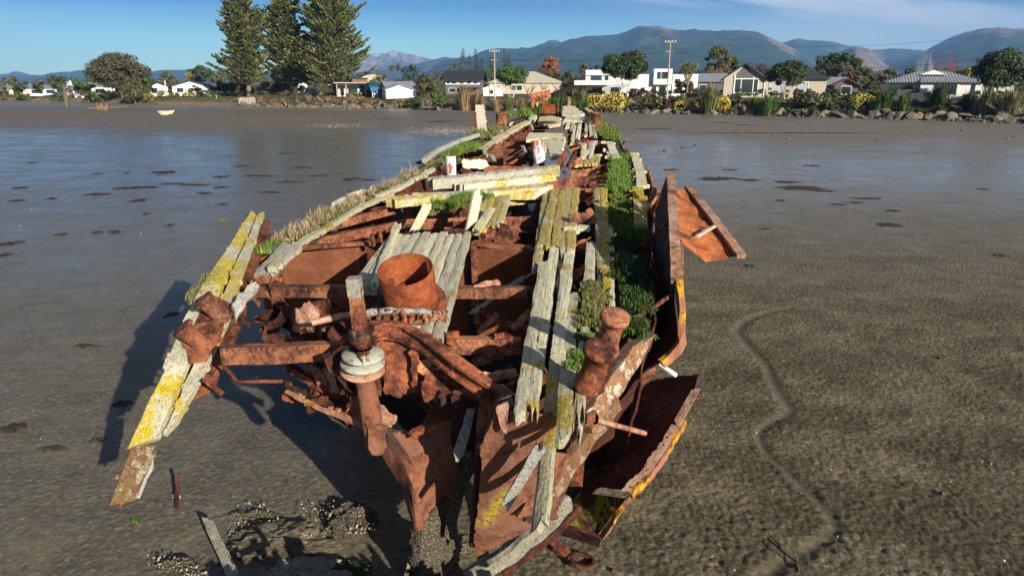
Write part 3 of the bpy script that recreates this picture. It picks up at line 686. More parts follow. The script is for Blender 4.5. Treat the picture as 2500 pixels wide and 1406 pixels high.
tree(1070, 204, 262, 42, 112, 'leaf_green', 'bright green dense bush reaching down to the mud', 'bush', 'bush', clumps=24, per=160, sz=.26)
for i, (px, pt, w_, d_) in enumerate([(1130, 118, 30, 260), (1146, 132, 24, 262), (1161, 119, 28, 265), (1176, 140, 24, 262), (1197, 138, 30, 268), (1231, 125, 20, 270), (1241, 128, 22, 258)]):
    rr_ = rnd; d_ = KD(px, d_); tp = Y(px, pt, d_); base = gz(tp.x, d_); H_ = tp.z - base; o = empty('conifer', (tp.x, d_, base), ['leftmost', 'second', 'third', 'fourth', 'fifth', 'sixth', 'rightmost'][i] + ' of the seven thin spired conifers behind the black roofed house', 'tree', 'thin conifers behind the black roofed house')
    t_ = MB(); t_.tube([(tp.x, d_, base), (tp.x, d_, tp.z)], [.22, .03], 5); t_.build('trunk', 'bark', o); lv = Leaves(); W = w_ / FPX * d_ / 2
    zz = 2.0
    while zz < H_:
        f = zz / H_; n_ = 9
        for q in range(n_):
            a = U(0, 6.28); l = W * (1 - f) ** .8 * U(.6, 1.2) * 1.25 + .15
            for s in (.35, .6, .85, 1.0): lv.quad(Vector((tp.x + math.cos(a) * l * s, d_ + math.sin(a) * l * s, base + zz + s * l * .25)), Vector((U(-.5, .5), U(-.5, .5), 1)), .62)
        zz += .62
    lv.build('foliage', 'leaf_pine', o)
tree(1112, 150, 205, 40, 250, 'leaf_olive', 'pale olive bushy tree at the left foot of the thin conifers', 'tree', 'tree', clumps=12, per=100)
tree(1250, 152, 212, 84, 115, 'leaf_green', 'dense round green tree right of the concrete power pole', 'tree', 'round_tree', trunk='bark_pale', clumps=34, per=170, sz=.3, multi=4)
tree(1347, 133, 195, 62, 190, 'leaf_autumn', 'rust orange autumn tree behind the cream roofed house', 'tree', 'autumn_tree', clumps=26, per=140, sz=.4)
tree(1430, 150, 195, 32, 190, 'leaf_brown', 'brownish round tree left of the big dark tree by the white modern house', 'tree', 'tree', clumps=12, per=110)
tree(1400, 168, 225, 60, 140, 'leaf_dark', 'dark shrubby tree between the cream roof and the white modern house', 'tree', 'tree', clumps=18, per=110)
tree(1455, 152, 190, 34, 150, 'leaf_dark', 'dark loose branches reaching left of the big evergreen', 'tree', 'tree', clumps=10, per=80)
tree(1527, 110, 206, 126, 103, 'leaf_dark', 'big dark evergreen shore tree hiding the middle of the white modern house', 'tree', 'shore_tree', trunk='bark_pale', clumps=64, per=210, sz=.28, multi=6)
tree(1665, 186, 228, 70, 108, 'leaf_dark', 'dark shrub right of the wooden power pole', 'bush', 'bush', clumps=18, per=130, sz=.28)
tree(1692, 205, 232, 40, 106, 'leaf_maroon', 'reddish shrub behind the trunk of the cabbage tree', 'bush', 'bush', clumps=12, per=100, sz=.25)
tree(1755, 100, 190, 66, 165, 'leaf_olive', 'tall olive gum tree behind the grey gabled house', 'tree', 'gum_tree', clumps=30, per=130, sz=.5)
tree(1790, 133, 190, 50, 168, 'leaf_dark', 'lower darker crown on the right of the tall olive gum tree', 'tree', 'tree', clumps=20, per=130, sz=.45)
tree(1930, 142, 218, 116, 92, 'leaf_dark', 'spreading shore tree with many bare pale stems before the grey house', 'tree', 'shore_tree', trunk='bark_pale', clumps=46, per=190, sz=.26, multi=7)
tree(2030, 122, 195, 74, 150, 'leaf_dark', 'left half of the dark tree pair behind the low red gabled house', 'tree', 'tree', clumps=26, per=140)
tree(2078, 116, 205, 62, 148, 'leaf_dark', 'right and taller half of the dark tree pair behind the low red gabled house', 'tree', 'tree', clumps=26, per=140)
tree(2060, 150, 215, 70, 140, 'leaf_brown', 'brown leaved tree in front of the dark tree pair', 'tree', 'tree', clumps=20, per=120)
tree(2108, 152, 215, 40, 138, 'leaf_olive', 'upright olive tree right of the brown leaved tree', 'tree', 'tree', clumps=16, per=120, shape=2)
tree(2008, 168, 208, 34, 130, 'leaf_olive', 'light green round tree left of the dark tree pair', 'tree', 'tree', clumps=10, per=100)
for (px, pt, pb, w_, mt, lb) in [(2150, 168, 212, 60, 'leaf_brown', 'brown scrub left of the white hip roofed house'), (2180, 158, 205, 50, 'leaf_olive', 'grey green scrub behind the left end of the white hip roofed house'), (2225, 155, 205, 56, 'leaf_olive', 'olive scrub left of the leafless birches'), (2385, 150, 210, 60, 'leaf_yellow', 'yellow green scrub beside the dark tree at the right edge'), (1850, 176, 212, 40, 'leaf_brown', 'brown bush above the ridge of the grey house'), (1705, 185, 208, 60, 'leaf_autumn', 'reddish bare bushes behind the cabbage tree'), (2120, 190, 222, 50, 'leaf_dark', 'dark hedge at the left wall of the white hip roofed house')]:
    tree(px, pt, pb, w_, 150, mt, lb, 'bush', 'bush', clumps=14, per=90, sz=.4)
for (px, pt, w_, mt, lb, g) in [(2257, 97, 40, 'bark_pale', 'tall leafless white barked birch, left of the two', None), (2282, 105, 36, 'bark_pale', 'leafless birch with reddish twigs, right of the two', None), (2320, 118, 70, 'twig_red', 'red brown leafless tree above the white hip roofed house', None), (2345, 112, 60, 'twig_red', 'red brown leafless tree above the right end of the hip roof', None), (1755, 150, 50, 'twig_red', 'leafless reddish tree left of the grey house', None), (1290, 196, 50, 'twig_red', 'leafless reddish shrub right of the round green tree', None), (1330, 190, 60, 'twig', 'leafless brown shrub below the cream roof', None), (1362, 192, 44, 'twig', 'leafless brown shrub near the rusty stern plate', None), (1195, 180, 30, 'twig_red', 'leafless reddish shrub left of the concrete power pole', None), (1440, 195, 36, 'twig', 'small leafless tree before the white modern house', None), (150, 190, 46, 'twig', 'leafless twiggy tree behind the white chimney house', None)]:
    bare_tree(px, pt, w_, 152 if pt < 160 else 125, mt, lb, g, lvl=4 if pt < 160 else 3, k=5, r=.24 if pt < 160 else .09, spread=.55, multi=2 if w_ > 45 else 1)
tree(2455, 105, 225, 125, 84, 'leaf_dark', 'large dark brown green tree cut by the right edge', 'tree', 'tree', clumps=60, per=190, sz=.28)
tree(2420, 150, 215, 60, 88, 'leaf_brown', 'brownish lower crown left of the large dark tree at the right edge', 'tree', 'tree', clumps=22, per=140, sz=.28)
# cabbage tree
def cabbage(px, dist, label):
    dist = KD(px, dist, 7)
    p = Y(px, 236, dist); x = p.x; b = gz(x, dist); o = empty('cabbage_tree', (x, dist, b), label, 'cabbage tree'); t_ = MB(); lv = Leaves()
    heads = []
    t_.tube([(x, dist, b - .1), (x + .05, dist, b + 2.2)], [.2, .14], 8)
    for (dx, dy, h) in [(-.9, 0, 4.9), (-.2, .3, 5.3), (.5, -.2, 4.6), (.95, .1, 5.1), (.1, -.3, 4.2), (-.5, -.1, 4.3)]:
        t_.tube([(x + .05, dist, b + 2.1), (x + dx * .5, dist + dy * .5, b + 3.2), (x + dx, dist + dy, b + h)], [.12, .09, .07], 6); heads.append(Vector((x + dx, dist + dy, b + h)))
    t_.build('trunk', 'bark', o); m_ = MB()
    for hd in heads:
        for _ in range(130):
            d = Vector((U(-1, 1), U(-1, 1), U(-.8, 1))).normalized(); L = U(.7, 1.05); sd_ = d.orthogonal().normalized() * .035
            tip = hd + d * L + Vector((0, 0, -.25 * L)); md = hd + d * L * .55; k = len(m_.v)
            m_.v += [tuple(hd - sd_ * .5), tuple(hd + sd_ * .5), tuple(md + sd_), tuple(tip), tuple(md - sd_)]; m_.f.append((k, k + 1, k + 2, k + 3, k + 4))
    m_.build('foliage', 'leaf_flax', o)
cabbage(1676, 102, 'spiky headed cabbage tree standing between the white house and the gum tree')
def flax(px, py, dist, wpx, hpx, mat, label, n=260, group=None, cat='flax bush', name='flax_bush', ww=.035):
    dist = KD(px, dist, 2.0)
    p = Y(px, py, dist); W = wpx / FPX * dist / 2; H_ = hpx / FPX * dist; z0 = min(p.z, gz(p.x, dist)); H_ += max(0, p.z - z0) * .6; o = MB()
    for _ in range(n):
        a = U(0, 6.283); s = U(0.1, 1); bx, by = p.x + math.cos(a) * W * .45 * s, dist + math.sin(a) * W * .4 * s
        L = H_ * U(.75, 1.1) * (1.15 - .35 * s); o_ = Vector((math.cos(a), math.sin(a), 0)); sd_ = Vector((-o_.y, o_.x, 0)) * ww * U(.7, 1.3); b = Vector((bx, by, z0 - .1))
        m1 = b + o_ * W * .35 * s + Vector((0, 0, L * .65)); tp = b + o_ * W * .8 * s + Vector((0, 0, L * U(.65, 1.0))); k = len(o.v)
        o.v += [tuple(b - sd_), tuple(b + sd_), tuple(m1 + sd_), tuple(m1 - sd_), tuple(tp)]; o.f += [(k, k + 1, k + 2, k + 3), (k + 3, k + 2, k + 4)]
    return tag(o.build(name, mat, loc=(p.x, dist, z0)), label, cat, group)
fl_spec = [(1135, 262, 114, 74, 62, 'leaf_tan', 'big tan and green flax clump right of the bright green bush'), (1165, 258, 113, 44, 46, 'leaf_tan', 'tan flax clump left of the concrete power pole'),
 (1178, 250, 112, 34, 26, 'leaf_tan', 'low tan grass mound at the foot of the concrete pole'), (1210, 256, 111, 44, 30, 'leaf_tan', 'tan grass mound right of the concrete pole'),
 (1240, 256, 111, 40, 26, 'leaf_flax', 'short flax right of the tan grass mound'), (1275, 258, 111, 44, 26, 'leaf_tan', 'tan tussock under the leafless shrubs'), (1300, 256, 110, 30, 24, 'leaf_green', 'green tussock left of the rusty stern plate'),
 (1422, 250, 106, 52, 46, 'leaf_flax', 'flax clump left of the yellow flowering bushes'), (1730, 262, 98, 66, 68, 'leaf_flax', 'tall pale tipped flax clump on the bank right of the cabbage tree'),
 (1840, 262, 95, 54, 40, 'leaf_green', 'green agapanthus clump below the grey house'), (1870, 268, 93, 60, 42, 'leaf_green', 'lower green agapanthus clump beside the grey house clump'), (1890, 250, 95, 40, 32, 'leaf_green', 'upper green agapanthus clump left of the spreading shore tree'),
 (2160, 262, 88, 60, 48, 'leaf_green', 'green leafy clump under the wide window of the white house'), (2200, 268, 87, 50, 44, 'leaf_green', 'green leafy clump below the black bench'), (2140, 270, 88, 40, 40, 'leaf_green', 'green leafy clump right of the golden groundcover'),
 (2290, 262, 86, 90, 62, 'leaf_dark', 'dark fountain shaped flax before the white house'), (2290, 285, 84, 60, 32, 'leaf_green', 'bright green low clump below the dark flax'), (2400, 290, 82, 90, 82, 'leaf_flax', 'large drooping flax clump near the right edge'),
 (2460, 290, 80, 90, 78, 'leaf_flax', 'large flax clump cut by the right edge'), (2355, 282, 84, 60, 60, 'leaf_dark', 'dark flax clump left of the large drooping flax'), (1985, 280, 90, 40, 26, 'leaf_green', 'small green tuft behind the brown boulder'), (2240, 285, 85, 40, 26, 'leaf_green', 'small green tuft beside a tilted slab')]
for s_ in fl_spec: flax(*s_[:6], s_[6], n=330 if s_[3] > 50 else 200)
def bush(px, pt, pb, wpx, dist, mat, label, flowers=0, clumps=12, per=110, sz=.22):
    o = tree(px, pt, pb, wpx, dist, mat, label, 'bush', 'bush', clumps=clumps, per=per, sz=sz, flowers=flowers); return o
for (px, pt, pb, w_, d_, mt, fl, lb) in [(1452, 228, 262, 44, 104, 'leaf_olive', 330, 'left and smaller bush covered in yellow flowers'), (1495, 224, 256, 66, 103, 'leaf_olive', 520, 'right and larger bush covered in yellow flowers'), (1590, 226, 258, 72, 102, 'leaf_dark', 60, 'dark green bush right of the yellow flowering bushes'), (1660, 246, 268, 34, 100, 'leaf_olive', 160, 'small yellow speckled bush among rocks'), (1688, 243, 268, 26, 100, 'leaf_olive', 200, 'small yellow speckled bush left of the tall flax'), (1763, 234, 270, 42, 97, 'leaf_yellow', 260, 'rounded yellow green bush right of the tall flax'), (1800, 232, 258, 50, 98, 'leaf_dark', 0, 'dark bush below the grey gable window'), (2080, 228, 258, 44, 91, 'leaf_dark', 0, 'dark clipped bush on the bank left of the golden groundcover'), (1965, 225, 255, 60, 93, 'leaf_dark', 0, 'dark bush at the foot of the spreading shore tree'), (2015, 236, 262, 38, 91, 'leaf_flax', 0, 'grey green bush above the brown boulder'), (2110, 229, 282, 64, 89, 'leaf_green', 350, 'golden flowered groundcover spilling down the bank'), (2045, 250, 282, 46, 90, 'leaf_dark', 0, 'dark shrub above the broken slabs'), (1928, 262, 290, 60, 91, 'leaf_dark', 0, 'dark grey shrub overhanging the rocks'), (2420, 262, 298, 80, 81, 'leaf_dark', 0, 'dark undergrowth beneath the large flax'), (2480, 265, 300, 60, 79, 'leaf_dark', 0, 'dark undergrowth at the right edge'), (2370, 272, 296, 60, 83, 'leaf_dark', 0, 'dark undergrowth left of the large flax'),
    (75, 228, 246, 120, 168, 'leaf_green', 0, 'green scrub before the left white chimney house'), (160, 230, 250, 90, 160, 'leaf_green', 0, 'green scrub patch on the left beach'), (30, 232, 248, 70, 175, 'leaf_olive', 0, 'olive scrub at the far left'), (245, 218, 242, 70, 152, 'leaf_green', 0, 'green hedge under the huge gum tree'), (210, 210, 236, 34, 154, 'leaf_dark', 0, 'dark hedge left of the gum tree trunk'), (415, 222, 246, 54, 142, 'leaf_green', 0, 'green shrub before the first white gabled house'), (460, 224, 246, 46, 140, 'leaf_yellow', 0, 'yellow green shrub before the white gabled house'), (468, 202, 222, 40, 146, 'leaf_dark', 0, 'dark round shrub at the wall of the white gabled house'), (520, 226, 250, 40, 138, 'leaf_green', 0, 'green shrub left of the timber palisade'), (395, 246, 256, 110, 139, 'leaf_green', 0, 'flat green groundcover on the left beach'), (500, 215, 240, 50, 142, 'leaf_flax', 0, 'pale green shrub right of the white gabled house'), (360, 225, 245, 40, 140, 'leaf_yellow', 0, 'yellow green shrub right of the rounded olive bush'),
    (1010, 226, 236, 50, 118, 'leaf_dark', 0, 'low dark hedge before the white cottage'), (870, 222, 234, 60, 126, 'leaf_tan', 0, 'tan tussocks before the flat roofed house'), (1700, 222, 240, 60, 104, 'leaf_dark', 0, 'dark hedge behind the cabbage tree'), (1640, 232, 246, 60, 101, 'leaf_maroon', 0, 'red brown bank plants under the power pole'), (1725, 212, 240, 80, 112, 'leaf_dark', 0, 'tall dark hedge left of the grey gabled house'), (1560, 212, 236, 60, 108, 'leaf_maroon', 0, 'maroon hedge under the big evergreen tree'), (2000, 224, 236, 110, 94, 'leaf_hedge', 0, 'clipped bright green hedge right of the spreading shore tree')]:
    bush(px, pt, pb, w_, d_, mt, lb, fl, clumps=18 if w_ > 55 else 11, per=120)
# filler: shrubs packed along the bank, garden shrubs at the foot of the houses and the belt of trees behind them
LM = [(-99, 'the far left house'), (130, 'the tall gabled white house'), (205, 'the huge gum tree'), (366, 'the white gabled houses'), (545, 'the tall norfolk pines'), (826, 'the flat roofed beige house'), (935, 'the white weatherboard cottage'), (1050, 'the black roofed house'), (1190, 'the cream roofed house'), (1400, 'the white modern house'), (1640, 'the cabbage tree'), (1740, 'the grey gabled house'), (1866, 'the spreading shore tree'), (2010, 'the low red gabled house'), (2145, 'the long white house'), (2395, 'the right edge tree')]
TONE = {'leaf_dark': 'dark green', 'leaf_green': 'bright green', 'leaf_olive': 'olive', 'leaf_maroon': 'maroon', 'leaf_flax': 'pale green', 'leaf_yellow': 'yellow green', 'leaf_brown': 'brown', 'leaf_tan': 'tan', 'leaf_hedge': 'vivid green', 'leaf_gum': 'grey green'}
CNT = {}
ORD = ['', 'second ', 'third ', 'fourth ', 'fifth ', 'sixth ', 'seventh ', 'eighth ', 'ninth ', 'tenth ', 'eleventh ', 'twelfth ']
def lm(px): return [n for p_, n in LM if p_ <= px][-1]
def lab(kind, mt, px, rel):
    k = (kind, mt, lm(px), rel); c = CNT.get(k, 0); CNT[k] = c + 1
    t_ = TONE.get(mt, mt); return ('%s %s %s %s' % (t_, kind, rel, lm(px))) if c == 0 else ('%s%s %s from left %s %s' % (ORD[min(c, 11)], t_, kind, rel, lm(px)))
def old(px): return interp(SH_OLD, (px - 1250) / FPX / 1.037)
for i in range(58):
    px = 1330 + i * 20.5 + U(-6, 6); hh = U(26, 50); py = 266 + (px - 1330) * .018; mt = rnd.choice(['leaf_dark', 'leaf_dark', 'leaf_green', 'leaf_olive', 'leaf_maroon', 'leaf_flax', 'leaf_green', 'leaf_yellow', 'leaf_dark'])
    tree(px, py - hh, py, U(40, 74), old(px) + U(1, 5), mt, lab('shrub', mt, px, 'on the bank below'), 'bush', 'bush', clumps=13, per=100, sz=.24, group='low shrubs along the right bank')
for i in range(34):
    px = 1400 + i * 32 + U(-8, 8); mt = rnd.choice(['leaf_dark', 'leaf_dark', 'leaf_green', 'leaf_olive', 'leaf_maroon', 'leaf_hedge', 'leaf_dark'])
    tree(px, 236 - U(12, 26), 244, U(40, 80), 119 - (px - 1400) * .021, mt, lab('garden shrub', mt, px, 'at the foot of'), 'bush', 'bush', clumps=12, per=90, sz=.24, group='garden shrubs before the houses')
for i in range(40):
    px = 20 + i * 27 + U(-8, 8); mt = rnd.choice(['leaf_tan', 'leaf_olive', 'leaf_brown', 'leaf_maroon', 'leaf_dark', 'leaf_green'] if px > 520 else ['leaf_green', 'leaf_olive', 'leaf_green', 'leaf_yellow', 'leaf_dark'])
    tree(px, 236 - U(4, 20), 246, U(26, 54), old(px) + U(2, 7), mt, lab('shrub', mt, px, 'on the bank before'), 'bush', 'bush', clumps=9, per=90, sz=.22, group='low shrubs along the left bank')
for i in range(66):
    px = -10 + i * 39 + U(-12, 12); top = 182 - U(0, 34) if px > 980 else 196 - U(0, 18); mt = rnd.choice(['leaf_dark', 'leaf_olive', 'leaf_brown', 'leaf_dark', 'leaf_maroon', 'leaf_green', 'leaf_olive'])
    tree(px, top, 230, U(50, 100), 160 + U(0, 30), mt, lab('tree', mt, px, 'in the belt behind'), 'tree', 'tree', clumps=15, per=90, sz=.45, group='belt of trees behind the houses')
# tussocks along the bank
k = 0
for i in range(64):
    px = 630 + i * 6.6 + U(-6, 6); u = (px - 1250) / FPX * 1.04; d_ = shore(u) + U(3.0, 7.0)
    z = gz(u * d_, d_); p_ = Vector((u * d_, d_, z)); 
    m_ = MB(); blades(m_, (p_.x, p_.y, z - .1), 150, U(.6, 1.3), U(.45, .8), .7, .045)
    tag(m_.build('tussock', rnd.choice(['leaf_tan', 'leaf_tan', 'leaf_maroon', 'leaf_olive', 'leaf_brown', 'leaf_tan']), loc=p_), lab('tussock', 'dry', px, 'on the bank before'), 'tussock', 'tussocks on the rocky bank')
# ================================================================ ROCKS
def mat_rock():
    n = NT('rock'); f = n.noise(1.5, 8, 0.7); r = n.t.nodes.new('ShaderNodeObjectInfo').outputs['Random']
    c = n.ramp(f, [(0.3, (0.06, 0.05, 0.036)), (0.5, (0.145, 0.12, 0.088)), (0.7, (0.24, 0.205, 0.155))])
    c = n.hsv(c, 0.5, n.math('ADD', 0.6, n.math('MULTIPLY', r, 0.7)), n.math('ADD', 0.65, n.math('MULTIPLY', r, 0.7)))
    M['rock'] = n.done(c, 0.9, n.bump(n.noise(7, 7, 0.7), 0.8, 0.08), 0.2)
mat_rock()
def rock_mesh(seed, slabby):
    r = random.Random(seed); bm = bmesh.new(); bmesh.ops.create_icosphere(bm, subdivisions=2, radius=1.0)
    pl = [(Vector((r.uniform(-1, 1), r.uniform(-1, 1), r.uniform(-1, 1))).normalized(), r.uniform(.45, .8)) for _ in range(9)]
    for v in bm.verts:
        for nn, d in pl:
            q = v.co.dot(nn)
            if q > d: v.co -= nn * (q - d)
        v.co += mn.noise_vector(v.co * 2 + Vector((seed, 0, 0))) * .07
        if slabby: v.co.z *= .38; v.co.x *= 1.25
    me = bpy.data.meshes.new('boulder'); bm.to_mesh(me); bm.free(); me.materials.append(M['rock']); return me
RM = [rock_mesh(i, i % 2) for i in range(10)]
def rock(x, y, z, s, label, group, name='boulder', cat='rock', tl=0.5):
    o = bpy.data.objects.new(name, rnd.choice(RM)); COL.objects.link(o); o.location = (x, y, z); o.rotation_euler = (U(-tl, tl), U(-tl, tl), U(0, 6.28)); o.scale = (s * U(.8, 1.3), s * U(.7, 1.2), s * U(.6, 1.0))
    tag(o, label, cat, group)
for i in range(285):
    px = 640 + (2560 - 640) * (i + U(-.4, .4)) / 285; u = (px - 1250) / FPX * 1.04; sh = shore(u); f = U(0, 1)
    d_ = sh + 0.2 + f * f * 6.2; x = u * d_; s = U(.3, .85) if px < 1300 else (U(.35, 1.0) if px < 1900 else U(.35, 1.2))
    lb = '%s %s in the seawall below %s' % ('small' if s < .5 else 'large', 'broken rock' if px < 1300 else 'grey brown slab', lm(px)); g = 'seawall rocks below ' + lm(px)
    s *= 1.15; rock(x, d_, gz(x, d_) + s * .22, s, lb, g)
rb = MB()
for _ in range(2600):
    px = U(560, 2600); u = (px - 1250) / FPX * 1.04; d_ = shore(u) + U(-.8, 5.0) ** 1.0; x = u * d_; s = U(.08, .3); z = max(gz(x, d_), 0); k = len(rb.v); q_ = Matrix.Rotation(U(0, 6.3), 3, Vector((U(-1, 1), U(-1, 1), U(.2, 1))).normalized())
    for c_ in [(-1, -1, -.5), (1, -.8, -.6), (.9, 1, -.5), (-1, .8, -.5), (-.6, -.7, .5), (.7, -.5, .6), (.6, .7, .4), (-.7, .6, .6)]:
        w_ = q_ @ Vector((c_[0] * s * U(.7, 1.2), c_[1] * s * U(.6, 1), c_[2] * s * U(.5, .9))); rb.v.append((x + w_.x, d_ + w_.y, z + w_.z + s * .2))
    rb.f += [tuple(k + i for i in f) for f in [(0, 3, 2, 1), (4, 5, 6, 7), (0, 1, 5, 4), (1, 2, 6, 5), (2, 3, 7, 6), (3, 0, 4, 7)]]
tag(rb.build('rubble', 'rock'), 'broken rubble filling the seawall between the boulders', None, None, 'stuff')
for (px, py, s, lb) in [(1985, 275, 1.0, 'large brown boulder at the foot of the bank below the golden groundcover'), (2250, 258, 1.1, 'tall tilted grey slab leaning in the green bank below the black bench')]:
    p = Z(px, py, .4); rock(p.x, p.y, .7 if px < 2100 else 1.5, s, lb, None, tl=.9)
# stones on the flat: a row to the right of the wreck and a scatter
for i in range(60):
    if i < 22: px, py = 1568 + i * 6 + U(-4, 4), 381 - i * 1.1 + U(-3, 3); s = U(.05, .14); lb = 'mossy stone in the low line of stones right of the wreck'; g = 'line of stones right of the wreck'
    else: px, py = U(1750, 2500), U(298, 345); s = U(.06, .22); lb = 'loose stone lying on the mud off ' + lm(px); g = 'loose stones off the right shore'
    p = Z(px, py, 0); rock(p.x, p.y, .02, s, lb, g, 'stone', 'stone', .2)
# pebbly bars, shells
peb = MB()
def pebbles(mb, pts):
    for (x, y, s) in pts:
        a = U(0, 6.28); k = len(mb.v); h = s * U(.4, .9)
        for q in range(5): mb.v.append((x + math.cos(a + q * 1.257) * s * U(.7, 1.2), y + math.sin(a + q * 1.257) * s * U(.7, 1.2), -0.01))
        mb.v.append((x, y, h)); mb.f += [(k + q, k + (q + 1) % 5, k + 5) for q in range(5)]
pp = []
for _ in range(1700):
    px = U(0, 2500); py = U(280, 306) if px < 1150 else U(292, 330); p = Z(px, py + (px - 1250) * .004, 0)
    if n3(p.x * .08, p.y * .12) > -.15: pp.append((p.x, p.y, U(.02, .07)))
for _ in range(900): p = Z(rnd.gauss(1090, 48), 320 + rnd.gauss(0, 5), 0); pp.append((p.x, p.y, U(.03, .08)))
for _ in range(300): p = Z(rnd.gauss(830, 45), 308 + rnd.gauss(0, 3), 0); pp.append((p.x, p.y, U(.03, .08)))
pebbles(peb, pp); plain('pebble', (0.25, 0.21, 0.165), 0.8, 0.5, 9)
tag(peb.build('pebbles', 'pebble'), 'scattered pebbles and broken shell over the brown mud bars', None, None, 'stuff')
sh_ = MB(); pp = []
for _ in range(420):
    px, py = U(0, 2500), 330 + 1076 * U(0, 1) ** 1.3; p = Z(px, py, 0); pp.append((p.x, p.y, U(.005, .014) * (1 + p.y * .03)))
pebbles(sh_, pp); plain('shell', (0.55, 0.50, 0.42), 0.6, 0.3, 9)
tag(sh_.build('shell_bits', 'shell'), 'tiny pale shell fragments dotted over the mud', None, None, 'stuff')
# dark weed patches on the wet mud
wd = MB(); plain('weed', (0.030, 0.024, 0.015), 0.75, 0.5, 6, 0.6)
WP = [(405, 423, 44, 12), (395, 420, 60, 8), (235, 475, 70, 8), (300, 461, 60, 5), (345, 458, 110, 8), (335, 490, 46, 12), (52, 459, 44, 8), (40, 490, 46, 6), (125, 485, 34, 5), (420, 449, 70, 5), (470, 452, 90, 6), (500, 472, 60, 6), (540, 432, 50, 6), (540, 458, 46, 6), (280, 566, 40, 8), (235, 568, 34, 6), (150, 573, 34, 6), (25, 594, 60, 14), (10, 623, 40, 10), (357, 522, 22, 5), (543, 499, 28, 6), (415, 550, 26, 5), (618, 524, 50, 7), (205, 845, 80, 14), (420, 768, 44, 16), (30, 1045, 80, 24), (300, 985, 50, 20), (130, 1095, 90, 18), (240, 1075, 50, 16), (78, 398, 26, 3), (240, 425, 30, 4), (310, 423, 18, 4), (595, 406, 60, 3), (640, 430, 100, 5), (700, 445, 90, 5), (660, 470, 80, 5), (740, 410, 70, 4), (780, 430, 60, 4), (700, 375, 50, 3), (860, 438, 60, 8), (900, 440, 50, 6), (1760, 436, 110, 10), (1735, 438, 70, 6), (1830, 440, 60, 7), (1960, 460, 150, 14), (2010, 466, 60, 8), (1920, 445, 70, 6), (2170, 550, 90, 12), (2090, 495, 60, 6), (2050, 500, 50, 5), (2180, 515, 46, 6), (1870, 560, 40, 5), (1780, 415, 50, 3), (1980, 405, 50, 4), (2440, 624, 40, 8), (1640, 415, 50, 4), (2120, 485, 80, 5), (1905, 490, 40, 5), (2400, 462, 30, 4), (1760, 300, 70, 2.5), (1820, 305, 60, 2.5), (1900, 325, 500, 3), (1600, 315, 120, 3), (1080, 297, 120, 3), (930, 291, 70, 2), (2290, 875, 20, 6), (1830, 650, 36, 8)]
for (px, py, w_, h_) in WP:
    c = Z(px, py, 0); W = w_ / FPX * c.y / 2; Hh = (Z(px, py - h_ / 2, 0) - Z(px, py + h_ / 2, 0)).length / 2; k = len(wd.v); n_ = 34; s0 = U(0, 99)
    wd.v.append((c.x, c.y, .035 * min(1, Hh * 2 + .3)));
    for ring, zz in ((.5, .03), (1.0, -.012)):
        for q in range(n_):
            a = 6.283 * q / n_; r_ = ring * (0.75 + .75 * n3(math.cos(a) * 1.6 + s0, math.sin(a) * 1.6) + .7 * n3(math.cos(a) * 6 + s0, math.sin(a) * 6, 4))
            wd.v.append((c.x + math.cos(a) * W * r_ * 1.15, c.y + math.sin(a) * Hh * r_, zz + .012 * n3(q, s0)))
    for q in range(n_):
        q2 = (q + 1) % n_; wd.f += [(k, k + 1 + q, k + 1 + q2), (k + 1 + q, k + 1 + n_ + q, k + 1 + n_ + q2, k + 1 + q2)]
tag(wd.build('weed_patches', 'weed'), 'dark low patches of weed lying on the wet mud', None, None, 'stuff')
# ================================================================ HOUSES
plain('white_wall', (0.70, 0.69, 0.66), 0.7, 0.04); plain('cream_wall', (0.46, 0.40, 0.31), 0.8, 0.06); plain('grey_wall', (0.42, 0.38, 0.34), 0.8, 0.06)
plain('dark_wall', (0.12, 0.11, 0.11), 0.8, 0.1); plain('black_roof', (0.030, 0.032, 0.036), 0.6, 0.15); plain('grey_roof', (0.20, 0.22, 0.235), 0.6, 0.12)
plain('cream_roof', (0.46, 0.40, 0.31), 0.7, 0.08); plain('red_roof', (0.22, 0.06, 0.045), 0.7, 0.1); plain('green_door', (0.03, 0.09, 0.06), 0.5, 0.1)
plain('frame_white', (0.78, 0.78, 0.76), 0.5, 0.03); plain('frame_dark', (0.04, 0.04, 0.045), 0.5, 0.05); plain('timber_wall', (0.20, 0.11, 0.07), 0.8, 0.2)
plain('glass', (0.02, 0.028, 0.035), 0.06, 0.05, spec=0.7); plain('curtain', (0.40, 0.42, 0.45), 0.3, 0.15, 8); plain('concrete', (0.45, 0.42, 0.37), 0.85, 0.15, 4, 0.3)
plain('pole_wood', (0.30, 0.24, 0.18), 0.85, 0.25, 4, 0.3)
def mat_tin(name, col, freq):
    n = NT(name); wv = n.t.nodes.new('ShaderNodeTexWave'); n.t.links.new(n.co, wv.inputs['Vector']); wv.inputs['Scale'].default_value = freq; wv.inputs['Distortion'].default_value = 0
    M[name] = n.done(n.hsv(col, 0.5, 1, n.math('ADD', 0.55, n.math('MULTIPLY', wv.outputs[1], 0.8))), 0.5, n.bump(wv.outputs[1], 0.7, 0.05), 0.4)
mat_tin('tin_roof', (0.21, 0.22, 0.235), 0.75)
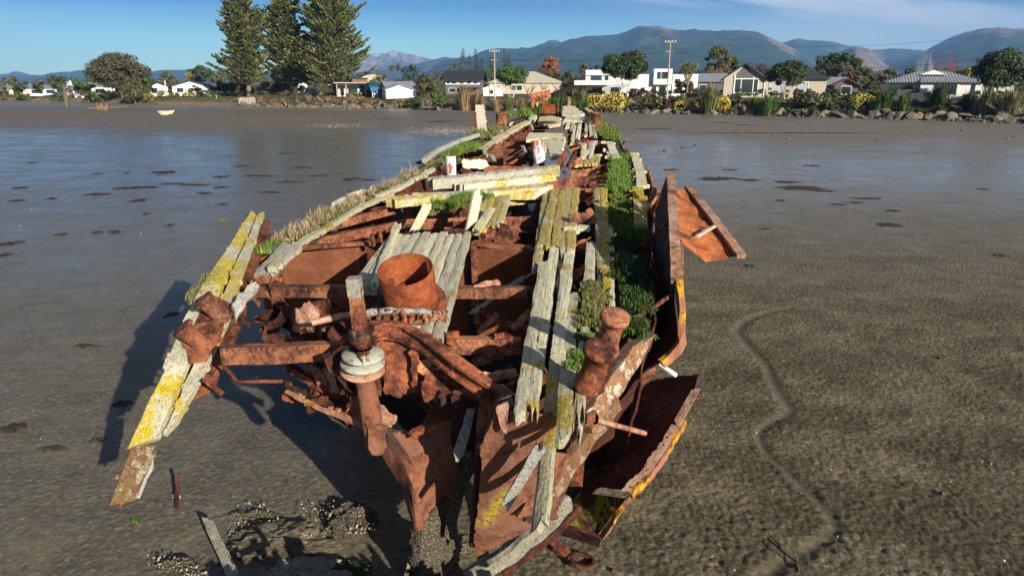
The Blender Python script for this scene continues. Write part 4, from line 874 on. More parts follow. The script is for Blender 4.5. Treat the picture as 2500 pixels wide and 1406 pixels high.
def house(name, label, px0, px1, dist, dep, wh, roof, rise, wm, rm, wins=(), yaw=0.0, zb=None, oh=0.45, cat='house', fm='frame_white', extras=None, group=None, zs=.86):
    d0 = dist; dist = KD((px0 + px1) / 2, dist); K_ = dist / d0
    x0, x1 = Y(px0, 235, dist).x, Y(px1, 235, dist).x; cx = (x0 + x1) / 2; aim = math.atan2(cx, dist); W = (x1 - x0) * math.cos(aim * .85); yaw = yaw - math.degrees(aim) * .85; z = gz(cx, dist) if zb is None else zb
    o = empty(name, (cx, dist, z), label, cat, group); o.rotation_euler = (0, 0, R(yaw)); L = (0, 0, 0); o.scale = (1, K_, K_ * zs)
    def bd(mb, nm, mt, par=o):
        q = mb.build(nm, mt, None); q.parent = par; return q
    h = W / 2; wl = MB()
    if roof == 'gable_y': wl.sweep([(0, 0, 0), (0, dep, 0)], [(-h, -.3), (h, -.3), (h, wh), (0, wh + rise), (-h, wh)])
    elif roof == 'gable_x': wl.sweep([(-h, 0, 0), (h, 0, 0)], [(0, -.3), (0, wh), (-dep / 2, wh + rise), (-dep, wh), (-dep, -.3)])
    else: wl.box(-h, h, 0, dep, -.3, wh)
    bd(wl, 'wall', wm)
    rf = MB(); t = .16
    if roof == 'gable_y':
        s = rise / h
        rf.sweep([(0, -oh, 0), (0, dep + oh, 0)], [(-h - oh, wh - oh * s), (0, wh + rise), (h + oh, wh - oh * s), (h + oh, wh - oh * s + t), (0, wh + rise + t), (-h - oh, wh - oh * s + t)])
    elif roof == 'gable_x':
        s = rise / (dep / 2)
        rf.sweep([(-h - oh, 0, 0), (h + oh, 0, 0)], [(oh, wh - oh * s + .01), (oh, wh - oh * s + t), (-dep / 2, wh + rise + t), (-dep - oh, wh - oh * s + t), (-dep - oh, wh - oh * s + .01), (-dep / 2, wh + rise + .01)])
    elif roof == 'hip':
        a, b = h + oh, dep + oh; rd = max(0.3, h - dep / 2)
        rf.add([(-a, -oh, wh), (a, -oh, wh), (a, b, wh), (-a, b, wh), (-a, -oh, wh + t), (a, -oh, wh + t), (a, b, wh + t), (-a, b, wh + t), (-rd, dep / 2, wh + rise), (rd, dep / 2, wh + rise)],
               [(3, 2, 1, 0), (0, 1, 5, 4), (1, 2, 6, 5), (2, 3, 7, 6), (3, 0, 4, 7), (4, 5, 9, 8), (5, 6, 9), (6, 7, 8, 9), (7, 4, 8)])
    else:
        rf.box(-h - oh, h + oh, -oh, dep + oh, wh + .003, wh + rise)
    bd(rf, 'roof', rm)
    for wdw in wins:
        a, b, c, d = wdw[:4]; mt = wdw[4] if len(wdw) > 4 else 'glass'; nm = 'door' if mt == 'green_door' else 'window'
        X0, X1 = -h + a * W, -h + b * W; g = bd(MB().box(X0, X1, -.035, .02, c, d), nm, mt)
        f = MB(); f.box(X0 - .09, X1 + .09, -.09, .02, d + .002, d + .12); f.box(X0 - .09, X1 + .09, -.09, .02, c - .12, c - .002)
        f.box(X0 - .09, X0 - .002, -.088, .02, c, d); f.box(X1 + .002, X1 + .09, -.088, .02, c, d)
        nn = max(1, int((X1 - X0) / 1.3)); 
        for q in range(1, nn): xx = X0 + (X1 - X0) * q / nn; f.box(xx - .035, xx + .035, -.08, -.036, c, d)
        bd(f, 'frame', fm, g)
    if extras: extras(o, bd, h)
    return o
G = 'glass'; CU = 'curtain'
def ex_white2(o, bd, h):
    bd(MB().box(-h - .3, h + .3, -.9, -.02, 2.55, 2.72), 'balcony_slab', 'frame_white'); bd(MB().box(-h + .2, h * .1, -1.3, -.9, 2.1, 2.3), 'pergola', 'frame_white')
# far left cluster
house('house', 'long low grey roofed house at the far left edge', -60, 95, 185, 9, 2.2, 'gable_x', 1.5, 'cream_wall', 'grey_roof', [(.3, .45, .8, 1.9), (.6, .75, .8, 1.9)], zs=0.75)
house('house', 'white low wing with grey roof left of the gabled white house', 72, 150, 172, 7, 2.3, 'gable_x', .9, 'white_wall', 'grey_roof', [(.1, .4, .6, 1.8), (.55, .8, .6, 1.8)], yaw=-8, zs=0.7)
def ex_ch(o, bd, h): bd(MB().box(h * .5, h * .5 + .5, 2, 2.5, 3, 5.0), 'chimney', 'white_wall'); 
house('house', 'tall gabled white house with a small chimney at the left', 142, 182, 168, 7, 3.0, 'gable_y', 1.5, 'white_wall', 'white_wall', [(.30, .6, 2.2, 3.4), (.7, .85, 1.0, 1.8)], extras=ex_ch, oh=.2, zs=0.66)
house('house', 'white house seen through the trunk of the huge gum tree', 222, 292, 168, 7, 2.4, 'gable_x', 1.0, 'white_wall', 'grey_roof', [(.2, .5, .7, 1.8)])
house('house', 'small white gabled house with a dark roof right of the gum tree', 366, 412, 152, 8, 2.5, 'gable_y', .9, 'white_wall', 'black_roof', [(.15, .45, .7, 2.1)], oh=.4, zs=0.8)
house('house', 'wider white gabled house with a dark roof left of the pines', 424, 512, 152, 9, 2.5, 'gable_y', 1.35, 'white_wall', 'black_roof', [(.12, .3, .9, 2.0, G), (.6, .8, .9, 2.0, G)], oh=.6, zs=0.8)
house('house', 'white wall of a house glimpsed under the middle pine', 730, 752, 178, 6, 2.6, 'gable_y', .7, 'white_wall', 'white_wall', [(.3, .6, .8, 1.8)])
def ex_flat(o, bd, h):
    bd(MB().box(-h * .25, h * .5, .5, 5, 3.25, 3.95), 'upper_wall', 'timber_wall'); bd(MB().box(-h * .32, h * .57, .2, 5.5, 3.95, 4.12), 'upper_roof', 'frame_dark')
    for xx in (-h, -h * .55, h * .95): bd(MB().box(xx - .12, xx + .12, -2.0, -1.76, -.1, 3.0), 'post', 'pole_wood')
    bd(MB().box(-h - .6, h + .8, -2.4, -.52, 2.95, 3.12), 'veranda_roof', 'cream_roof')
house('house', 'modern flat roofed beige house with a veranda behind the pines', 826, 922, 128, 9, 3.0, 'flat', .22, 'cream_wall', 'frame_dark', [(.06, .16, .3, 2.6, G), (.26, .5, .1, 2.6, G), (.54, .68, .1, 2.6, 'green_door'), (.84, .97, .8, 2.4, G)], extras=ex_flat, zs=0.8)
def ex_barrel(o, bd, h):
    a = MB(); a.sweep([(0, 0, 0), (0, 9, 0)], [(-h, 4.2)] + [(-h * math.cos(math.pi * q / 12), 4.2 + 1.5 * math.sin(math.pi * q / 12)) for q in range(1, 12)] + [(h, 4.2)]); bd(a, 'barrel_roof', 'cream_roof')
house('barn', 'pale building with a shallow curved roof behind the flat roofed house', 884, 945, 168, 9, 4.2, 'flat', .05, 'cream_wall', 'cream_roof', [(.4, .6, 3.0, 3.8)], extras=ex_barrel, oh=0.05, cat='building', zs=0.75)
def ex_cot(o, bd, h):
    s = MB(); s.sweep([(-h * .35, -2.6, 0), (-h * .35, .0, 0)], [(-2.9, 2.0), (0, 3.3), (2.9, 2.0), (2.9, 2.14), (0, 3.46), (-2.9, 2.14)]); bd(s, 'sunroom_roof', 'grey_roof')
    s = MB(); s.sweep([(-h * .35, -2.3, 0), (-h * .35, -.02, 0)], [(-2.6, -.2), (2.6, -.2), (2.6, 2.05), (0, 3.2), (-2.6, 2.05)]); bd(s, 'sunroom_wall', 'white_wall')
    for q in range(5): bd(MB().box(-h * .35 - 2.35 + q * .96, -h * .35 - 1.55 + q * .96, -2.34, -2.31, .7, 1.9), 'sunroom_window', 'curtain')
house('cottage', 'white weatherboard cottage with grey roof and a sunroom gable', 944, 1018, 120, 6, 2.5, 'gable_x', 1.5, 'white_wall', 'grey_roof', [(.78, .86, .8, 1.8)], yaw=14, extras=ex_cot, oh=.25, zs=0.64)
def ex_shel(o, bd, h): pass
house('shelter', 'small dark green roofed shelter left of the white cottage', 908, 942, 123, 4, 2.3, 'gable_x', .9, 'dark_wall', 'green_door', [(.2, .4, .8, 1.8)], cat='shed')
def ex_blk(o, bd, h):
    bd(MB().box(h * .05, h + .2, -2.0, -.02, 2.4, 3.3), 'balcony', 'dark_wall'); bd(MB().box(-h, h, -.06, -.02, 3.4, 5.05), 'upper_cladding', 'frame_white')
    for a, b in [(.05, .12), (.18, .32), (.42, .53), (.64, .73), (.83, .93)]: bd(MB().box(-h + 2 * h * a, -h + 2 * h * b, -.12, -.065, 3.7, 4.8), 'window', 'glass')
house('house', 'two storey house with a broad black roof and a dark balcony', 1088, 1172, 150, 10, 5.1, 'gable_x', 2.9, 'dark_wall', 'black_roof', [(.1, .3, .8, 2.1), (.5, .8, .3, 2.1)], extras=ex_blk, oh=.9, yaw=-6, zs=0.6)
house('house', 'low white house behind the concrete power pole', 1180, 1228, 130, 6, 1.9, 'gable_y', .9, 'white_wall', 'white_wall', [(.3, .5, .6, 1.5)], oh=.2, zs=0.7)
house('house', 'house with a big cream hipped roof below the autumn tree', 1195, 1372, 158, 14, 3.1, 'hip', 3.4, 'cream_wall', 'cream_roof', [(.05, .15, 1, 2.4), (.3, .45, 1, 2.4)], zs=0.74)
def ex_mod(o, bd, h):
    bd(MB().box(-h, -h * .42, -.4, 5, 4.9, 6.1), 'parapet', 'white_wall'); bd(MB().box(-h * 1.25, -h * .45, -2.2, -.02, 2.7, 3.7), 'balcony_wall', 'white_wall')
    bd(MB().box(h * .58, h, -.8, 5, 2.8, 6.3), 'upper_block', 'white_wall')
    for a, b, c, d in [(-.88, -.62, 3.75, 4.85), (-.55, -.46, 3.75, 4.85)]: bd(MB().box(h * a, h * b, -.06, -.01, c, d), 'window', 'glass')
    for a, b, c, d in [(.66, .74, 4.1, 5.6), (.76, .90, 4.1, 5.6)]: bd(MB().box(h * a, h * b, -.86, -.81, c, d), 'window', 'glass')
    for q in range(7): bd(MB().bar((-h * .4 + q * .55, -2.4, 2.6), (-h * .25 + q * .55, -.05, 3.6), .12, .12), 'pergola_rafter', 'frame_white')
house('modern_house', 'white flat roofed two storey modern house behind the big evergreen', 1428, 1636, 118, 9, 4.9, 'flat', .2, 'white_wall', 'white_wall', [(.08, .2, .3, 2.2), (.30, .42, .2, 2.2), (.66, .70, .3, 2.2, CU), (.78, .83, .1, 2.3), (.86, .94, .1, 2.3)], extras=ex_mod, oh=.02, zs=0.7)
house('garage', 'low white flat roofed block right of the wooden power pole', 1640, 1701, 124, 6, 3.5, 'flat', .4, 'white_wall', 'white_wall', [(.2, .4, .8, 2)], oh=.02, cat='building', zs=0.9)
house('house', 'low grey roofed house behind the cabbage tree', 1690, 1770, 140, 9, 2.8, 'gable_x', 1.6, 'dark_wall', 'grey_roof', [(.2, .4, .8, 2)])
def ex_gr(o, bd, h):
    s = MB(); s.sweep([(0, -.06, 0), (0, -.015, 0)], [(-h * .42, 2.75), (h * .42, 2.75), (h * .42, 3.2), (0, 4.55), (-h * .42, 3.2)]); bd(s, 'gable_cladding', 'dark_wall')
    bd(MB().box(-h * .50, -h * .44, -.12, -.02, 0, 3.2), 'trim', 'frame_white'); bd(MB().box(h * .99, h * 1.04, -.12, .1, 0, 2.5), 'downpipe', 'frame_white')
house('house', 'grey house with a dark front gable and a wide white framed window', 1765, 1862, 104, 9, 2.65, 'gable_y', 2.0, 'cream_wall', 'black_roof', [(.26, .42, .7, 2.55), (.44, .72, .7, 2.55), (.74, .84, .7, 2.55)], extras=ex_gr, oh=.55, zs=1.0)
house('house_wing', 'wing of the grey house behind the spreading shore tree', 1866, 2012, 106, 12, 2.75, 'hip', 2.9, 'cream_wall', 'black_roof', [(.08, .36, .5, 2.3, CU), (.55, .7, .5, 2.3, CU)], cat='house wing', zs=0.92)
house('house', 'small low house with a dark red gable in the gap right of the grey house', 2035, 2092, 122, 8, 2.0, 'gable_y', 1.1, 'dark_wall', 'red_roof', [(.3, .7, .3, 1.7)], oh=.6)
house('house', 'low house with a grey green roof behind the dark red gable', 2008, 2060, 128, 8, 2.0, 'gable_x', 1.4, 'timber_wall', 'grey_roof', [(.3, .5, .6, 1.7)])
def ex_wh(o, bd, h):
    bd(MB().box(-h * .985, -h * .46, -.05, -.01, .9, 2.15), 'window', 'glass'); bd(MB().box(-h * .32, h, -1.5, 1, -.3, 2.3), 'front_wall', 'white_wall')
    rf = MB(); a = h + .5; rf.add([(-h * .36, -2.0, 2.31), (a, -2.0, 2.31), (a, 4, 2.31), (-h * .36, 4, 2.31), (-h * .2, 4, 3.7), (h * .35, 4, 3.7)], [(0, 1, 5, 4), (1, 2, 5), (3, 0, 4), (3, 2, 1, 0), (2, 3, 4, 5)]); bd(rf, 'front_roof', 'tin_roof')
    g = bd(MB().box(-h * .02, h * .46, -1.56, -1.51, .6, 2.1), 'window', 'glass'); bd(MB().box(h * .46, h * .50, -1.6, -1.5, .5, 2.2), 'frame', 'frame_white', g)
    s = MB(); s.sweep([(-h * .02, 1.8, 0), (-h * .02, 4.3, 0)], [(-1.9, 3.45), (1.9, 3.45), (0, 4.15)]); bd(s, 'gable_vent', 'white_wall')
    bd(MB().box(h * .76, h * .84, -1.55, -1.505, .8, 2.0), 'window', 'glass')
house('house', 'long white house with a grey hipped corrugated roof near the right edge', 2168, 2384, 96, 9, 2.3, 'hip', 1.75, 'white_wall', 'tin_roof', [], extras=ex_wh, yaw=2, zs=0.88)
house('house', 'grey roofed low house behind the dark tree at the right edge', 2392, 2470, 104, 8, 2.3, 'gable_x', 1.2, 'white_wall', 'grey_roof', [(.2, .4, .6, 1.7)])
# bench, fence, car, signs, poles
BY = KD(2208, 92, 8); p = Y(2208, 235, BY); o = empty('bench', (p.x, BY, gz(p.x, BY)), 'black slatted bench in front of the white house window', 'bench')
b = MB(); [b.box(p.x - 1.3, p.x + 1.3, BY - .05, BY, o.location.z + z_, o.location.z + z_ + .16) for z_ in (.55, .8, 1.05)]; b.build('backrest', 'frame_dark', o)
b = MB(); b.box(p.x - 1.3, p.x + 1.3, BY - .6, BY - .07, o.location.z + .42, o.location.z + .48); b.build('seat', 'frame_dark', o)
for s_ in (-1.2, 1.2): MB().box(p.x + s_ - .05, p.x + s_ + .05, BY - .55, BY - .1, o.location.z - .1, o.location.z + .41).build('leg', 'frame_dark', o)
def ob(mb, name, mat, label, cat, loc, group=None): return tag(mb.build(name, mat, loc=loc), label, cat, group)
FY = KD(2240, 90, 8); p = Y(2240, 250, FY); f = MB(); z_ = gz(p.x, FY)
for q in range(26): f.box(p.x - 1.2 + q * .19, p.x - 1.12 + q * .19, FY - .05, FY, z_ - .1, z_ + 1.0)
f.box(p.x - 1.3, p.x + 3.8, FY + .003, FY + .06, z_ + .8, z_ + .9); ob(f, 'picket_fence', 'frame_dark', 'dark picket fence below the white house wall', 'fence', (p.x, FY, z_))
PY_ = KD(600, 134, 3); o = empty('palisade', (*Y(600, 240, PY_).to_2d(), 1.0), 'short row of upright timber posts on the bank below the left pine', 'fence')
for q in range(12):
    p = Y(583 + q * 3.5, 240, PY_); MB().tube([(p.x, PY_, .4), (p.x, PY_, 1.75 + U(-.1, .1))], .09, 7).build('post', 'bark_pale', o)
# parked car
CY = KD(757, 138, 8); p = Y(757, 232, CY); z_ = gz(p.x, CY); o = empty('parked_car', (p.x, CY, z_), 'dark estate car parked under the right hand pine', 'car')
plain('car_paint', (0.02, 0.025, 0.035), 0.25, 0.05, spec=0.6); plain('tyre', (0.02, 0.02, 0.02), 0.9, 0.1)
c = MB(); c.sweep([(p.x, CY - .9, z_), (p.x, CY + .9, z_)], [(-2.2, .35), (2.2, .35), (2.25, .85), (1.9, 1.0), (1.5, 1.5), (-.3, 1.55), (-1.0, 1.02), (-2.1, .88)][::1]); c.build('body', 'car_paint', o)
c = MB(); c.sweep([(p.x, CY - .94, z_), (p.x, CY - .905, z_)], [(-.75, 1.02), (1.6, 1.02), (1.3, 1.42), (-.25, 1.45)]); c.build('window', 'glass', o)
for s_ in (-1.35, 1.4):
    MB().lathe((p.x + s_, CY - .95, z_ + .33), [(.02, 0), (.32, 0), (.32, .2), (.02, .2)], 16, (0, 1, 0)).build('wheel', 'tyre', o)
def pole(px, pyt, dist0, mat, label, name='power_pole', arm=True, r=.15, conc=0.0, cat='power pole'):
    dist = KD(px, dist0, 6); p = Y(px, pyt, dist); b = gz(p.x, dist); o = empty(name, (p.x, dist, b), label, cat); H_ = p.z
    if conc: MB().tube([(p.x, dist, b - .2), (p.x, dist, lerp(b, H_, conc))], [.17, .14], 8).build('pole_base', 'concrete', o); MB().tube([(p.x, dist, lerp(b, H_, conc) - .6), (p.x, dist, H_)], [.15, .11], 8).build('pole', mat, o)
    else: MB().tube([(p.x, dist, b - .2), (p.x, dist, H_)], [r, r * .75], 8).build('pole', mat, o)
    if arm:
        MB().box(p.x - .9, p.x + .9, dist - .15, dist - .03, H_ - .35, H_ - .22).build('crossarm', 'pole_wood', o); MB().box(p.x - .7, p.x + .7, dist - .15, dist - .03, H_ - 1.75, H_ - 1.62).build('crossarm', 'pole_wood', o)
        for s_ in (-.8, -.3, .3, .8): MB().lathe((p.x + s_, dist - .09, H_ - .22), [(.03, 0), (.07, .06), (.07, .14), (.02, .2)], 8).build('insulator', 'frame_white', o)
    return Vector((p.x, dist - .09, H_))
t1 = pole(1207, 122, 113, 'pole_wood', 'pale based power pole in the middle of the shore', conc=.52)
t2 = pole(1637, 99, 101, 'pole_wood', 'wooden power pole with a pale base beside the white modern house', conc=.48)
pole(557, 160, 147, 'frame_dark', 'thin dark lamp post left of the tall pines', 'lamp_post', False, .09, cat='lamp post')
pole(402, 197, 150, 'bark_pale', 'short pale post before the white gabled houses', 'timber_post', False, .2, cat='post')
pole(528, 233, 138, 'bark_pale', 'short pale bollard on the left bank', 'marker_post', False, .09, cat='post')
def wire(a, b, sag, label, r=.028):
    pts = [lerp(a, b, i / 24) - Vector((0, 0, sag * 4 * (i / 24) * (1 - i / 24))) for i in range(25)]; m_ = MB(); m_.tube(pts, r, 4); ob(m_, 'power_line', 'frame_dark', label, 'cable', a)
A_ = Y(1207, 137, 110); B_ = Y(1637, 124, 101)
wire(Y(560, 172, KD(560, 147, 6)), t1 - Vector((0, 0, 1.5)), 1.6, 'sagging power line from the lamp post to the pale based pole'); wire(t1 - Vector((0, 0, 1.5)), t2 - Vector((0, 0, 1.6)), .9, 'power line between the two power poles')
wire(t2 - Vector((0, 0, 1.6)), Y(2560, 118, 98), 2.6, 'power line from the wooden pole to the right edge'); wire(t2 - Vector((0, 0, .2)), Y(2560, 70, 98), 1.5, 'thin upper wire from the wooden pole to the right edge', .014)
# small blue sign before the flat roofed house
SY = KD(915, 126, 6); p = Y(915, 228, SY); z_ = gz(p.x, SY); o = empty('park_sign', (p.x, SY, z_), 'small blue and white sign before the flat roofed house', 'sign')
plain('sign_blue', (0.03, 0.16, 0.45), 0.5, 0.05)
MB().box(p.x - .5, p.x - .4, SY, SY + .1, z_, z_ + 1.9).build('post', 'frame_white', o); MB().box(p.x + .4, p.x + .5, SY, SY + .1, z_, z_ + 1.9).build('post', 'frame_white', o); MB().box(p.x - .8, p.x + .8, SY - .07, SY - .01, z_ + 1.2, z_ + 2.0).build('panel', 'sign_blue', o)
QY = KD(1612, 100, 8); p = Y(1612, 233, QY); ob(MB().box(p.x + 1.7, p.x + 3.2, QY - .4, QY, 2.0, 2.95), 'planter', 'white_wall', 'white low planter box at the foot of the wooden power pole', 'planter', (p.x + 2, QY, 2.0))
TY = KD(196, 158, 6); p = Y(196, 236, TY); o = empty('picnic_table', (p.x, TY, 1.2), 'white picnic table on the grass left of the gum tree', 'table')
MB().box(p.x - 1, p.x + 1, TY - .4, TY + .4, 1.9, 1.98).build('tabletop', 'frame_white', o); MB().box(p.x - 1, p.x + 1, TY - 1, TY - .7, 1.6, 1.66).build('bench', 'frame_white', o)
for s_ in (-.8, .8): MB().box(p.x + s_ - .05, p.x + s_ + .05, TY - .8, TY + .2, 1.1, 1.59).build('leg', 'frame_white', o)
# dinghy
p = Z(407, 281, 0); o = empty('dinghy', (p.x, p.y, 0), 'small cream dinghy aground near the left shore', 'boat'); plain('dinghy_paint', (0.70, 0.60, 0.38), 0.5, 0.08)
def ring(h_, k_, n_=9):
    L_ = [(-1.3, .0), (-1.15, .45), (-.5, .58), (.4, .56), (1.0, .36), (1.35, 0)]; up_ = [(a * k_, b * k_, h_ + .12 * (a > .8)) for a, b in L_]; return up_ + [(a, -b, c_) for a, b, c_ in up_[-2:0:-1]]
r1, r2, r3, r4 = ring(.02, .62), ring(.55, 1.0), ring(.55, .92), ring(.12, .55); c = MB(); n_ = len(r1); vs = [(p.x + a, p.y + b * 1.1, z_) for rr_ in (r1, r2, r3, r4) for (a, b, z_) in rr_]
fs = [(i * n_ + q, i * n_ + (q + 1) % n_, (i + 1) * n_ + (q + 1) % n_, (i + 1) * n_ + q) for i in range(3) for q in range(n_)] + [tuple(range(n_ - 1, -1, -1)), tuple(3 * n_ + q for q in range(n_))]
c.add(vs, fs).build('hull', 'dinghy_paint', o); MB().box(p.x - .2, p.x + .1, p.y - .52, p.y + .52, .42, .47).build('seat', 'brown_wood', o)
# old mooring stumps left
o = empty('old_stumps', (*Z(246, 268, 0).to_2d(), 0), 'dark broken timber frame standing at the left waterline', 'timber ruin')
for q in range(7): p = Z(236 + q * 4, 268 + U(-3, 3), 0); MB().tube([(p.x, p.y, -.1), (p.x + U(-.2, .2), p.y, U(.5, 1.3))], .16, 6).build('stump', 'brown_wood', o)
MB().bar(Z(215, 265, .1), Z(310, 261, .1), .2, .12, n=6).jit(.1, .6).build('beam', 'brown_wood', o)
p0 = Y(1560, 238, 112)
# ================================================================ WRECK
rnd = random.Random(21)
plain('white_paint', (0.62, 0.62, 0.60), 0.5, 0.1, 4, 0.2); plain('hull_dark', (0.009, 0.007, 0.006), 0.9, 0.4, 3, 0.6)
plain('soil', (0.050, 0.038, 0.022), 0.98, 0.4, 6, 1.0); plain('moss_soil', (0.035, 0.050, 0.012), 0.98, 0.5, 6, 1.0)
leafy('grass_green', (0.035, 0.075, 0.010), (0.10, 0.18, 0.020), (0.22, 0.30, 0.05), 2.0)
leafy('grass_dark', (0.010, 0.022, 0.004), (0.030, 0.062, 0.009), (0.075, 0.125, 0.018), 2.0)
leafy('grass_dry', (0.14, 0.10, 0.055), (0.30, 0.22, 0.13), (0.50, 0.40, 0.26), 2.0)
leafy('grass_olive', (0.06, 0.07, 0.018), (0.15, 0.15, 0.04), (0.27, 0.25, 0.09), 2.0)
rust('plate_lichen', (0.07, 0.028, 0.02), (0.25, 0.105, 0.065), (0.40, 0.19, 0.12), 0.6, 0.9, 0.0)
def mat_painted():
    n = NT('flaking_paint'); f = n.noise(5, 6, 0.65, co=n.map((1, 1, .4))); a = n.noise(14, 6, 0.7)
    c = n.mix(n.step(f, 0.50, 0.54), (0.62, 0.64, 0.64), n.ramp(a, [(0.3, (0.20, 0.05, 0.018)), (0.6, (0.42, 0.13, 0.05))]))
    M['flaking_paint'] = n.done(c, 0.6, n.bump(f, 0.4, 0.01), 0.3)
mat_painted()
def mat_disc():
    n = NT('disc_paint'); f = n.noise(9, 6, 0.7); c = n.mix(n.step(f, 0.50, 0.60), (0.36, 0.37, 0.29), (0.22, 0.12, 0.08))
    M['disc_paint'] = n.done(c, 0.75, n.bump(n.noise(30, 6, 0.7), 0.6, 0.01), 0.2)
mat_disc()
def mat_beam_lichen():
    n = NT('moss_plate'); f = n.noise(4.5, 7, 0.7); a = n.noise(20, 6, 0.75)
    c = n.ramp(a, [(0.3, (0.02, 0.014, 0.010)), (0.6, (0.07, 0.035, 0.022))])
    c = n.mix(n.step(f, 0.44, 0.56), c, n.ramp(a, [(0.35, (0.10, 0.085, 0.008)), (0.6, (0.30, 0.24, 0.02))]))
    M['moss_plate'] = n.done(c, 0.9, n.bump(a, 0.8, 0.02), 0.2)
mat_beam_lichen()
def mat_edge():
    n = NT('orange_lichen'); f = n.noise(16, 6, 0.7); g = n.noise(3.5, 4, 0.6)
    c = n.ramp(f, [(0.38, (0.12, 0.05, 0.03)), (0.48, (0.42, 0.19, 0.02)), (0.62, (0.52, 0.32, 0.03))])
    M['orange_lichen'] = n.done(n.mix(n.step(g, 0.44, 0.52), c, (0.30, 0.13, 0.08)), 0.9, n.bump(f, 1.0, 0.02), 0.1)
mat_edge()
def mat_barn():
    n = NT('barnacles'); f = n.noise(7, 6, 0.7); v = n.math('ADD', n.math('MULTIPLY', n.voro(58), 0.7), n.math('MULTIPLY', n.noise(22, 6, .8), 0.3))
    c = n.ramp(v, [(0.20, (0.44, 0.39, 0.30)), (0.36, (0.20, 0.17, 0.12)), (0.52, (0.07, 0.058, 0.038))])
    c = n.mix(n.step(f, 0.52, 0.62), c, (0.085, 0.075, 0.045))
    M['barnacles'] = n.done(c, 0.9, n.bump(n.math('SUBTRACT', 1.0, v), 1.0, 0.04), 0.2)
mat_barn()
def mat_stem():
    n = NT('stem_rust'); a = n.noise(2.9, 10, 0.76, dist=1.2); b = n.noise(13, 8, 0.8); sx = n.t.nodes.new('ShaderNodeSeparateXYZ'); n.t.links.new(n.co, sx.inputs[0])
    f = n.math('ADD', n.math('MULTIPLY', a, 0.6), n.math('MULTIPLY', b, 0.4))
    c = n.ramp(f, [(0.34, (0.03, 0.02, 0.017)), (0.43, (0.13, 0.06, 0.04)), (0.50, (0.34, 0.125, 0.06)), (0.57, (0.26, 0.15, 0.12)), (0.66, (0.10, 0.055, 0.045))])
    d = n.voro(30); bn = n.ramp(d, [(0.0, (0.60, 0.55, 0.45)), (0.3, (0.33, 0.29, 0.22)), (0.5, (0.12, 0.10, 0.07))])
    c = n.mix(n.step(n.math('ADD', sx.outputs[2], n.math('MULTIPLY', b, 0.5)), 0.95, 0.75), c, bn)
    M['stem_rust'] = n.done(c, 0.85, n.bump(f, 1.0, 0.10), 0.25)
mat_stem()
wood('rot_wood', (0.20, 0.12, 0.065), (0.05, 0.028, 0.015), 0.06, 0.55, crack=1.0, along=(12, 1.2, 12))
ORG = Vector((0.0, 7.0, 0.0))
WR = empty('shipwreck', ORG, 'long rusted shipwreck with broken lichen covered deck planks lying on the mud', 'shipwreck')
def pk(c4, mat='lichen_wood', t=0.075, dz=0.0, label=None, name='deck_plank', m=4, rag=(0.05, 0.03), **k):
    """c4: (xnl,xnr,yn, xfl,xfr,yf) pixel corners laid on the deck"""
    a, b, yn, c, d, yf = c4
    A, B, C, E = D(a, yn, dz), D(b, yn, dz), D(d, yf, dz), D(c, yf, dz)
    o = plank(A, B, C, E, t, m=m, rag=rag, **k).build(name, mat, WR)
    if label: o['label'] = label
    return o
def pk3(A, B, C, E, mat, name='deck_plank', t=0.07, label=None, parent=None, **k):
    o = plank(A, B, C, E, t, **k).build(name, mat, parent or WR)
    if label: o['label'] = label
    return o
# ---------------------------------------------------------------- hull shell
# gunwale lines (pixel) projected on the deck surface
GL = [(600, 690), (632, 640), (655, 612), (700, 580), (745, 548), (800, 515), (850, 490), (905, 462), (960, 440), (1010, 413), (1050, 390), (1110, 358), (1160, 332), (1215, 305), (1262, 287), (1300, 275), (1330, 266)]
GR = [(1600, 930), (1612, 860), (1606, 780), (1600, 700), (1598, 620), (1600, 560), (1598, 500), (1590, 450), (1580, 410), (1562, 375), (1530, 350), (1512, 325), (1490, 303), (1470, 288), (1445, 276), (1415, 267)]
gl = [D(*p) for p in GL]; gr = [D(*p) for p in GR]
def shell(g, sgn, name, sx=1.0, keel=0.35):
    bot = []
    for p in g:
        cx = -0.9 + (p.y - 5) * 0.118; bot.append(Vector((lerp(p.x, cx, keel), p.y, -0.15)))
    mid = [Vector((lerp(a.x, b.x, 0.28), a.y, a.z * 0.42)) for a, b in zip(g, bot)]
    return patch([[p - Vector((0, 0, .03)) for p in g], mid, bot], name, 'rust_dark', WR, res=.14, t=.02, dent=.03, eat=.10, holes=True, hole_t=.52, hole_f=1.4, eat_sides='UL')
shell(gl[2:], -1, 'hull_side'); shell(gr[2:], 1, 'hull_side')
# floor of the hold, coloured near black to stand in for deep shade
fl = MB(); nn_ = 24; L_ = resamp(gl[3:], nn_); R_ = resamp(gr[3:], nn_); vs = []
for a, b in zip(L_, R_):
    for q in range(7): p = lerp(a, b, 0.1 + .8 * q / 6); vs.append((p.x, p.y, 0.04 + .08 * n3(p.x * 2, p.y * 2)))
fl.add(vs, [(i * 7 + q, i * 7 + q + 1, i * 7 + q + 8, i * 7 + q + 7) for i in range(nn_) for q in range(6)]).build('hold_floor_shade', 'hull_dark', WR)
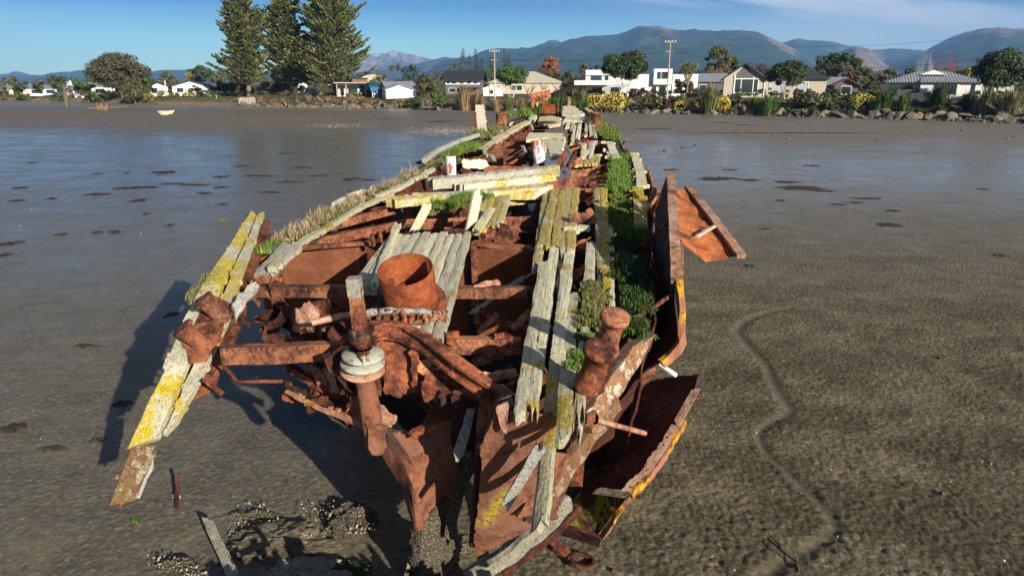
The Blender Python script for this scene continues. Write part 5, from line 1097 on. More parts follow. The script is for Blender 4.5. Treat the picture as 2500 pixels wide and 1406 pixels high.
# ---------------------------------------------------------------- beams: L section, flange on top, web facing the camera
def beam(p0, p1, web=0.15, fl_=0.09, mat='rust', name='deck_beam', n=10, amp=.01, label=None, back=True):
    p0, p1 = Vector(p0), Vector(p1); t = .014
    d = (p1 - p0).normalized(); 
    prof = [(0, 0), (fl_, 0), (fl_, -t), (t, -t), (t, -web + t), (fl_ * .6, -web + t), (fl_ * .6, -web), (0, -web)]
    if (Vector((0, 0, 1)).cross(d)).y > 0: pass
    prof = [(-a, b) for a, b in prof] if d.x > 0 else prof
    mb = MB(); mb.sweep([lerp(p0, p1, i / n) for i in range(n + 1)], prof).jit(amp, 2.5, U(0, 9))
    o = mb.build(name, mat, WR)
    if label: o['label'] = label
    return o
def bd(x0, y0, x1, y1, **k): return beam(D(x0, y0, -.09), D(x1, y1, -.09), **k)
bd(612, 700, 1322, 705, web=.125, fl_=.12, label='long rusty cross beam behind the square post')
bd(535, 852, 850, 840, web=.16, fl_=.11); bd(1085, 828, 1272, 830, web=.15, fl_=.10)
bd(735, 592, 1000, 535, web=.13, fl_=.06); bd(1000, 535, 1310, 528, web=.17, fl_=.03)
bd(808, 545, 965, 505, web=.12); bd(1150, 592, 1292, 606, web=.05, fl_=.16, label='short riveted angle between the planks')
bd(1340, 466, 1520, 455, web=.26, fl_=.03, n=12); bd(1335, 438, 1515, 425, web=.26, fl_=.03); bd(1395, 410, 1520, 398, web=.25, fl_=.03)
bd(880, 490, 990, 470, web=.12); bd(1000, 470, 1330, 470, web=.2, fl_=.03)
bd(1180, 405, 1300, 408, web=.15); bd(1395, 385, 1500, 378, web=.14)
# midship and far frames
for (a, ya, b, yb, w_) in [(1148, 362, 1292, 366, .22), (1180, 345, 1288, 348, .2), (1195, 333, 1290, 334, .2), (1207, 322, 1292, 323, .2), (1225, 312, 1300, 312, .2), (1240, 303, 1350, 303, .18), (1250, 296, 1300, 296, .18), (1386, 341, 1470, 344, .2), (1386, 355, 1480, 358, .2), (1386, 328, 1462, 330, .18), (1386, 315, 1450, 316, .16), (1376, 303, 1440, 303, .16), (1180, 380, 1300, 384, .2)]:
    bd(a, ya, b, yb, web=w_, fl_=.06, mat='rust')
for ya in (318, 309, 328, 340):  # thin stringer rods
    MB().tube([D(1210, ya, .0), D(1330, ya, .0)], .012, 5).build('rod', 'rust', WR)
# ---------------------------------------------------------------- bulkheads
def wallpl(x0, y0, x1, y1, h0, h1, mat='rust_orange', name='bulkhead', dz=-.05, **k):
    A, B = D(x0, y0, dz), D(x1, y1, dz)
    return patch([[A, B], [A - Vector((0, 0, h0)), B - Vector((0, 0, h1))]], name, mat, WR, t=.012, **k)
plain_b = NT('bulkhead_rust'); f_ = plain_b.noise(3.2, 7, .65); g_ = plain_b.noise(22, 6, .7)
c_ = plain_b.ramp(plain_b.math('ADD', plain_b.math('MULTIPLY', f_, .7), plain_b.math('MULTIPLY', g_, .3)), [(0.3, (0.060, 0.018, 0.009)), (0.5, (0.125, 0.040, 0.016)), (0.68, (0.20, 0.070, 0.024))])
c_ = plain_b.mix(plain_b.step(plain_b.voro(22), .09, .04), c_, (.36, .14, .06)); M['bulkhead_rust'] = plain_b.done(c_, .8, plain_b.bump(g_, .5, .01), .3)
wallpl(622, 617, 905, 590, 1.0, 1.2, 'bulkhead_rust', eat=.03, dent=.015); wallpl(905, 590, 1150, 592, 1.5, 1.5, 'bulkhead_rust', eat=.03); wallpl(1150, 597, 1318, 600, 1.6, 1.6, 'bulkhead_rust', eat=.04)
MB().sweep([D(618, 618, -.02), D(700, 604, -.02), D(800, 597, -.02), D(910, 590, -.02)], [(-.03, -.04), (.04, -.04), (.04, .012), (-.03, .012)]).jit(.012, 8).build('bulkhead_flange', 'rust', WR)
for (xx, yy) in ((700, 606), (718, 604), (870, 594), (640, 614), (1158, 600)):   # stiffeners
    a = D(xx, yy, -.06); a = a + Vector((0, -.03, 0)); MB().sweep([a, a - Vector((-.03, 0.0, 1.1))], [(-.03, -.05), (.0, -.05), (.0, .03), (-.03, .03)]).jit(.006, 4).build('stiffener', 'rust', WR)
wallpl(640, 560, 1320, 560, .3, .3, 'rust_dark', name='inner_frame', dz=-.7)
# ---------------------------------------------------------------- planks, right centre run
YL = 'yellow_wood'
pk((1300, 1322, 640, 1327, 1345, 455), YL, rag=(.12, .04), label='ragged yellow lichen plank at the left of the run')
pk((1310, 1342, 598, 1346, 1364, 460), YL, rag=(.05, .05), dz=.03)
pk((1343, 1368, 600, 1364, 1381, 466), YL, dz=.02); pk((1366, 1388, 620, 1381, 1397, 458), YL, dz=.005, rag=(.3, .02))
pk((1252, 1282, 1005, 1316, 1342, 640), 'lichen_wood', t=.09, rag=(.04, .1)); pk((1284, 1312, 1008, 1343, 1366, 600), 'lichen_wood', t=.09, rag=(.14, .02), dz=.0)
pk((1297, 1322, 655, 1310, 1326, 600), 'lichen_wood', rag=(.06, .05), dz=-.04)
pk((1357, 1388, 705, 1367, 1390, 610), 'grey_wood', dz=-.05, rag=(.1, .1))
pk((1345, 1378, 850, 1377, 1401, 618), 'lichen_wood', t=.09, dz=.012, rag=(.0, .05)); pk((1379, 1402, 612, 1398, 1416, 457), YL, t=.09, dz=.014, rag=(.06, .02))
# long plank drooping over the end
P_ = [Z(1299, 1292, 1.10), Z(1325, 1250, 1.25)]
A, B, C, E = Z(1294, 1290, 1.70), Z(1330, 1262, 1.80), D(1378, 848, .07), D(1344, 848, .07)
pk3(A, B, C, E, 'lichen_wood', t=.07, label='long plank drooping far over the broken end', rag=(.05, .0))
pk((1356, 1400, 1045, 1384, 1411, 715), 'lichen_wood', t=.07, rag=(.22, .03), dz=-.01)
pk((1402, 1428, 1000, 1432, 1458, 590), 'lichen_wood', t=.07, rag=(.2, .12), dz=-.0); 
pk((1458, 1474, 660, 1449, 1465, 457), YL, rag=(.15, .02)); pk((1473, 1492, 700, 1466, 1483, 457), YL, rag=(.06, .02)); pk((1487, 1502, 760, 1484, 1498, 545), 'lichen_wood', rag=(.1, .1), dz=-.01)
pk((1452, 1468, 800, 1460, 1478, 655), 'lichen_wood', rag=(.1, .05), dz=-.04); pk((1408, 1420, 1062, 1415, 1428, 955), 'white_wood', rag=(.2, .03), dz=-.06)
# centre platform around the ventilator
xs7 = [955, 985, 1008, 1030, 1052, 1073, 1093, 1113, 1132, 1150]
def linex(xtop, y): return xtop + (xtop - 1250) * (y - 567) / (567 - 203.0) * 0.97
for i, (a, b) in enumerate(zip(xs7, xs7[1:])):
    yb = [697, 700, 699, 730, 735, 770, 800, 822, 826][i]; g = 1.2; yt = 568 + U(-4, 5)
    pk((linex(a, yb) + g, linex(b, yb) - g, yb, linex(a, yt) + g * .6, linex(b, yt) - g * .6, yt), 'lichen_wood', t=.09, dz=U(-.008, .008), rag=(.06, .04), m=3)
pk((882, 902, 697, 945, 958, 585), 'lichen_wood', dz=.012, rag=(.03, .1)); pk((903, 922, 690, 962, 978, 545), 'lichen_wood', dz=.05, rag=(.03, .1), t=.06)
# cross timbers
def ct(x0, y0, x1, y1, yb0, yb1, dz, mat='cross_wood', t=.12, label=None, rag=.12):
    A, B, C, E = D(x0, yb0, dz), D(x0 + 2, y0, dz), D(x1 - 2, y1, dz), D(x1, yb1, dz)
    o = plank(A, E, C, B, t, n=44, m=5, rag=(.03, .03), edge=.02, rough=.012)
    # rag the two short ends by shifting them
    o2 = o.build('cross_timber', mat, WR)
    if label: o2['label'] = label
def ct2(x0, y0, x1, y1, wd_, dz, mat='cross_wood', t=.12, label=None):
    P0, P1 = D(x0, y0, dz), D(x1, y1, dz); ax = (P1 - P0).normalized(); s = Vector((-ax.y, ax.x, 0)) * wd_ / 2
    o = plank(P0 + s * -1, P0 + s, P1 + s, P1 - s, t, m=5, rag=(.08, .12), edge=.022, rough=.014).build('cross_timber', mat, WR)
    if label: o['label'] = label
ct2(1056, 434, 1356, 404, .34, .24, t=.20, label='upper of the cross timbers, pale grey with a squared left end')
ct2(1120, 448, 1338, 424, .26, .17, t=.14); ct2(948, 484, 1330, 450, .40, .10, t=.14, label='wide yellow blotched cross timber behind the grass clump'); ct2(1015, 472, 1330, 466, .2, .05, t=.14)
ct2(1165, 497, 1330, 478, .16, -.12, t=.1); 
for i in range(4): pk((1152 + i * 19, 1170 + i * 19, 562 - i * 5, 1180 + i * 17, 1196 + i * 17, 472), YL, dz=.02, rag=(.06, .05), m=3)
# leaning boards
def board(pts, mat, name, t=.05, label=None, jag=.018):
    o = slab(pts, name, mat, WR, t, jag, .04)
    if label: o['label'] = label
def DP(px, py, dy=0, dz=0): p = D(px, py, dz); return p
b0 = D(1140, 560, 0); pk3(b0, D(1162, 552, .0), Y(1180, 474, b0.y + .42), Y(1160, 462, b0.y + .40), 'lichen_wood', 'upright_board', .05, 'thick pale board standing on edge beside the grass clump', rag=(.03, .06), n=14)
b0 = D(1002, 562, 0); pk3(b0, D(1024, 560), Y(1056, 506, b0.y + .42), Y(1036, 490, b0.y + .40), 'lichen_wood', 'upright_board', .05, None, rag=(.03, .08), n=12)
pk3(D(1153, 558, .06), D(1172, 562, .06), D(1208, 508, .12), D(1190, 506, .12), 'lichen_wood', 'loose_board', .04, None, rag=(.04, .05), n=12)
# rusty pins
for (a, b) in ((912, 600), (930, 590)): MB().tube([D(a, b, -.02), Y(a - 4, b - 28, D(a, b).y)], .028, 8).build('pin', 'rust', WR)
# ---------------------------------------------------------------- left gunwale board and dry grass
def strip(line, w0, w1, mat, name, dz=0.0, t=.09, dent=.012, eat=.02, side=1, label=None, res=.045):
    pts = [D(*p, dz) for p in line]; A = []; B = []
    for i, p in enumerate(pts):
        a, b = pts[max(0, i - 1)], pts[min(len(pts) - 1, i + 1)]; tt = (b - a).normalized(); s = Vector((tt.y, -tt.x, 0)) * side
        w_ = lerp(w0, w1, i / (len(pts) - 1)); A.append(p); B.append(p + s * w_)
    o = patch([A, B], name, mat, WR, res=res, t=t, dent=dent, eat=eat, eat_sides='UDLR')
    if label: o['label'] = label
    return A, B
strip(GL[2:], .42, .40, 'soil', 'waterway_soil', -.02, .06)
strip([(640, 655), (662, 630), (700, 600), (740, 575), (790, 545), (850, 512), (900, 488), (950, 468)], .20, .16, 'lichen_wood', 'margin_plank', .03, .07, eat=.03, res=.04)
strip([(905, 478), (960, 455), (1010, 430), (1055, 405)], .20, .2, 'lichen_wood', 'margin_plank', .05, .07, res=.04)
strip([(800, 497), (850, 470), (880, 462)], .16, .12, 'white_wood', 'margin_plank', .06, .07, res=.04)
strip([(1165, 362), (1205, 335), (1250, 308), (1285, 292)], .32, .36, 'lichen_wood', 'margin_plank', .03, .07)
strip([(1040, 398), (1075, 372), (1130, 347), (1172, 335)], .09, .09, 'grey_wood', 'outer_rail', .08, .10, side=-1, eat=.0, label='pale bare rail on the left edge of the far hull')
def ragged(line, mat, name, h, res=.05, dz=.0, eat=.06, **k):
    pts = [D(*p, dz) for p in line]; return patch([pts, [p - Vector((0, 0, h)) for p in pts]], name, mat, WR, res=res, eat=eat, **k)
ragged([(610, 690), (640, 650), (668, 622), (720, 590)], 'rust', 'side_plate', .35, dz=-.02); ragged([(1035, 405), (1075, 380), (1100, 368)], 'rust_pale', 'side_plate', .3, dz=.05)
# torn corner plank by the slab
pk3(Z(582, 700, 2.42), Z(600, 722, 2.42), D(735, 598, .06), D(690, 590, .06), 'white_wood', t=.07, rag=(.1, .1), edge=.02, label='torn grey plank reaching from the leaning slab to the deck edge')
slab([Z(600, 740, 2.5), Z(632, 700, 2.55), Z(622, 692, 2.6), Z(600, 700, 2.6), Z(565, 745, 2.5), Z(575, 790, 2.35)], 'loose_board', 'grey_wood', WR, .05)
# ---------------------------------------------------------------- right waterway: soil, boards, grass
strip([(1508, 812), (1507, 780), (1505, 720), (1502, 660), (1502, 600), (1500, 540), (1498, 480), (1500, 430), (1500, 390), (1492, 360), (1480, 335), (1465, 312), (1450, 296), (1425, 280)], .28, .46, 'moss_soil', 'waterway_soil', -.03, .1, side=1)
for (ln, w0, w1, mt) in [([(1538, 560), (1540, 500), (1536, 455)], .30, .30, 'yellow_wood'), ([(1548, 452), (1546, 420), (1540, 395), (1532, 372)], .30, .28, 'lichen_wood'), ([(1530, 700), (1532, 640), (1535, 600)], .12, .12, 'lichen_wood'), ([(1478, 385), (1470, 350), (1462, 338)], .13, .13, 'lichen_wood'), ([(1488, 384), (1480, 360), (1475, 345)], .3, .3, 'lichen_wood')]:
    strip(ln, w0, w1, mt, 'margin_plank', .05, .07)
ragged([(1612, 560), (1608, 480), (1592, 430), (1580, 395)], 'rust_lichen', 'side_plate', .5, dz=.1, eat=.12)
ragged([(1535, 375), (1520, 352), (1512, 332)], 'rust_pale', 'side_plate', .35, dz=.06, eat=.06)
# far planks
for c in [(1392, 1400, 350, 1400, 1407, 305, ), (1405, 1416, 337, 1411, 1420, 303), (1427, 1434, 331, 1428, 1434, 300), (1440, 1448, 330, 1436, 1443, 303), (1451, 1458, 333, 1445, 1451, 305), (1416, 1431, 384, 1421, 1433, 350), (1437, 1446, 384, 1443, 1452, 352), (1392, 1402, 318, 1396, 1404, 296), (1380, 1390, 312, 1385, 1394, 292)]:
    pk(c, 'lichen_wood', dz=.03, t=.06, m=3, rag=(.08, .08))
for i in range(5): pk((1399 + i * 13, 1411 + i * 13, 402 - i * 1.2, 1401 + i * 13, 1412 + i * 13, 391 - i * 1.2), 'yellow_wood', dz=.02, m=3, rag=(.03, .03))
for i in range(3): pk((1440 + i * 9, 1448 + i * 9, 383, 1440 + i * 9, 1448 + i * 9, 376), 'yellow_wood', dz=.02, m=3, rag=(.03, .03))
def dslab(pts, mat, name, dz=.05, t=.08, jag=.03, label=None):
    o = slab([D(a, b, dz) for a, b in pts], name, mat, WR, t, jag, .08)
    if label: o['label'] = label
dslab([(1300, 372), (1310, 344), (1340, 340), (1378, 346), (1372, 385), (1345, 388), (1335, 352), (1330, 385)], 'lichen_wood', 'hatch_board', .08)
dslab([(1284, 345), (1292, 328), (1372, 328), (1380, 338), (1378, 346), (1340, 340)], 'lichen_wood', 'hatch_board', .10)
dslab([(1313, 303), (1318, 288), (1350, 286), (1368, 290), (1368, 306), (1340, 310)], 'lichen_wood', 'deck_patch', .06, label='pale deck patch with a round rusty opening at the far end')
MB().lathe(D(1338, 299, .11), [(.30, 0), (.30, .02), (.22, .03), (.02, .03)], 20).build('deck_ring', 'rust', WR)
dslab([(1372, 282), (1375, 262), (1400, 262), (1427, 280), (1415, 284)], 'lichen_wood', 'deck_patch', .12, label='pale grey slab beside the far rusty box')
dslab([(1290, 294), (1296, 284), (1310, 284), (1306, 298)], 'lichen_wood', 'deck_patch', .05); dslab([(1378, 296), (1382, 284), (1432, 284), (1440, 298)], 'lichen_wood', 'deck_patch', .05)
dslab([(1426, 268), (1432, 266), (1452, 278), (1446, 285)], 'yellow_wood', 'deck_patch', .22)
# hatch coamings
def coam(x0, y0, x1, y1, h, mat, name='hatch_coaming', dz=.0, label=None, thick=.03):
    A, B = D(x0, y0, dz), D(x1, y1, dz); o = patch([[A + Vector((0, 0, h)), B + Vector((0, 0, h))], [A, B]], name, mat, WR, res=.1, t=thick, dent=.012, eat=.01)
    if label: o['label'] = label
coam(1288, 326, 1384, 328, .22, 'rust_orange', label='bright orange hatch coaming across the far deck')
coam(1290, 400, 1372, 404, .22, 'rust'); coam(1233, 396, 1300, 398, .24, 'rust'); coam(1190, 418, 1228, 412, .28, 'rust'); coam(1228, 415, 1250, 400, .18, 'rust'); coam(1382, 402, 1384, 332, .2, 'rust'); coam(1290, 345, 1292, 395, .1, 'rust')
coam(1366, 425, 1386, 392, .4, 'rust', thick=.05)
bx = empty  # far rusty box
for (x0, y0, x1, y1) in [(1317, 286, 1364, 286), (1317, 278, 1362, 278), (1317, 286, 1317, 277), (1364, 286, 1362, 277)]: coam(x0, y0, x1, y1, .42, 'rust_orange', 'box_coaming')
# stubs
def stub(px, py, pyt, r, mat='flaking_paint', lean=0.0, name='pipe_stub', label=None, n=18):
    a = D(px, py, -.05); b = Y(px + lean, pyt, a.y); ax = (b - a); L = ax.length
    mb = MB(); mb.lathe(a, [(r, 0), (r, L), (r * .86, L), (r * .86, L * .7), (0.001, L * .69)], n, ax); o = mb.build(name, mat, WR, True)
    if label: o['label'] = label
    return o
stub(1102, 428, 382, .105, label='short white flaking pipe on the left of the deck', lean=-2); stub(1318, 398, 343, .14, label='tall white and rust streaked pipe in the middle of the deck', lean=-8)
def bitt(px, py, h, r, mat='rust'): 
    a = D(px, py, 0); mb = MB(); mb.lathe(a, [(r * 1.3, 0), (r, .05), (r, h * .85), (r * 1.2, h * .9), (r * 1.2, h), (.001, h)], 16); mb.build('bollard', mat, WR, True)
bitt(1220, 303, .34, .12); bitt(1229, 300, .34, .12); bitt(1455, 306, .36, .12); bitt(1450, 300, .34, .12)
# posts at the left of the far deck
a = D(1178, 322, 0); slab([a + Vector((-.16, 0, -.1)), a + Vector((.16, 0, -.1)), Y(1183, 259, a.y), Y(1178, 256, a.y), Y(1161, 257, a.y), Y(1160, 275, a.y)], 'timber_post', 'white_wood', WR, .16, .015)
a = D(1162, 325, 0); MB().sweep([a, a + Vector((-.04, 0, .62))], [(-.09, -.05), (.09, -.05), (.09, .05), (.06, .05), (.06, -.02), (-.06, -.02), (-.06, .05), (-.09, .05)]).jit(.006, 5).build('angle_post', 'rust', WR)
# far end: tilted plates, dark arm, sternmost grass
e0 = Y(1297, 262, 27.4)
slab([Y(1298, 266, 27.0), Y(1295, 228, 27.4), Y(1342, 217, 27.8), Y(1345, 240, 27.6), Y(1306, 247, 27.2), Y(1304, 266, 27.0)], 'end_plate', 'rust', WR, .05, .012)['label'] = 'tilted rusty plate standing at the far end'
slab([Y(1307, 252, 27.0), Y(1340, 238, 27.3), Y(1338, 246, 27.2), Y(1310, 262, 27.0)], 'end_plate', 'yellow_wood', WR, .05, .01)
MB().bar(Y(1348, 233, 27.8), Y(1395, 213, 28.8), .12, .16, n=6).jit(.02, 3).build('dark_arm', 'hull_dark', WR)
MB().bar(Y(1294, 229, 27.3), Y(1343, 217, 27.7), .08, .05, n=6).jit(.02, 3).build('plate_edge', 'rust_pale', WR)
a = D(1388, 264, 0); MB().lathe(a, [(.2, 0), (.16, .06), (.07, .1), (.07, .34), (.10, .38), (.001, .4)], 14).build('capstan', 'rust_pale', WR, True)
MB().tube([D(1473, 322, 0), Y(1468, 268, D(1473, 322, 0).y)], .015, 5).build('rod', 'rust', WR)
dslab([(1285, 290), (1275, 275), (1300, 262), (1400, 262), (1440, 270), (1440, 285)], 'soil', 'soil_bed', -.04, .1, .05)
# ---------------------------------------------------------------- ventilator
vb = D(1005, 742, .05); vt_ax = Vector((-.06, -.40, 1)); 
vo_ = MB().lathe(vb, [(.262, .0), (.262, .42), (.256, .424), (.248, .42), (.246, .02), (.001, .02)], 48, vt_ax).jit(.004, 4).build('ventilator', 'rust_orange', WR, True); vo_['label'] = 'wide orange rusty ventilator drum open at the top'
MB().lathe(vb - Vector((0, 0, .02)), [(.345, 0), (.35, .02), (.345, .045), (.25, .05), (.25, 0)], 48, vt_ax).jit(.005, 5).build('flange', 'rust', vo_, True).location = (0, 0, 0)
for (px, py, l_) in ((958, 738, .22), (985, 742, .20), (973, 722, .08)):
    p = Y(px, py, vb.y - .25); MB().box(p.x - .02, p.x + .02, p.y - .02, p.y + .03, p.z, p.z + l_).jit(.006, 8).build('lug', 'rust_orange', vo_)
# ---------------------------------------------------------------- rudder stock, discs, quadrant
YS = 5.35
def S(px, py, dy=0): return Y(px, py, YS + dy)
st = MB(); st.sweep([S(868, 700), S(872, 740), S(878, 800)], [(-.052, -.05), (.052, -.05), (.05, .05), (-.05, .05)]).jit(.006, 8)
o = st.build('rudder_stock', 'rust', WR); o['label'] = 'square headed rudder stock with two pale discs'
MB().sweep([S(863, 678), S(868, 722)], [(-.056, -.054), (.056, -.054), (.056, .054), (-.056, .054)]).jit(.01, 9).build('stock_cap', 'grey_wood', o)
MB().tube([S(872, 740), S(879, 800), S(885, 865)], [.062, .066, .062], 14).build('stock_shaft', 'rust', o, True)
MB().tube([S(877, 800), S(880, 816), S(882, 832), S(883, 850)], [.085, .105, .105, .09], 14).jit(.006, 7).build('collar', 'rust', o, True)
dax = Vector((.06, -.12, 1))
for (px, py, r_) in ((886, 869, .172), (885, 889, .182)):
    MB().lathe(S(px, py), [(.06, 0), (r_, 0), (r_ + .006, .014), (r_, .028), (.06, .03)], 36, dax).jit(.004, 6).build('steering_disc', 'disc_paint', o, True)
MB().lathe(S(885, 905), [(.10, -.02), (.19, .0), (.185, .012), (.08, .02)], 36, dax).jit(.006, 6).build('steering_disc', 'rust_pale', o, True)
MB().tube([S(888, 868, -.17), S(889, 893, -.17)], .012, 6).build('pin', 'disc_paint', o)
MB().tube([S(888, 905), S(892, 930), S(900, 980), S(908, 1030), S(920, 1100)], [.10, .085, .085, .095, .085], 16).jit(.012, 6).build('lower_tube', 'stem_rust', o, True)
slab([S(893, 1035, -.1), S(945, 1040, -.08), S(948, 1090, -.1), S(922, 1112, -.1), S(905, 1108, -.12)], 'torn_plate', 'stem_rust', WR, .02, .012)
# quadrant arch
arch = [S(905, 802, -.0), S(935, 793, .1), S(985, 800, .15), S(1030, 822, .1), S(1075, 856, .0), S(1130, 898, -.15), S(1175, 930, -.25), S(1218, 962, -.3)]
arch = resamp(arch, 26)
MB().sweep(arch, [(-.05, -.11), (.05, -.11), (.05, -.09), (.02, -.085), (.02, .0), (.06, .01), (.06, .035), (-.06, .035), (-.06, .01), (-.03, 0), (-.03, -.085), (-.05, -.09)]).jit(.010, 7).build('steering_quadrant', 'rust', WR)['label'] = 'curved steering quadrant arching down to the right'
MB().sweep(resamp([S(905, 805), S(860, 832, .1), S(815, 868, .15), S(790, 880, .1)], 12), [(-.04, -.12), (.04, -.12), (.04, .03), (-.04, .03)]).jit(.012, 7).build('steering_quadrant', 'rust_dark', WR)
board([S(918, 812, .2), S(1000, 810, .2), S(1012, 850, .18), S(1018, 955, .15), S(1000, 962, .15), S(965, 968, .15), S(940, 962, .15), S(930, 900, .18)], 'rust', 'hanging_plate', .02, 'torn rust plate hanging below the quadrant', .02)
board([S(1000, 850, .1), S(1018, 850, .1), S(1022, 942, .1), S(1008, 945, .1)], 'rust', 'hanging_strap', .02); board([S(912, 900, .12), S(925, 905, .12), S(930, 962, .1), S(918, 962, .1)], 'rust', 'hanging_strap', .02)
MB().tube(resamp([S(760, 790, .3), S(800, 778, .35), S(850, 768, .35), S(900, 766, .35)], 8), .028, 7).jit(.012, 9).build('chain_bar', 'rust_pale', WR)
MB().tube(resamp([S(895, 765, .3), S(960, 758, .3), S(1030, 762, .3), S(1098, 775, .3)], 14), [.03 + .008 * math.sin(q * 2.2) for q in range(15)], 7).jit(.01, 9).build('chain_bar', 'grey_wood', WR)
for q in range(9): p = S(925 + q * 20, 772 + U(-5, 8), .28); crumple(p, U(.08, .15), .05, (U(-.3, .3), 0, 1), (0, 1, 0), MB()).build('tooth', 'rust', WR)
# ---------------------------------------------------------------- V shaped stem plates
def SP_(L, o=0): return [Y(a, b, c + o) for a, b, c in L]
patch([SP_([(905, 1100, 5.35), (930, 1070, 5.25), (955, 1052, 5.1), (1000, 1045, 5.1), (1050, 1022, 5.15), (1098, 998, 5.2)], .35),
       SP_([(930, 1110, 5.3), (965, 1110, 5.15), (1000, 1110, 5.0), (1035, 1110, 5.0), (1070, 1100, 5.1), (1120, 1075, 5.25)], .35),
       SP_([(975, 1180, 5.2), (995, 1180, 5.05), (1008, 1180, 4.95), (1030, 1180, 5.0), (1075, 1165, 5.1), (1150, 1130, 5.35)], .35),
       SP_([(1002, 1260, 5.15), (1008, 1260, 5.05), (1016, 1260, 5.0), (1030, 1260, 5.02), (1060, 1240, 5.15), (1110, 1200, 5.4)], .35),
       SP_([(1005, 1300, 5.15), (1012, 1300, 5.05), (1020, 1300, 5.0), (1032, 1300, 5.05), (1050, 1290, 5.15), (1075, 1270, 5.35)], .35)], 'stem_plate', 'stem_rust', WR, res=.025, t=.018, dent=.010, eat=.03)['label'] = 'hollow flared stem plate below the rudder stock'
patch([SP_([(992, 1270, 5.5), (1025, 1280, 5.36), (1065, 1235, 5.45), (1092, 1205, 5.6)]), SP_([(1000, 1325, 5.5), (1030, 1335, 5.34), (1062, 1310, 5.42), (1098, 1270, 5.6)]), SP_([(985, 1425, 5.5), (1025, 1445, 5.32), (1075, 1420, 5.4), (1120, 1370, 5.7)])], 'stem_foot', 'barnacles', WR, res=.022, t=.05, dent=.06, eat=.05, eat_sides='LRU')
# inner barnacled frame
MB().sweep(resamp(SP_([(1165, 1110, 5.6), (1140, 1150, 5.55), (1120, 1200, 5.5), (1105, 1260, 5.45), (1098, 1310, 5.45)]), 12), [(-.03, -.05), (.03, -.05), (.03, .05), (-.03, .05)]).jit(.02, 9).build('barnacled_frame', 'barnacles', WR)
# right stem plate with lichen
mt = NT('lichen_plate'); a_ = mt.noise(2.9, 10, .76, dist=1.2); b_ = mt.noise(13, 8, .8)
c_ = mt.ramp(mt.math('ADD', mt.math('MULTIPLY', a_, .6), mt.math('MULTIPLY', b_, .4)), [(0.34, (0.06, 0.035, 0.03)), (0.43, (0.18, 0.085, 0.06)), (0.50, (0.36, 0.135, 0.065)), (0.57, (0.29, 0.18, 0.145)), (0.66, (0.15, 0.09, 0.08))])
sx = mt.t.nodes.new('ShaderNodeSeparateXYZ'); mt.t.links.new(mt.co, sx.inputs[0])
lc = Z(1215, 1150, 1.3) - ORG
du = mt.math('ADD', sx.outputs[0], mt.math('MULTIPLY', mt.math('SUBTRACT', sx.outputs[2], lc.z), -.45)); dd = mt.math('ABSOLUTE', mt.math('SUBTRACT', du, lc.x)); dz_ = mt.math('ABSOLUTE', mt.math('SUBTRACT', sx.outputs[2], lc.z))
msk = mt.math('MULTIPLY', mt.step(mt.math('ADD', dd, mt.math('MULTIPLY', b_, .10)), .17, .06), mt.step(dz_, .33, .20))
c_ = mt.mix(mt.math('MULTIPLY', msk, mt.step(mt.noise(26, 6, .8), .47, .52)), c_, (.60, .47, .03)); M['lichen_plate'] = mt.done(c_, .85, mt.bump(b_, 1.0, .06), .25)
patch([SP_([(1168, 1090, 5.1), (1195, 1040, 5.0), (1215, 985, 4.95), (1262, 1005, 4.9), (1330, 1010, 4.95), (1375, 1010, 5.1)], -.55),
       SP_([(1172, 1150, 5.1), (1195, 1110, 5.05), (1230, 1085, 4.95), (1270, 1090, 4.95), (1310, 1090, 5.0), (1345, 1080, 5.15)], -.45),
       SP_([(1165, 1220, 5.15), (1190, 1200, 5.05), (1225, 1185, 5.0), (1250, 1180, 5.0), (1290, 1170, 5.05), (1345, 1160, 5.2)], -.32),
       SP_([(1155, 1290, 5.15), (1175, 1280, 5.1), (1205, 1265, 5.05), (1235, 1250, 5.05), (1290, 1245, 5.1), (1370, 1240, 5.25)], -.16),
       SP_([(1150, 1372, 5.2), (1165, 1362, 5.15), (1190, 1350, 5.1), (1225, 1330, 5.1), (1290, 1300, 5.15), (1370, 1265, 5.3)], .0)], 'stem_plate', 'lichen_plate', WR, res=.025, t=.018, dent=.014, eat=.045)['label'] = 'rust plate with a bright yellow lichen patch at the near end'
patch([SP_([(1345, 1090, 5.12), (1400, 1095, 5.2), (1430, 1090, 5.4)], -.22), SP_([(1300, 1180, 5.08), (1350, 1185, 5.1), (1402, 1170, 5.35)], -.22), SP_([(1240, 1270, 5.05), (1300, 1265, 5.1), (1380, 1225, 5.35)], -.22)], 'stem_plate', 'stem_rust', WR, res=.04, t=.03, dent=.03, eat=.03)
MB().box(*sum([[c - s_, c + s_] for c, s_ in zip(Y(1385, 1150, 5.05), (.13, .05, .12))], [])).jit(.02, 6).build('chock', 'rust', WR)
MB().sweep([Y(1262, 1215, 4.98), Y(1300, 1268, 4.98)], [(-.03, -.03), (.03, -.03), (.03, .03), (-.03, .03)]).jit(.01, 9).build('bar', 'rust_dark', WR)
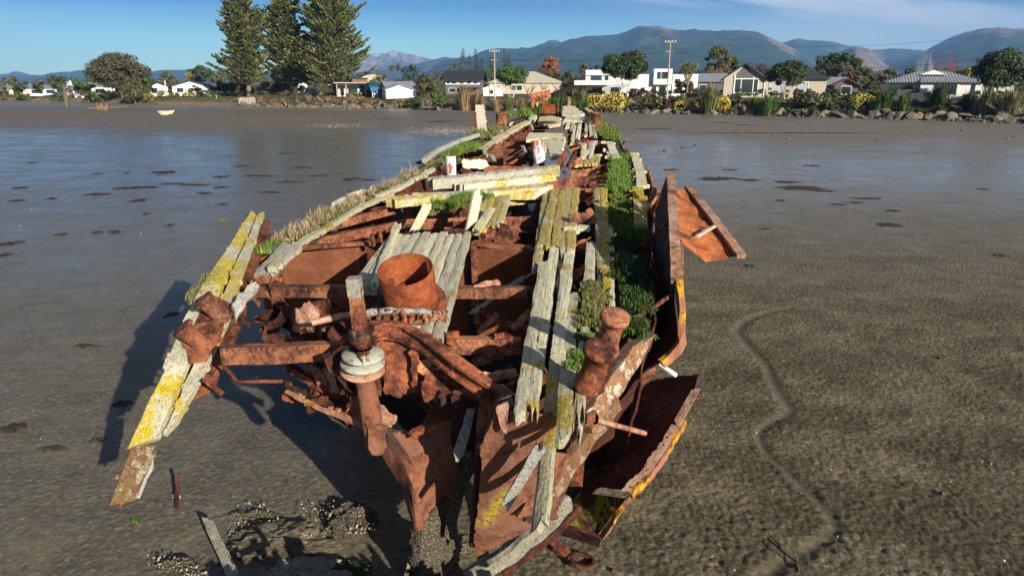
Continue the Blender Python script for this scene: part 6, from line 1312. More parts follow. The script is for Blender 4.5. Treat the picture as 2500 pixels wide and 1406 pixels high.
# vertical rust post in the near end and hanging boards
MB().sweep([S(1180, 962, -.35), S(1178, 1020, -.35), S(1172, 1110, -.4)], [(-.035, -.03), (.035, -.03), (.035, .03), (-.035, .03)]).jit(.008, 9).build('strut', 'rust', WR)
MB().sweep([S(1172, 1110, -.4), S(1155, 1330, -.2)], [(-.03, -.03), (.03, -.03), (.03, .03), (-.03, .03)]).jit(.008, 9).build('strut', 'rust_dark', WR)
pk3(S(1102, 1100, -.3), S(1122, 1104, -.3), S(1140, 968, -.2), S(1100, 965, -.2), 'rust_maroon', 'hanging_board', .04, rag=(.05, .02), n=12); pk3(S(1104, 1108, -.42), S(1132, 1112, -.42), S(1160, 1002, -.3), S(1140, 998, -.3), 'grey_wood', 'hanging_board', .035, rag=(.08, .03), n=14)
a_, b_, c2_, d_ = SP_([(1226, 1222, 4.9), (1248, 1228, 4.9), (1334, 1088, 4.75), (1308, 1080, 4.75)], -.52); pk3(a_, b_, c2_, d_, 'grey_wood', 'hanging_board', .03, 'split grey board hanging across the lichen plate', rag=(.10, .05), n=16)
board(SP_([(1212, 985, 4.9), (1236, 980, 4.9), (1240, 1030, 4.9), (1234, 1060, 4.92), (1222, 1050, 4.92)], -.52), 'rust_pale', 'strap', .02)
# keel timber sweeping down to the foot, and the heavy broken log
def log(pts, w_, h_, mat, name, label=None, amp=.02, n=24):
    pts = resamp(pts, n); prof = [(-w_ / 2, -h_ / 2), (-w_ * .2, -h_ * .55), (w_ * .25, -h_ * .5), (w_ / 2, -h_ * .3), (w_ / 2, h_ * .3), (w_ * .22, h_ * .5), (-w_ * .2, h_ * .55), (-w_ / 2, h_ * .35)]
    k = [0.25] + [1 + .07 * n3(q, 3) for q in range(1, n)] + [.9]
    o = MB().sweep(pts, prof, scale=k).jit(amp, 6).build(name, mat, WR)
    if label: o['label'] = label
    return o
pk3(Z(1418, 1040, 2.0), Z(1462, 1052, 1.92), Z(1592, 842, 2.42), Z(1560, 826, 2.52), 'log_wood', 'broken_log', .14, 'thick broken baulk, white on top, slanting down at the right', rag=(.05, .14), edge=.018, rough=.012)
log([Z(1500, 965, 2.1), Z(1440, 1040, 1.9), Z(1400, 1100, 1.7), Z(1350, 1180, 1.4), Z(1330, 1215, 1.25)], .20, .14, 'brown_wood', 'side_timber')
log([Z(1390, 1215, 1.02), Z(1340, 1270, .78), Z(1260, 1335, .50), Z(1140, 1410, .22)], .17, .14, 'wet_timber', 'keel_timber', 'grey green rounded keel timber curving down to the mud'); 
log([Z(1420, 1235, .8), Z(1340, 1310, .5), Z(1230, 1400, .12)], .06, .08, 'rust_dark', 'rail')
MB().tube([Z(1445, 1022, 2.08), Z(1575, 1058, 1.75)], .022, 8).jit(.006, 7).build('long_bolt', 'rust_pale', WR)
MB().lathe(Z(1447, 1022, 2.1), [(.06, -.02), (.07, .0), (.04, .03)], 12, (1, -1, .3)).build('washer', 'rust', WR)
# ---------------------------------------------------------------- right: bollards on their plate
def bollard(base, ax, h, r, parent, mat='rust'):
    b = MB().lathe(base, [(r * 1.32, -.02), (r * 1.2, .03), (r * 1.03, .07), (r * .98, h * .5), (r * .98, h * .80), (r * 1.08, h * .84), (r * 1.30, h * .87), (r * 1.34, h * .93), (r * 1.28, h * .985), (r * 1.1, h), (.001, h * 1.005)], 28, ax).jit(.004, 9).build('bollard', mat, parent, True); return b
bp0, bp1 = D(1440, 935, .05), D(1478, 850, .05)
patch([[D(1412, 948, .05), D(1452, 850, .06), D(1470, 800, .06)], [D(1470, 960, .05), D(1505, 862, .05), D(1515, 810, .05)]], 'bollard_plate', 'rust', WR, res=.04, t=.05, dent=.006, eat=.01)
bollard(bp0, (.16, -.38, 1), .36, .092, WR); bollard(bp1, (.16, -.38, 1), .36, .092, WR)
# ---------------------------------------------------------------- left leaning slab with twin bollards
sl_top = [(612, 522, 2.72), (648, 524, 2.72)]
def SL(px, py): return Z(px, py, interp([(520, 2.78), (700, 2.50), (900, 2.08), (1100, 1.52), (1240, 1.05)], py))
L1 = [SL(614, 523), SL(560, 610), SL(490, 712), SL(440, 800), SL(405, 905), SL(352, 1010), SL(310, 1110), SL(264, 1238)]
L2 = [SL(630, 535), SL(590, 620), SL(555, 700), SL(520, 800), SL(478, 880), SL(440, 975), SL(398, 1080), SL(330, 1222)]
L3 = [SL(648, 524), SL(612, 640), SL(590, 700), SL(590, 740), SL(545, 835), SL(500, 930), SL(435, 1040), SL(378, 1110)]
def side_slab(a, b, mat, label=None, t=.07):
    o = patch([a, b], 'leaning_plank', mat, WR, res=.035, t=t, dent=.008, eat=.016)
    if label: o['label'] = label
gap = lambda A, B, f: [lerp(p, q, f) for p, q in zip(A, B)]
side_slab(L1[:7], gap(L1, L2, .99)[:7], 'slab_wood', 'wide plank of the leaning side slab, covered in yellow lichen'); side_slab(gap(L2, L3, .01)[:7], L3[:7], 'slab_wood', 'narrow inner plank of the leaning side slab')
side_slab([p - Vector((0, 0, .012)) for p in (SL(325, 1075), SL(310, 1110), SL(264, 1238))], [p - Vector((0, 0, .012)) for p in (SL(398, 1075), SL(385, 1130), SL(336, 1222))], 'rot_wood', 'rotten brown lower end of the leaning slab')
dn = Vector((.03, .0, -.09)); side_slab([p + dn + Vector((.0, 0, 0)) for p in gap(L1, L3, .0)[:6]], [p + dn + Vector((.05, 0, -.03)) for p in gap(L1, L3, .99)[:6]], 'rust', 'rusty steel plate under the leaning planks', .03)
log([SL(330, 1130), SL(312, 1180), SL(290, 1232)], .14, .03, 'brown_wood', 'rotten_end', n=8)
log([SL(372, 1120), SL(352, 1170), SL(335, 1215)], .08, .03, 'grey_wood', 'rotten_end', n=8)
patch([[SL(515, 728) + Vector((0, -.02, .05)), SL(452, 850) + Vector((0, -.02, .05)), SL(462, 910) + Vector((0, 0, .05))], [SL(575, 760) + Vector((0, 0, .05)), SL(545, 850) + Vector((0, 0, .05)), SL(508, 900) + Vector((0, 0, .05))]], 'bollard_plate', 'rust', WR, res=.04, t=.05, dent=.008, eat=.005)
q0, q1 = SL(470, 868) + Vector((.04, 0, .06)), SL(545, 775) + Vector((0, 0, .06))
bax = Vector((-.62, .12, .78))
bollard(SL(502, 862) + Vector((0, 0, .06)), Vector((-.42, -.20, .62)), .29, .080, WR); bollard(SL(548, 792) + Vector((0, 0, .06)), Vector((-.42, -.20, .62)), .29, .080, WR)
# brackets under the slab
MB().tube([Z(540, 885, 2.2), Z(580, 932, 2.05), Z(690, 930, 2.0)], .018, 6).jit(.004, 9).build('bracket', 'rust', WR); MB().bar(Z(498, 925, 2.1), Z(543, 962, 1.95), .05, .02, n=4).jit(.006, 9).build('bracket', 'rust', WR)
MB().tube([Z(585, 780, 2.3), Z(608, 795, 2.2)], .03, 6).build('bracket', 'rust_dark', WR)
# ---------------------------------------------------------------- right: leaning bulwark plate
A_ = [Z(1637, 424, 3.35), Z(1643, 520, 3.12), Z(1648, 600, 2.92), Z(1652, 690, 2.72), Z(1658, 760, 2.48), Z(1656, 830, 2.22), Z(1635, 862, 2.08), Z(1605, 885, 2.0)]
B_ = [Z(1596, 520, 2.75), Z(1592, 580, 2.55), Z(1590, 640, 2.4), Z(1588, 700, 2.2), Z(1586, 760, 2.05), Z(1580, 830, 1.85), Z(1568, 880, 1.75), Z(1556, 930, 1.65)]
patch([A_, gap(A_, B_, .5), B_], 'bulwark_plate', 'rust_maroon', WR, res=.06, t=.015, dent=.02, eat=.02)['label'] = 'tall leaning bulwark plate along the right edge'
MB().sweep(resamp(A_[:4], 20), [(-.055, -.025), (.055, -.025), (.055, .02), (-.055, .02)]).jit(.010, 9).build('bulwark_rail', 'rust_pale', WR)
MB().sweep([p + Vector((.03, 0, 0)) for p in resamp([Z(1655, 610, 2.8)] + A_[3:], 20)], [(-.03, -.06), (.03, -.06), (.03, .03), (-.03, .03)]).jit(.018, 9).build('bulwark_rail', 'orange_lichen', WR)
MB().sweep(resamp([A_[0], A_[0] + Vector((-.1, .1, -.4)), B_[0]], 6), [(-.03, -.03), (.03, -.03), (.03, .03), (-.03, .03)]).jit(.01, 9).build('bulwark_stay', 'rust_dark', WR)
for (a, b, c, d, z0, z1) in ((1540, 780, 1648, 712, 2.45, 2.6), (1555, 605, 1632, 540, 2.6, 3.0), (1585, 520, 1622, 462, 2.75, 3.1), (1590, 500, 1618, 590, 2.8, 2.6), (1592, 640, 1612, 700, 2.5, 2.35)): MB().tube(resamp([Z(a, b, z0), lerp(Z(a, b, z0), Z(c, d, z1), .5) + Vector((0, 0, -.03)), Z(c, d, z1)], 6), .022, 7).jit(.008, 9).build('bulwark_stay', 'rust', WR)
H1 = [Z(1648, 462, 3.0), Z(1690, 458, 2.95), Z(1740, 530, 2.75), Z(1808, 622, 2.5)]
H2 = [Z(1650, 570, 2.78), Z(1665, 592, 2.70), Z(1690, 612, 2.6), Z(1722, 641, 2.42)]
patch([H1, H2], 'hanging_side_plate', 'rust_bright', WR, res=.05, t=.015, dent=.02, eat=.02, holes=True, hole_t=.62)['label'] = 'orange side plate hanging outward over the mud'
MB().sweep(resamp([Z(1680, 458, 2.98), Z(1742, 535, 2.77), Z(1810, 626, 2.5)], 20), [(-.06, -.03), (.06, -.03), (.06, .03), (-.06, .03)]).jit(.008, 9).build('side_plate_rail', 'rust_pale', WR)
MB().bar(Z(1655, 570, 2.84), Z(1690, 582, 2.80), .09, .03, n=4).jit(.006, 9).build('bracket', 'rust', WR); MB().bar(Z(1700, 578, 2.72), Z(1745, 552, 2.78), .04, .03, n=4).jit(.006, 9).build('bracket', 'white_wood', WR)
board([Z(1584, 490, 2.85), Z(1610, 470, 3.0), Z(1622, 458, 3.0), Z(1606, 540, 2.7), Z(1598, 545, 2.65)], 'rust', 'torn_plate', .02); board([Z(1592, 452, 2.9), Z(1606, 460, 2.95), Z(1604, 480, 2.8), Z(1590, 478, 2.8)], 'rust_lichen', 'torn_plate', .02)
T_ = [Z(1572, 905, 2.15), Z(1500, 1000, 1.95), Z(1430, 1100, 1.5), Z(1385, 1195, 1.0)]
patch([T_, [Vector((p.x * .8, 6.9, .35)) for p in T_]], 'hull_side', 'rust_dark', WR, res=.06, t=.02, dent=.03, eat=.05)  # inner sheet added to block the sun and darken the hold
# pale spike
MB().tube([Z(1606, 885, 1.95), Z(1648, 915, 1.7)], [.018, .028], 8).build('bolt', 'white_paint', WR)
# ---------------------------------------------------------------- right lower: fallen hull plates
F1 = [Z(1712, 902, 1.62), Z(1704, 950, 1.55), Z(1665, 1020, 1.45), Z(1620, 1095, 1.3), Z(1580, 1150, 1.2), Z(1532, 1200, 1.08)]
F2 = [Z(1575, 925, 1.05), Z(1560, 960, .95), Z(1520, 1020, .85), Z(1480, 1090, .75), Z(1450, 1140, .68), Z(1412, 1192, .6)]
patch([F1, gap(F1, F2, .5), F2], 'fallen_hull_plate', 'rust_maroon', WR, res=.05, t=.02, dent=.02, eat=.02)['label'] = 'dark fallen hull plate with a pale eaten rim at the right'
patch([[p + Vector((.02, -.02, .02)) for p in F1[1:]], [p + Vector((-.075, -.0, .01)) for p in F1[1:]]], 'eaten_rim', 'rust_pale', WR, res=.011, t=.010, dent=.003, eat=.016, holes=True, hole_f=17, hole_t=.30, eat_sides='D')
MB().sweep([p + Vector((.03, -.01, -.03)) for p in resamp(F1[2:], 20)], [(-.015, -.05), (.02, -.05), (.02, .02), (-.015, .02)]).jit(.012, 12).build('eaten_rim', 'orange_lichen', WR)
op = lerp(F1[2], F2[2], .66) + Vector((-.10, .1, .1)); nx = Vector((-.75, -.25, .62))
MB().lathe(op, [(.001, .0), (.10, .0), (.15, .06), (.165, .10), (.15, .115), (.12, .07)], 28, nx).jit(.006, 9).build('hawse_ring', 'rust_maroon', WR, True)
patch([[Z(1412, 1195, .62), Z(1540, 1212, .95)], [Z(1380, 1235, .45), Z(1500, 1260, .65)], [Z(1340, 1285, .25), Z(1462, 1312, .3)]], 'mossy_plate', 'moss_plate', WR, res=.04, t=.02, dent=.02, eat=.04)['label'] = 'moss and yellow lichen covered plate at the foot of the wreck'
MB().sweep(resamp([Z(1545, 1208, .98), Z(1510, 1245, .78), Z(1490, 1280, .55), Z(1468, 1312, .32)], 14), [(-.012, -.03), (.02, -.03), (.02, .02), (-.012, .02)]).jit(.016, 12).build('eaten_rim', 'orange_lichen', WR)
patch([[Z(1345, 1285, .35), Z(1400, 1290, .4), Z(1475, 1320, .35)], [Z(1340, 1300, .1), Z(1400, 1320, .08), Z(1470, 1345, .05)]], 'buried_plate', 'rust_maroon', WR, res=.04, t=.03, dent=.03, eat=.03)
patch([[Z(1560, 925, 1.75), Z(1610, 890, 1.9)], [Z(1560, 960, 1.4), Z(1600, 925, 1.5)]], 'torn_plate', 'rust', WR, res=.03, t=.02, dent=.03, eat=.03)
# ---------------------------------------------------------------- left shell remains, ribs, scrap
patch([SP_([(690, 945, 6.0), (720, 960, 5.9), (780, 985, 5.7), (850, 1005, 5.5), (895, 1025, 5.4)]), SP_([(685, 958, 6.0), (730, 985, 5.85), (790, 1015, 5.6), (850, 1040, 5.5), (900, 1065, 5.4)])], 'shell_strake', 'rust_lichen', WR, res=.04, t=.03, dent=.03, eat=.03)
patch([SP_([(690, 930, 6.3), (760, 950, 6.1), (830, 975, 5.9), (900, 1000, 5.7)]), SP_([(700, 950, 6.3), (760, 985, 6.0), (830, 1010, 5.8), (900, 1040, 5.6)])], 'shell_strake', 'rust_dark', WR, res=.04, t=.03, dent=.04, eat=.05)
for (pts, r_) in [([(650, 705, 7.3), (700, 760, 7.2), (760, 820, 7.0), (830, 880, 6.7)], .05), ([(640, 800, 7.0), (700, 840, 6.9), (790, 900, 6.5), (870, 950, 6.2)], .06), ([(705, 780, 7.1), (760, 830, 6.9), (810, 870, 6.8)], .05), ([(760, 735, 7.6), (820, 790, 7.3), (880, 860, 7.0)], .05), ([(690, 870, 6.6), (740, 920, 6.4), (800, 960, 6.2)], .05), ([(640, 770, 7.2), (720, 800, 7.2), (800, 830, 7.0)], .06)]:
    P = resamp(SP_(pts), 10); MB().sweep(P, [(-r_, -.02), (r_, -.02), (r_, .0), (.01, .01), (.01, r_ * 1.4), (-.01, r_ * 1.4), (-.01, .01), (-r_, .0)]).jit(.02, 5).build('rib', 'rust_dark' if rnd.random() < .7 else 'rust', WR)
for (px, py, y_, L_, W_, mt_) in [(665, 740, 7.2, .45, .14, 'rust'), (770, 770, 7.0, .5, .2, 'rust'), (745, 775, 7.0, .35, .22, 'rust_pale'), (680, 790, 6.9, .5, .12, 'rust_dark'), (700, 770, 7.1, .4, .10, 'rust'), (730, 850, 6.6, .6, .12, 'rust_dark'), (760, 905, 6.3, .55, .10, 'rust'), (790, 930, 6.1, .5, .16, 'rust_lichen'), (815, 945, 6.0, .5, .08, 'rust_pale'), (840, 900, 6.2, .5, .14, 'rust'), (740, 960, 6.1, .4, .1, 'rust'), (800, 985, 5.9, .4, .12, 'rust_dark'), (880, 1010, 5.6, .3, .16, 'rust_pale'), (930, 1010, 5.5, .3, .14, 'rust_pale'), (850, 850, 6.5, .4, .2, 'rust'), (800, 860, 6.6, .6, .1, 'rust'), (780, 800, 6.9, .35, .1, 'rust_pale'), (640, 780, 7.3, .3, .08, 'rust')]:
    crumple(Y(px, py, y_), L_, W_, (U(-1, 1), U(-.6, .6), U(-.8, .3)), (U(-.4, .6), -1, U(.2, .9)), MB()).build('scrap', mt_, WR)
# scrap right of the quadrant
for (px, py, y_, L_, W_, mt_, ax_) in [(1060, 905, 5.6, .45, .28, 'rust', (.6, 0, -.4)), (1090, 940, 5.4, .4, .3, 'rust', (1, 0, -.3)), (1050, 945, 5.4, .25, .12, 'rust', (1, 0, .1)), (1060, 890, 5.5, .3, .1, 'rust_lichen', (1, 0, .3)), (1120, 985, 5.2, .35, .14, 'rust_dark', (1, 0, -.4)), (1150, 960, 5.2, .35, .12, 'rust', (1, 0, .2)), (1205, 915, 5.3, .4, .08, 'rust_pale', (1, 0, .1)), (1240, 940, 5.3, .4, .1, 'rust', (1, 0, .6)), (1225, 975, 5.1, .25, .2, 'rust_pale', (.3, 0, 1)), (1240, 1000, 5.1, .3, .12, 'rust', (.4, 0, 1)), (1200, 1010, 5.1, .35, .12, 'rust_pale', (.1, 0, 1)), (1270, 1010, 5.15, .3, .1, 'rust_dark', (.6, 0, 1)), (1100, 1000, 5.3, .5, .1, 'rust_dark', (1, 0, .5)), (1060, 1030, 5.3, .5, .1, 'rust', (1, 0, .6)), (1215, 850, 5.8, .25, .1, 'rust_lichen', (1, 0, .2)), (1230, 830, 5.8, .15, .14, 'rust', (.1, 0, 1)), (1105, 826, 5.7, .14, .1, 'rust', (.1, 0, 1)), (1190, 870, 5.8, .3, .12, 'rust', (1, 0, .3)), (1330, 935, 5.5, .5, .12, 'rust', (1, .2, .9)), (1340, 980, 5.3, .4, .1, 'rust_dark', (1, .2, .9)), (1415, 665, 8, .3, .1, 'rust', (.5, 0, .5)), (1425, 540, 10, .4, .25, 'rust', (.8, .4, .3)), (1410, 560, 9.5, .4, .12, 'lichen_wood', (1, .3, .1)), (1235, 575, 9.6, .3, .35, 'rust', (.3, 0, 1)), (1190, 575, 9.6, .25, .25, 'rust', (.3, 0, 1)), (1250, 560, 10, .3, .12, 'rust', (.3, 0, 1)), (1215, 720, 7.9, .8, .06, 'grey_wood', (1, .4, .6)), (1190, 790, 7.2, .3, .07, 'rust_pale', (1, .4, .8)), (1275, 780, 7.0, .3, .08, 'rust_pale', (1, .4, .8)), (1420, 600, 9, .3, .12, 'rust', (1, .2, .3)), (1440, 690, 7.6, .2, .1, 'rust', (1, 0, .3)), (1160, 402, 15, .6, .2, 'lichen_wood', (1, .5, 0)), (1390, 395, 14.5, .6, .10, 'rust_dark', (.5, .5, .8)), (1400, 402, 14, .5, .08, 'rust', (.8, .5, .5))]:
    crumple(Y(px, py, y_), L_, W_, ax_, (U(-.3, .3), -1, U(.3, .9)), MB()).build('scrap', mt_, WR)
rs_ = random.Random(5)
for q in range(36):          # broken lengths of planking along both sides and between the frames
    f = rs_.random(); side = rs_.random() < .5
    if side: x = 1150 + rs_.random() * 130; y = lerp(395, 300, f)
    else: x = 1385 + rs_.random() * 85; y = lerp(392, 296, f)
    x = x + (1330 - x) * f * .45; sc_ = (y - 203) / 200; w_ = rs_.uniform(7, 13) * sc_; l_ = rs_.uniform(10, 34) * sc_; sk = rs_.uniform(-14, 14) * sc_
    pk3(D(x, y, .02), D(x + w_, y + rs_.uniform(-1, 1), .03), D(x + w_ + sk + 2, y - l_ * .6, .04), D(x + sk, y - l_ * .6, .02), rs_.choice(['lichen_wood', 'grey_wood', 'lichen_wood', 'rust', 'white_wood']), 'broken_plank', .05, rag=(.08, .08), n=8, m=2)
for q in range(16):          # bits left on the near beams and at the deck edge
    x, y, y_ = rs_.choice([(660, 690, 7.3), (760, 695, 7.3), (1180, 700, 7.3), (1250, 600, 9), (1210, 530, 10.5), (1100, 545, 10.5), (860, 560, 10.5), (930, 515, 11.5), (1380, 470, 12.5), (1450, 450, 12.8), (1430, 500, 11.5), (1425, 620, 8.8), (1240, 480, 12)])
    crumple(Y(x + rs_.uniform(-25, 25), y + rs_.uniform(-8, 8), y_), rs_.uniform(.15, .4), rs_.uniform(.04, .1), (1, rs_.uniform(-.5, .5), rs_.uniform(-.2, .3)), (0, -1, .6), MB()).build('torn_strip', rs_.choice(['rust', 'rust_pale', 'rust_lichen', 'rust_dark']), WR)
for (pts, r_) in [([(700, 900, 6.5), (760, 935, 6.2), (840, 980, 5.9)], .03), ([(1000, 960, 6.0), (1050, 1000, 5.9), (1110, 1010, 5.7)], .04), ([(960, 900, 6.4), (1040, 930, 6.2), (1120, 990, 5.8)], .03), ([(1240, 900, 5.8), (1290, 960, 5.6), (1330, 1040, 5.4)], .04), ([(1320, 880, 6.0), (1345, 960, 5.8), (1340, 1040, 5.5)], .03), ([(780, 720, 7.8), (840, 760, 7.5), (930, 800, 7.3)], .03), ([(1150, 740, 7.9), (1210, 790, 7.6), (1290, 800, 7.4)], .03), ([(1440, 960, 5.5), (1420, 1020, 5.4), (1380, 1080, 5.3)], .04)]:
    P = resamp(SP_(pts), 10); MB().sweep(P, [(-r_, -.012), (r_, -.012), (r_, .0), (.008, .008), (.008, r_ * 1.4), (-.008, r_ * 1.4), (-.008, .008), (-r_, .0)]).jit(.03, 6).build('rib', 'rust', WR)
# low jagged shell remnant, unseen below the frame, added to shadow the mud
patch([[Vector((-2.1, 4.1, .75)), Vector((-1.2, 4.1, 1.05)), Vector((-.3, 4.25, .85)), Vector((.6, 4.0, 1.0))], [Vector((-2.2, 4.2, -.1)), Vector((-1.2, 4.25, -.1)), Vector((-.3, 4.4, -.1)), Vector((.6, 4.2, -.1))]], 'hull_side', 'rust_dark', WR, res=.05, t=.03, dent=.05, eat=.28, eat_sides='U')
# rivets and bolts along flanges
rv = MB()
for (x0, y0, x1, y1, n_) in [(625, 706, 1300, 712, 46), (545, 856, 830, 846, 20), (750, 596, 990, 545, 18), (1095, 833, 1265, 835, 12), (1160, 604, 1285, 616, 9), (1345, 470, 1500, 462, 9)]:
    for q in range(n_): p = D(x0 + (x1 - x0) * q / n_, y0 + (y1 - y0) * q / n_, -.075); rv.lathe(p, [(.008, 0), (.006, .007), (.001, .009)], 6)
tag(rv.build('rivets', 'rust', WR), None, None, None, 'stuff')
# ---------------------------------------------------------------- growth on the wreck
def growth(line, wid, n, h, mat, label, cat=None, lean=.5, wd_=.006, rad=.10, name='grass', dz=.0, per=40):
    mb = MB(); pts = resamp([D(*p, dz) for p in line], max(2, n))
    for p in pts:
        for q in range(6):
            x, y = p.x + U(-wid - rad * .5, wid + rad * .5), p.y + U(-rad, rad); k = n3(x * 3.2, y * 3.2, 7) + .5 * n3(x * 9, y * 9, 2)
            if k < -.12: continue
            blades(mb, (x, y, p.z), max(6, int(per / 2.6)), rad * U(.25, .6), h * U(.5, 1.0) * (.6 + 1.3 * max(0, k)) , lean * 1.1, wd_ * .75)
    if not mb.f: blades(mb, pts[0], 20, rad, h, lean, wd_)
    o = mb.build(name, mat, loc=pts[0]); return tag(o, label, None, None, 'stuff')
growth([(690, 585), (760, 548), (800, 520), (850, 498), (900, 470), (960, 445), (1010, 425)], .08, 60, .16, 'grass_dry', 'dry straw coloured grass along the left deck edge of the wreck', per=44, rad=.14)
growth([(700, 590), (800, 535), (900, 482), (1000, 438), (1060, 410)], .08, 50, .09, 'grass_olive', 'short olive grass beneath the dry grass on the left deck edge', per=60, rad=.18)
growth([(640, 612), (665, 598), (685, 592)], .05, 12, .10, 'grass_green', 'bright green tuft at the near left corner of the deck', per=70, rad=.12)
growth([(1080, 380), (1120, 372), (1160, 352)], .25, 26, .14, 'grass_green', 'green grass mound on the left edge of the middle deck', per=70, rad=.25)
growth([(1040, 400), (1090, 395), (1140, 390)], .25, 24, .09, 'grass_olive', 'olive grass by the short white pipe', per=60, rad=.25)
growth([(1160, 338), (1175, 330), (1195, 322), (1215, 312)], .2, 26, .20, 'grass_olive', 'grass at the foot of the weathered timber post', per=60, rad=.3, wd_=.01)
growth([(1165, 335), (1175, 332)], .15, 8, .22, 'grass_green', 'bright tuft under the weathered timber post', per=70, rad=.3, wd_=.01)
growth([(1265, 285), (1290, 278), (1310, 272)], .3, 20, .25, 'grass_green', 'grass at the far left end of the wreck', per=60, rad=.4, wd_=.012)
growth([(1345, 262), (1370, 262), (1400, 262)], .3, 16, .4, 'grass_dark', 'tall green weeds behind the far rusty box', per=60, rad=.5, wd_=.014)
growth([(1425, 275), (1440, 290), (1460, 305), (1480, 325)], .15, 26, .16, 'grass_olive', 'grass along the right edge of the far deck', per=60, rad=.3, wd_=.01)
growth([(1475, 312), (1490, 328), (1500, 340)], .15, 14, .2, 'grass_green', 'green tuft on the far right edge', per=60, rad=.3, wd_=.01)
growth([(1515, 470), (1512, 440), (1516, 415), (1512, 395), (1515, 380)], .08, 40, .13, 'grass_green', 'bright green grass ridge on the right side of the middle deck', per=90, rad=.25)
growth([(1525, 560), (1515, 530), (1510, 500), (1520, 480)], .06, 24, .08, 'grass_green', 'green grass beside the yellow margin boards on the right', per=90, rad=.22)
growth([(1560, 580), (1556, 560)], .08, 14, .14, 'grass_green', 'round green tuft at the right edge opposite the leaning rail', per=90, rad=.2)
growth([(1528, 810), (1532, 780), (1534, 740), (1534, 680), (1535, 620), (1530, 580)], .09, 80, .08, 'grass_dark', 'dark green grass filling the shaded waterway on the right', per=90, rad=.2)
growth([(1435, 800), (1455, 740), (1460, 690)], .08, 26, .05, 'grass_olive', 'brown green moss between the planks and the right waterway', per=90, rad=.12)
growth([(1410, 890), (1420, 850), (1430, 820)], .06, 24, .06, 'grass_green', 'mossy tuft left of the right hand bollards', per=90, rad=.10)
growth([(1075, 505), (1110, 490), (1150, 482), (1175, 478)], .10, 36, .14, 'grass_green', 'thick grass clump growing over the cross timbers', per=90, rad=.2, dz=.08)
growth([(1060, 520), (1110, 505), (1165, 495)], .08, 26, .08, 'grass_olive', 'shorter grass at the front of the cross timber clump', per=90, rad=.16)
mb = MB()
for q in range(46): p = SL(545 - q * .9 + U(-14, 14), 690 + q * 1.0 + U(-16, 10)); blades(mb, (p.x - .08, p.y, p.z), 40, .09, .08, .6, .005)
tag(mb.build('grass', 'grass_olive', loc=SL(520, 700)), 'olive moss cushion on the outer edge of the leaning slab', None, None, 'stuff')
# ================================================================ DEBRIS ON THE MUD NEAR THE WRECK
def heap(px, py, wx, wy, h, label, seed, mat='barnacles', name='oyster_mound'):
    c = Z(px, py, 0); bm = bmesh.new(); bmesh.ops.create_icosphere(bm, subdivisions=5, radius=1)
    for v in bm.verts:
        d = v.co.normalized(); k = 1 + .35 * n3(d.x * 2 + seed, d.y * 2, d.z * 2) + .22 * n3(d.x * 6, d.y * 6 + seed, d.z * 6) + .16 * n3(d.x * 15, d.y * 15, d.z * 15 + seed)
        v.co = Vector((d.x * wx * k, d.y * wy * k, d.z * h * k))
    mb = MB(); bm.verts.index_update(); mb.add([v.co + c for v in bm.verts], [[v.index for v in f.verts] for f in bm.faces]); bm.free()
    lv = MB(); lv.v = mb.v; lv.f = mb.f; o = lv.build(name, mat, loc=c)
    tag(o, label, 'oyster mound'); return o, c
def shells(pts, label, n=260):
    mb = MB()
    for (px, py, w_, z_) in pts:
        for _ in range(int(n / len(pts))):
            c = Z(px + U(-w_, w_), py + U(-w_ * .4, w_ * .4), z_ + U(-.02, .03)); d = Vector((U(-1, 1), U(-1, 1), U(.2, 1))).normalized(); a = d.orthogonal().normalized(); b = d.cross(a); s = U(.006, .018); k = len(mb.v)
            for q in range(6): an = q * 1.047; mb.v.append(tuple(c + a * math.cos(an) * s * U(.7, 1.2) + b * math.sin(an) * s * U(.6, 1)))
            mb.v.append(tuple(c + d * s * .5)); mb.f += [(k + q, k + (q + 1) % 6, k + 6) for q in range(6)]
    tag(mb.build('oyster_shells', 'oyster'), label, None, None, 'stuff')
plain('oyster', (0.33, 0.28, 0.22), 0.7, 0.35, 12, 0.4)
heap(850, 1280, .30, .24, .18, 'larger oyster covered mound left of the stem foot', 3); heap(690, 1330, .52, .30, .14, 'dark lumpy mound behind the grey plank', 8, 'mud'); heap(770, 1395, .40, .16, .10, 'low mossy mound at the bottom edge left of the stem', 5, 'wet_timber')
heap(430, 1385, .22, .08, .08, 'low ridge of oysters at the bottom left', 12); heap(620, 1262, .30, .05, .07, 'narrow ridge of oysters behind the grey plank', 15); heap(840, 1395, .25, .1, .1, 'mossy green lump at the bottom edge', 19, 'moss_soil')
heap(1090, 1345, .30, .22, .08, 'mud hump inside the broken stem', 23, 'mud')
shells([(850, 1240, 50, .16), (880, 1290, 35, .12), (800, 1260, 30, .1), (640, 1255, 70, .06), (600, 1290, 40, .02), (400, 1370, 40, .07), (470, 1395, 40, .05), (760, 1240, 40, .05), (430, 1210, 10, .03), (1040, 1380, 30, .08), (1060, 1340, 20, .1), (720, 1310, 40, .1)], 'pale oyster shells clustered on the mounds beside the wreck', 420)
A, B = Z(492, 1262, .16), Z(520, 1268, .16); C, E = Z(583, 1400, .08), Z(552, 1405, .08)
o = plank(A, B, C, E, .03, m=4, rag=(.03, .02)).build('loose_plank', 'wet_timber', loc=A); tag(o, 'short grey weathered plank propped among the oysters at the lower left', 'plank')
A = Z(436, 1158, .02); o = MB().bar(Z(434, 1160, .22), Z(432, 1240, .02), .03, .03, n=5).jit(.01, 9).build('stake', 'rust_dark', loc=A); tag(o, 'thin dark stake with oysters stuck upright left of the stem', 'stake')
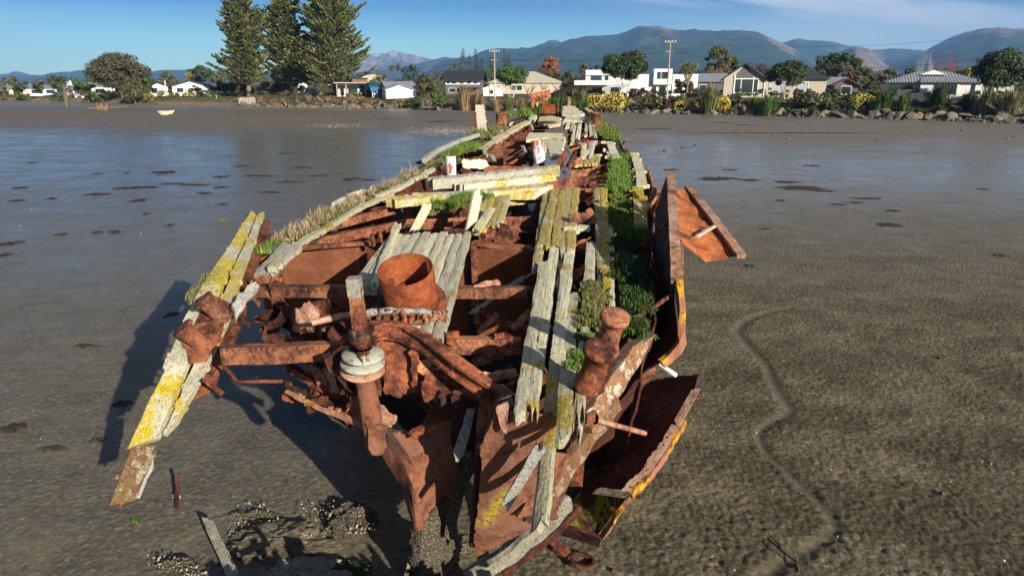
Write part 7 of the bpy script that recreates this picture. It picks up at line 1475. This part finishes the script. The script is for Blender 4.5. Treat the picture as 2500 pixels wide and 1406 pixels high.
A = Z(990, 1385, .1); o = MB().bar(Z(1000, 1370, .25), Z(988, 1420, .02), .05, .04, n=5).jit(.01, 9).build('stake', 'brown_wood', loc=A); tag(o, 'short broken brown stake at the bottom edge by the stem foot', 'stake')
c = Z(330, 1275, 0); mb = MB(); blades(mb, (c.x, c.y, 0), 130, .055, .04, 1.2, .006); tag(mb.build('seaweed_tuft', 'grass_green', loc=c), 'small bright green seaweed tuft below the leaning slab', 'seaweed')
c = Z(545, 540, 0); mb = MB(); blades(mb, (c.x, c.y, 0), 60, .14, .12, 1.2, .008); tag(mb.build('seaweed_tuft', 'grass_olive', loc=c), 'pale weed tuft on the mud behind the top of the leaning slab', 'seaweed')
for (px, py, s_, lb) in [(590, 1112, .035, 'small pinkish stone with a long shadow on the mud below the slab'), (2300, 1208, .05, 'ribbed pale shell casting a shadow at the lower right'), (1503, 1398, .06, 'pale round stone cut by the bottom edge'), (1590, 1328, .025, 'tiny pebble on the mud near the mossy plate')]:
    c = Z(px, py, 0); rock(c.x, c.y, .01, s_, lb, None, 'stone', 'stone', .3)
c = Z(1930, 1350, 0); o = MB().tube([Z(1875, 1315, .02), Z(1910, 1345, .05), Z(1950, 1375, .02)], .009, 5).build('stick', 'hull_dark', loc=c); tag(o, 'thin dark stick lying across the drainage channel', 'stick')
o = MB().tube([Z(1928, 1330, .05), Z(1945, 1360, .03), Z(1950, 1396, .01)], .007, 5).build('stick', 'brown_wood', loc=c); tag(o, 'second forked twig beside the dark stick', 'stick')
c = Z(1430, 1380, 0); o = MB().lathe(Z(1420, 1375, .02), [(.08, .02), (.10, .05), (.13, .05), (.14, .01)], 20, (.1, .1, 1)).jit(.015, 9).build('iron_ring', 'rust_dark', loc=c); tag(o, 'dark iron ring half sunk in the mud at the bottom', 'ring')
o = MB().bar(Z(1350, 1325, .06), Z(1385, 1355, .04), .10, .05, n=4).jit(.012, 9).build('iron_piece', 'rust', loc=Z(1360, 1340, 0)); tag(o, 'short rusty iron piece on the mud below the buried plate', 'scrap iron')
# ================================================================ AIR
hz = MB().box(-9500, 9500, -320, 9300, -2.2, 680).build('haze', bpy.data.materials.new('haze_air')); hz['kind'] = 'stuff'
hm = hz.data.materials[0]; hm.use_nodes = True; ht = hm.node_tree; ht.nodes.clear()
vo = ht.nodes.new('ShaderNodeVolumePrincipled'); ou = ht.nodes.new('ShaderNodeOutputMaterial'); ht.links.new(vo.outputs[0], ou.inputs['Volume'])
vo.inputs['Color'].default_value = (0.27, 0.53, 1.0, 1); vo.inputs['Density'].default_value = 0.000115; vo.inputs['Anisotropy'].default_value = 0.0
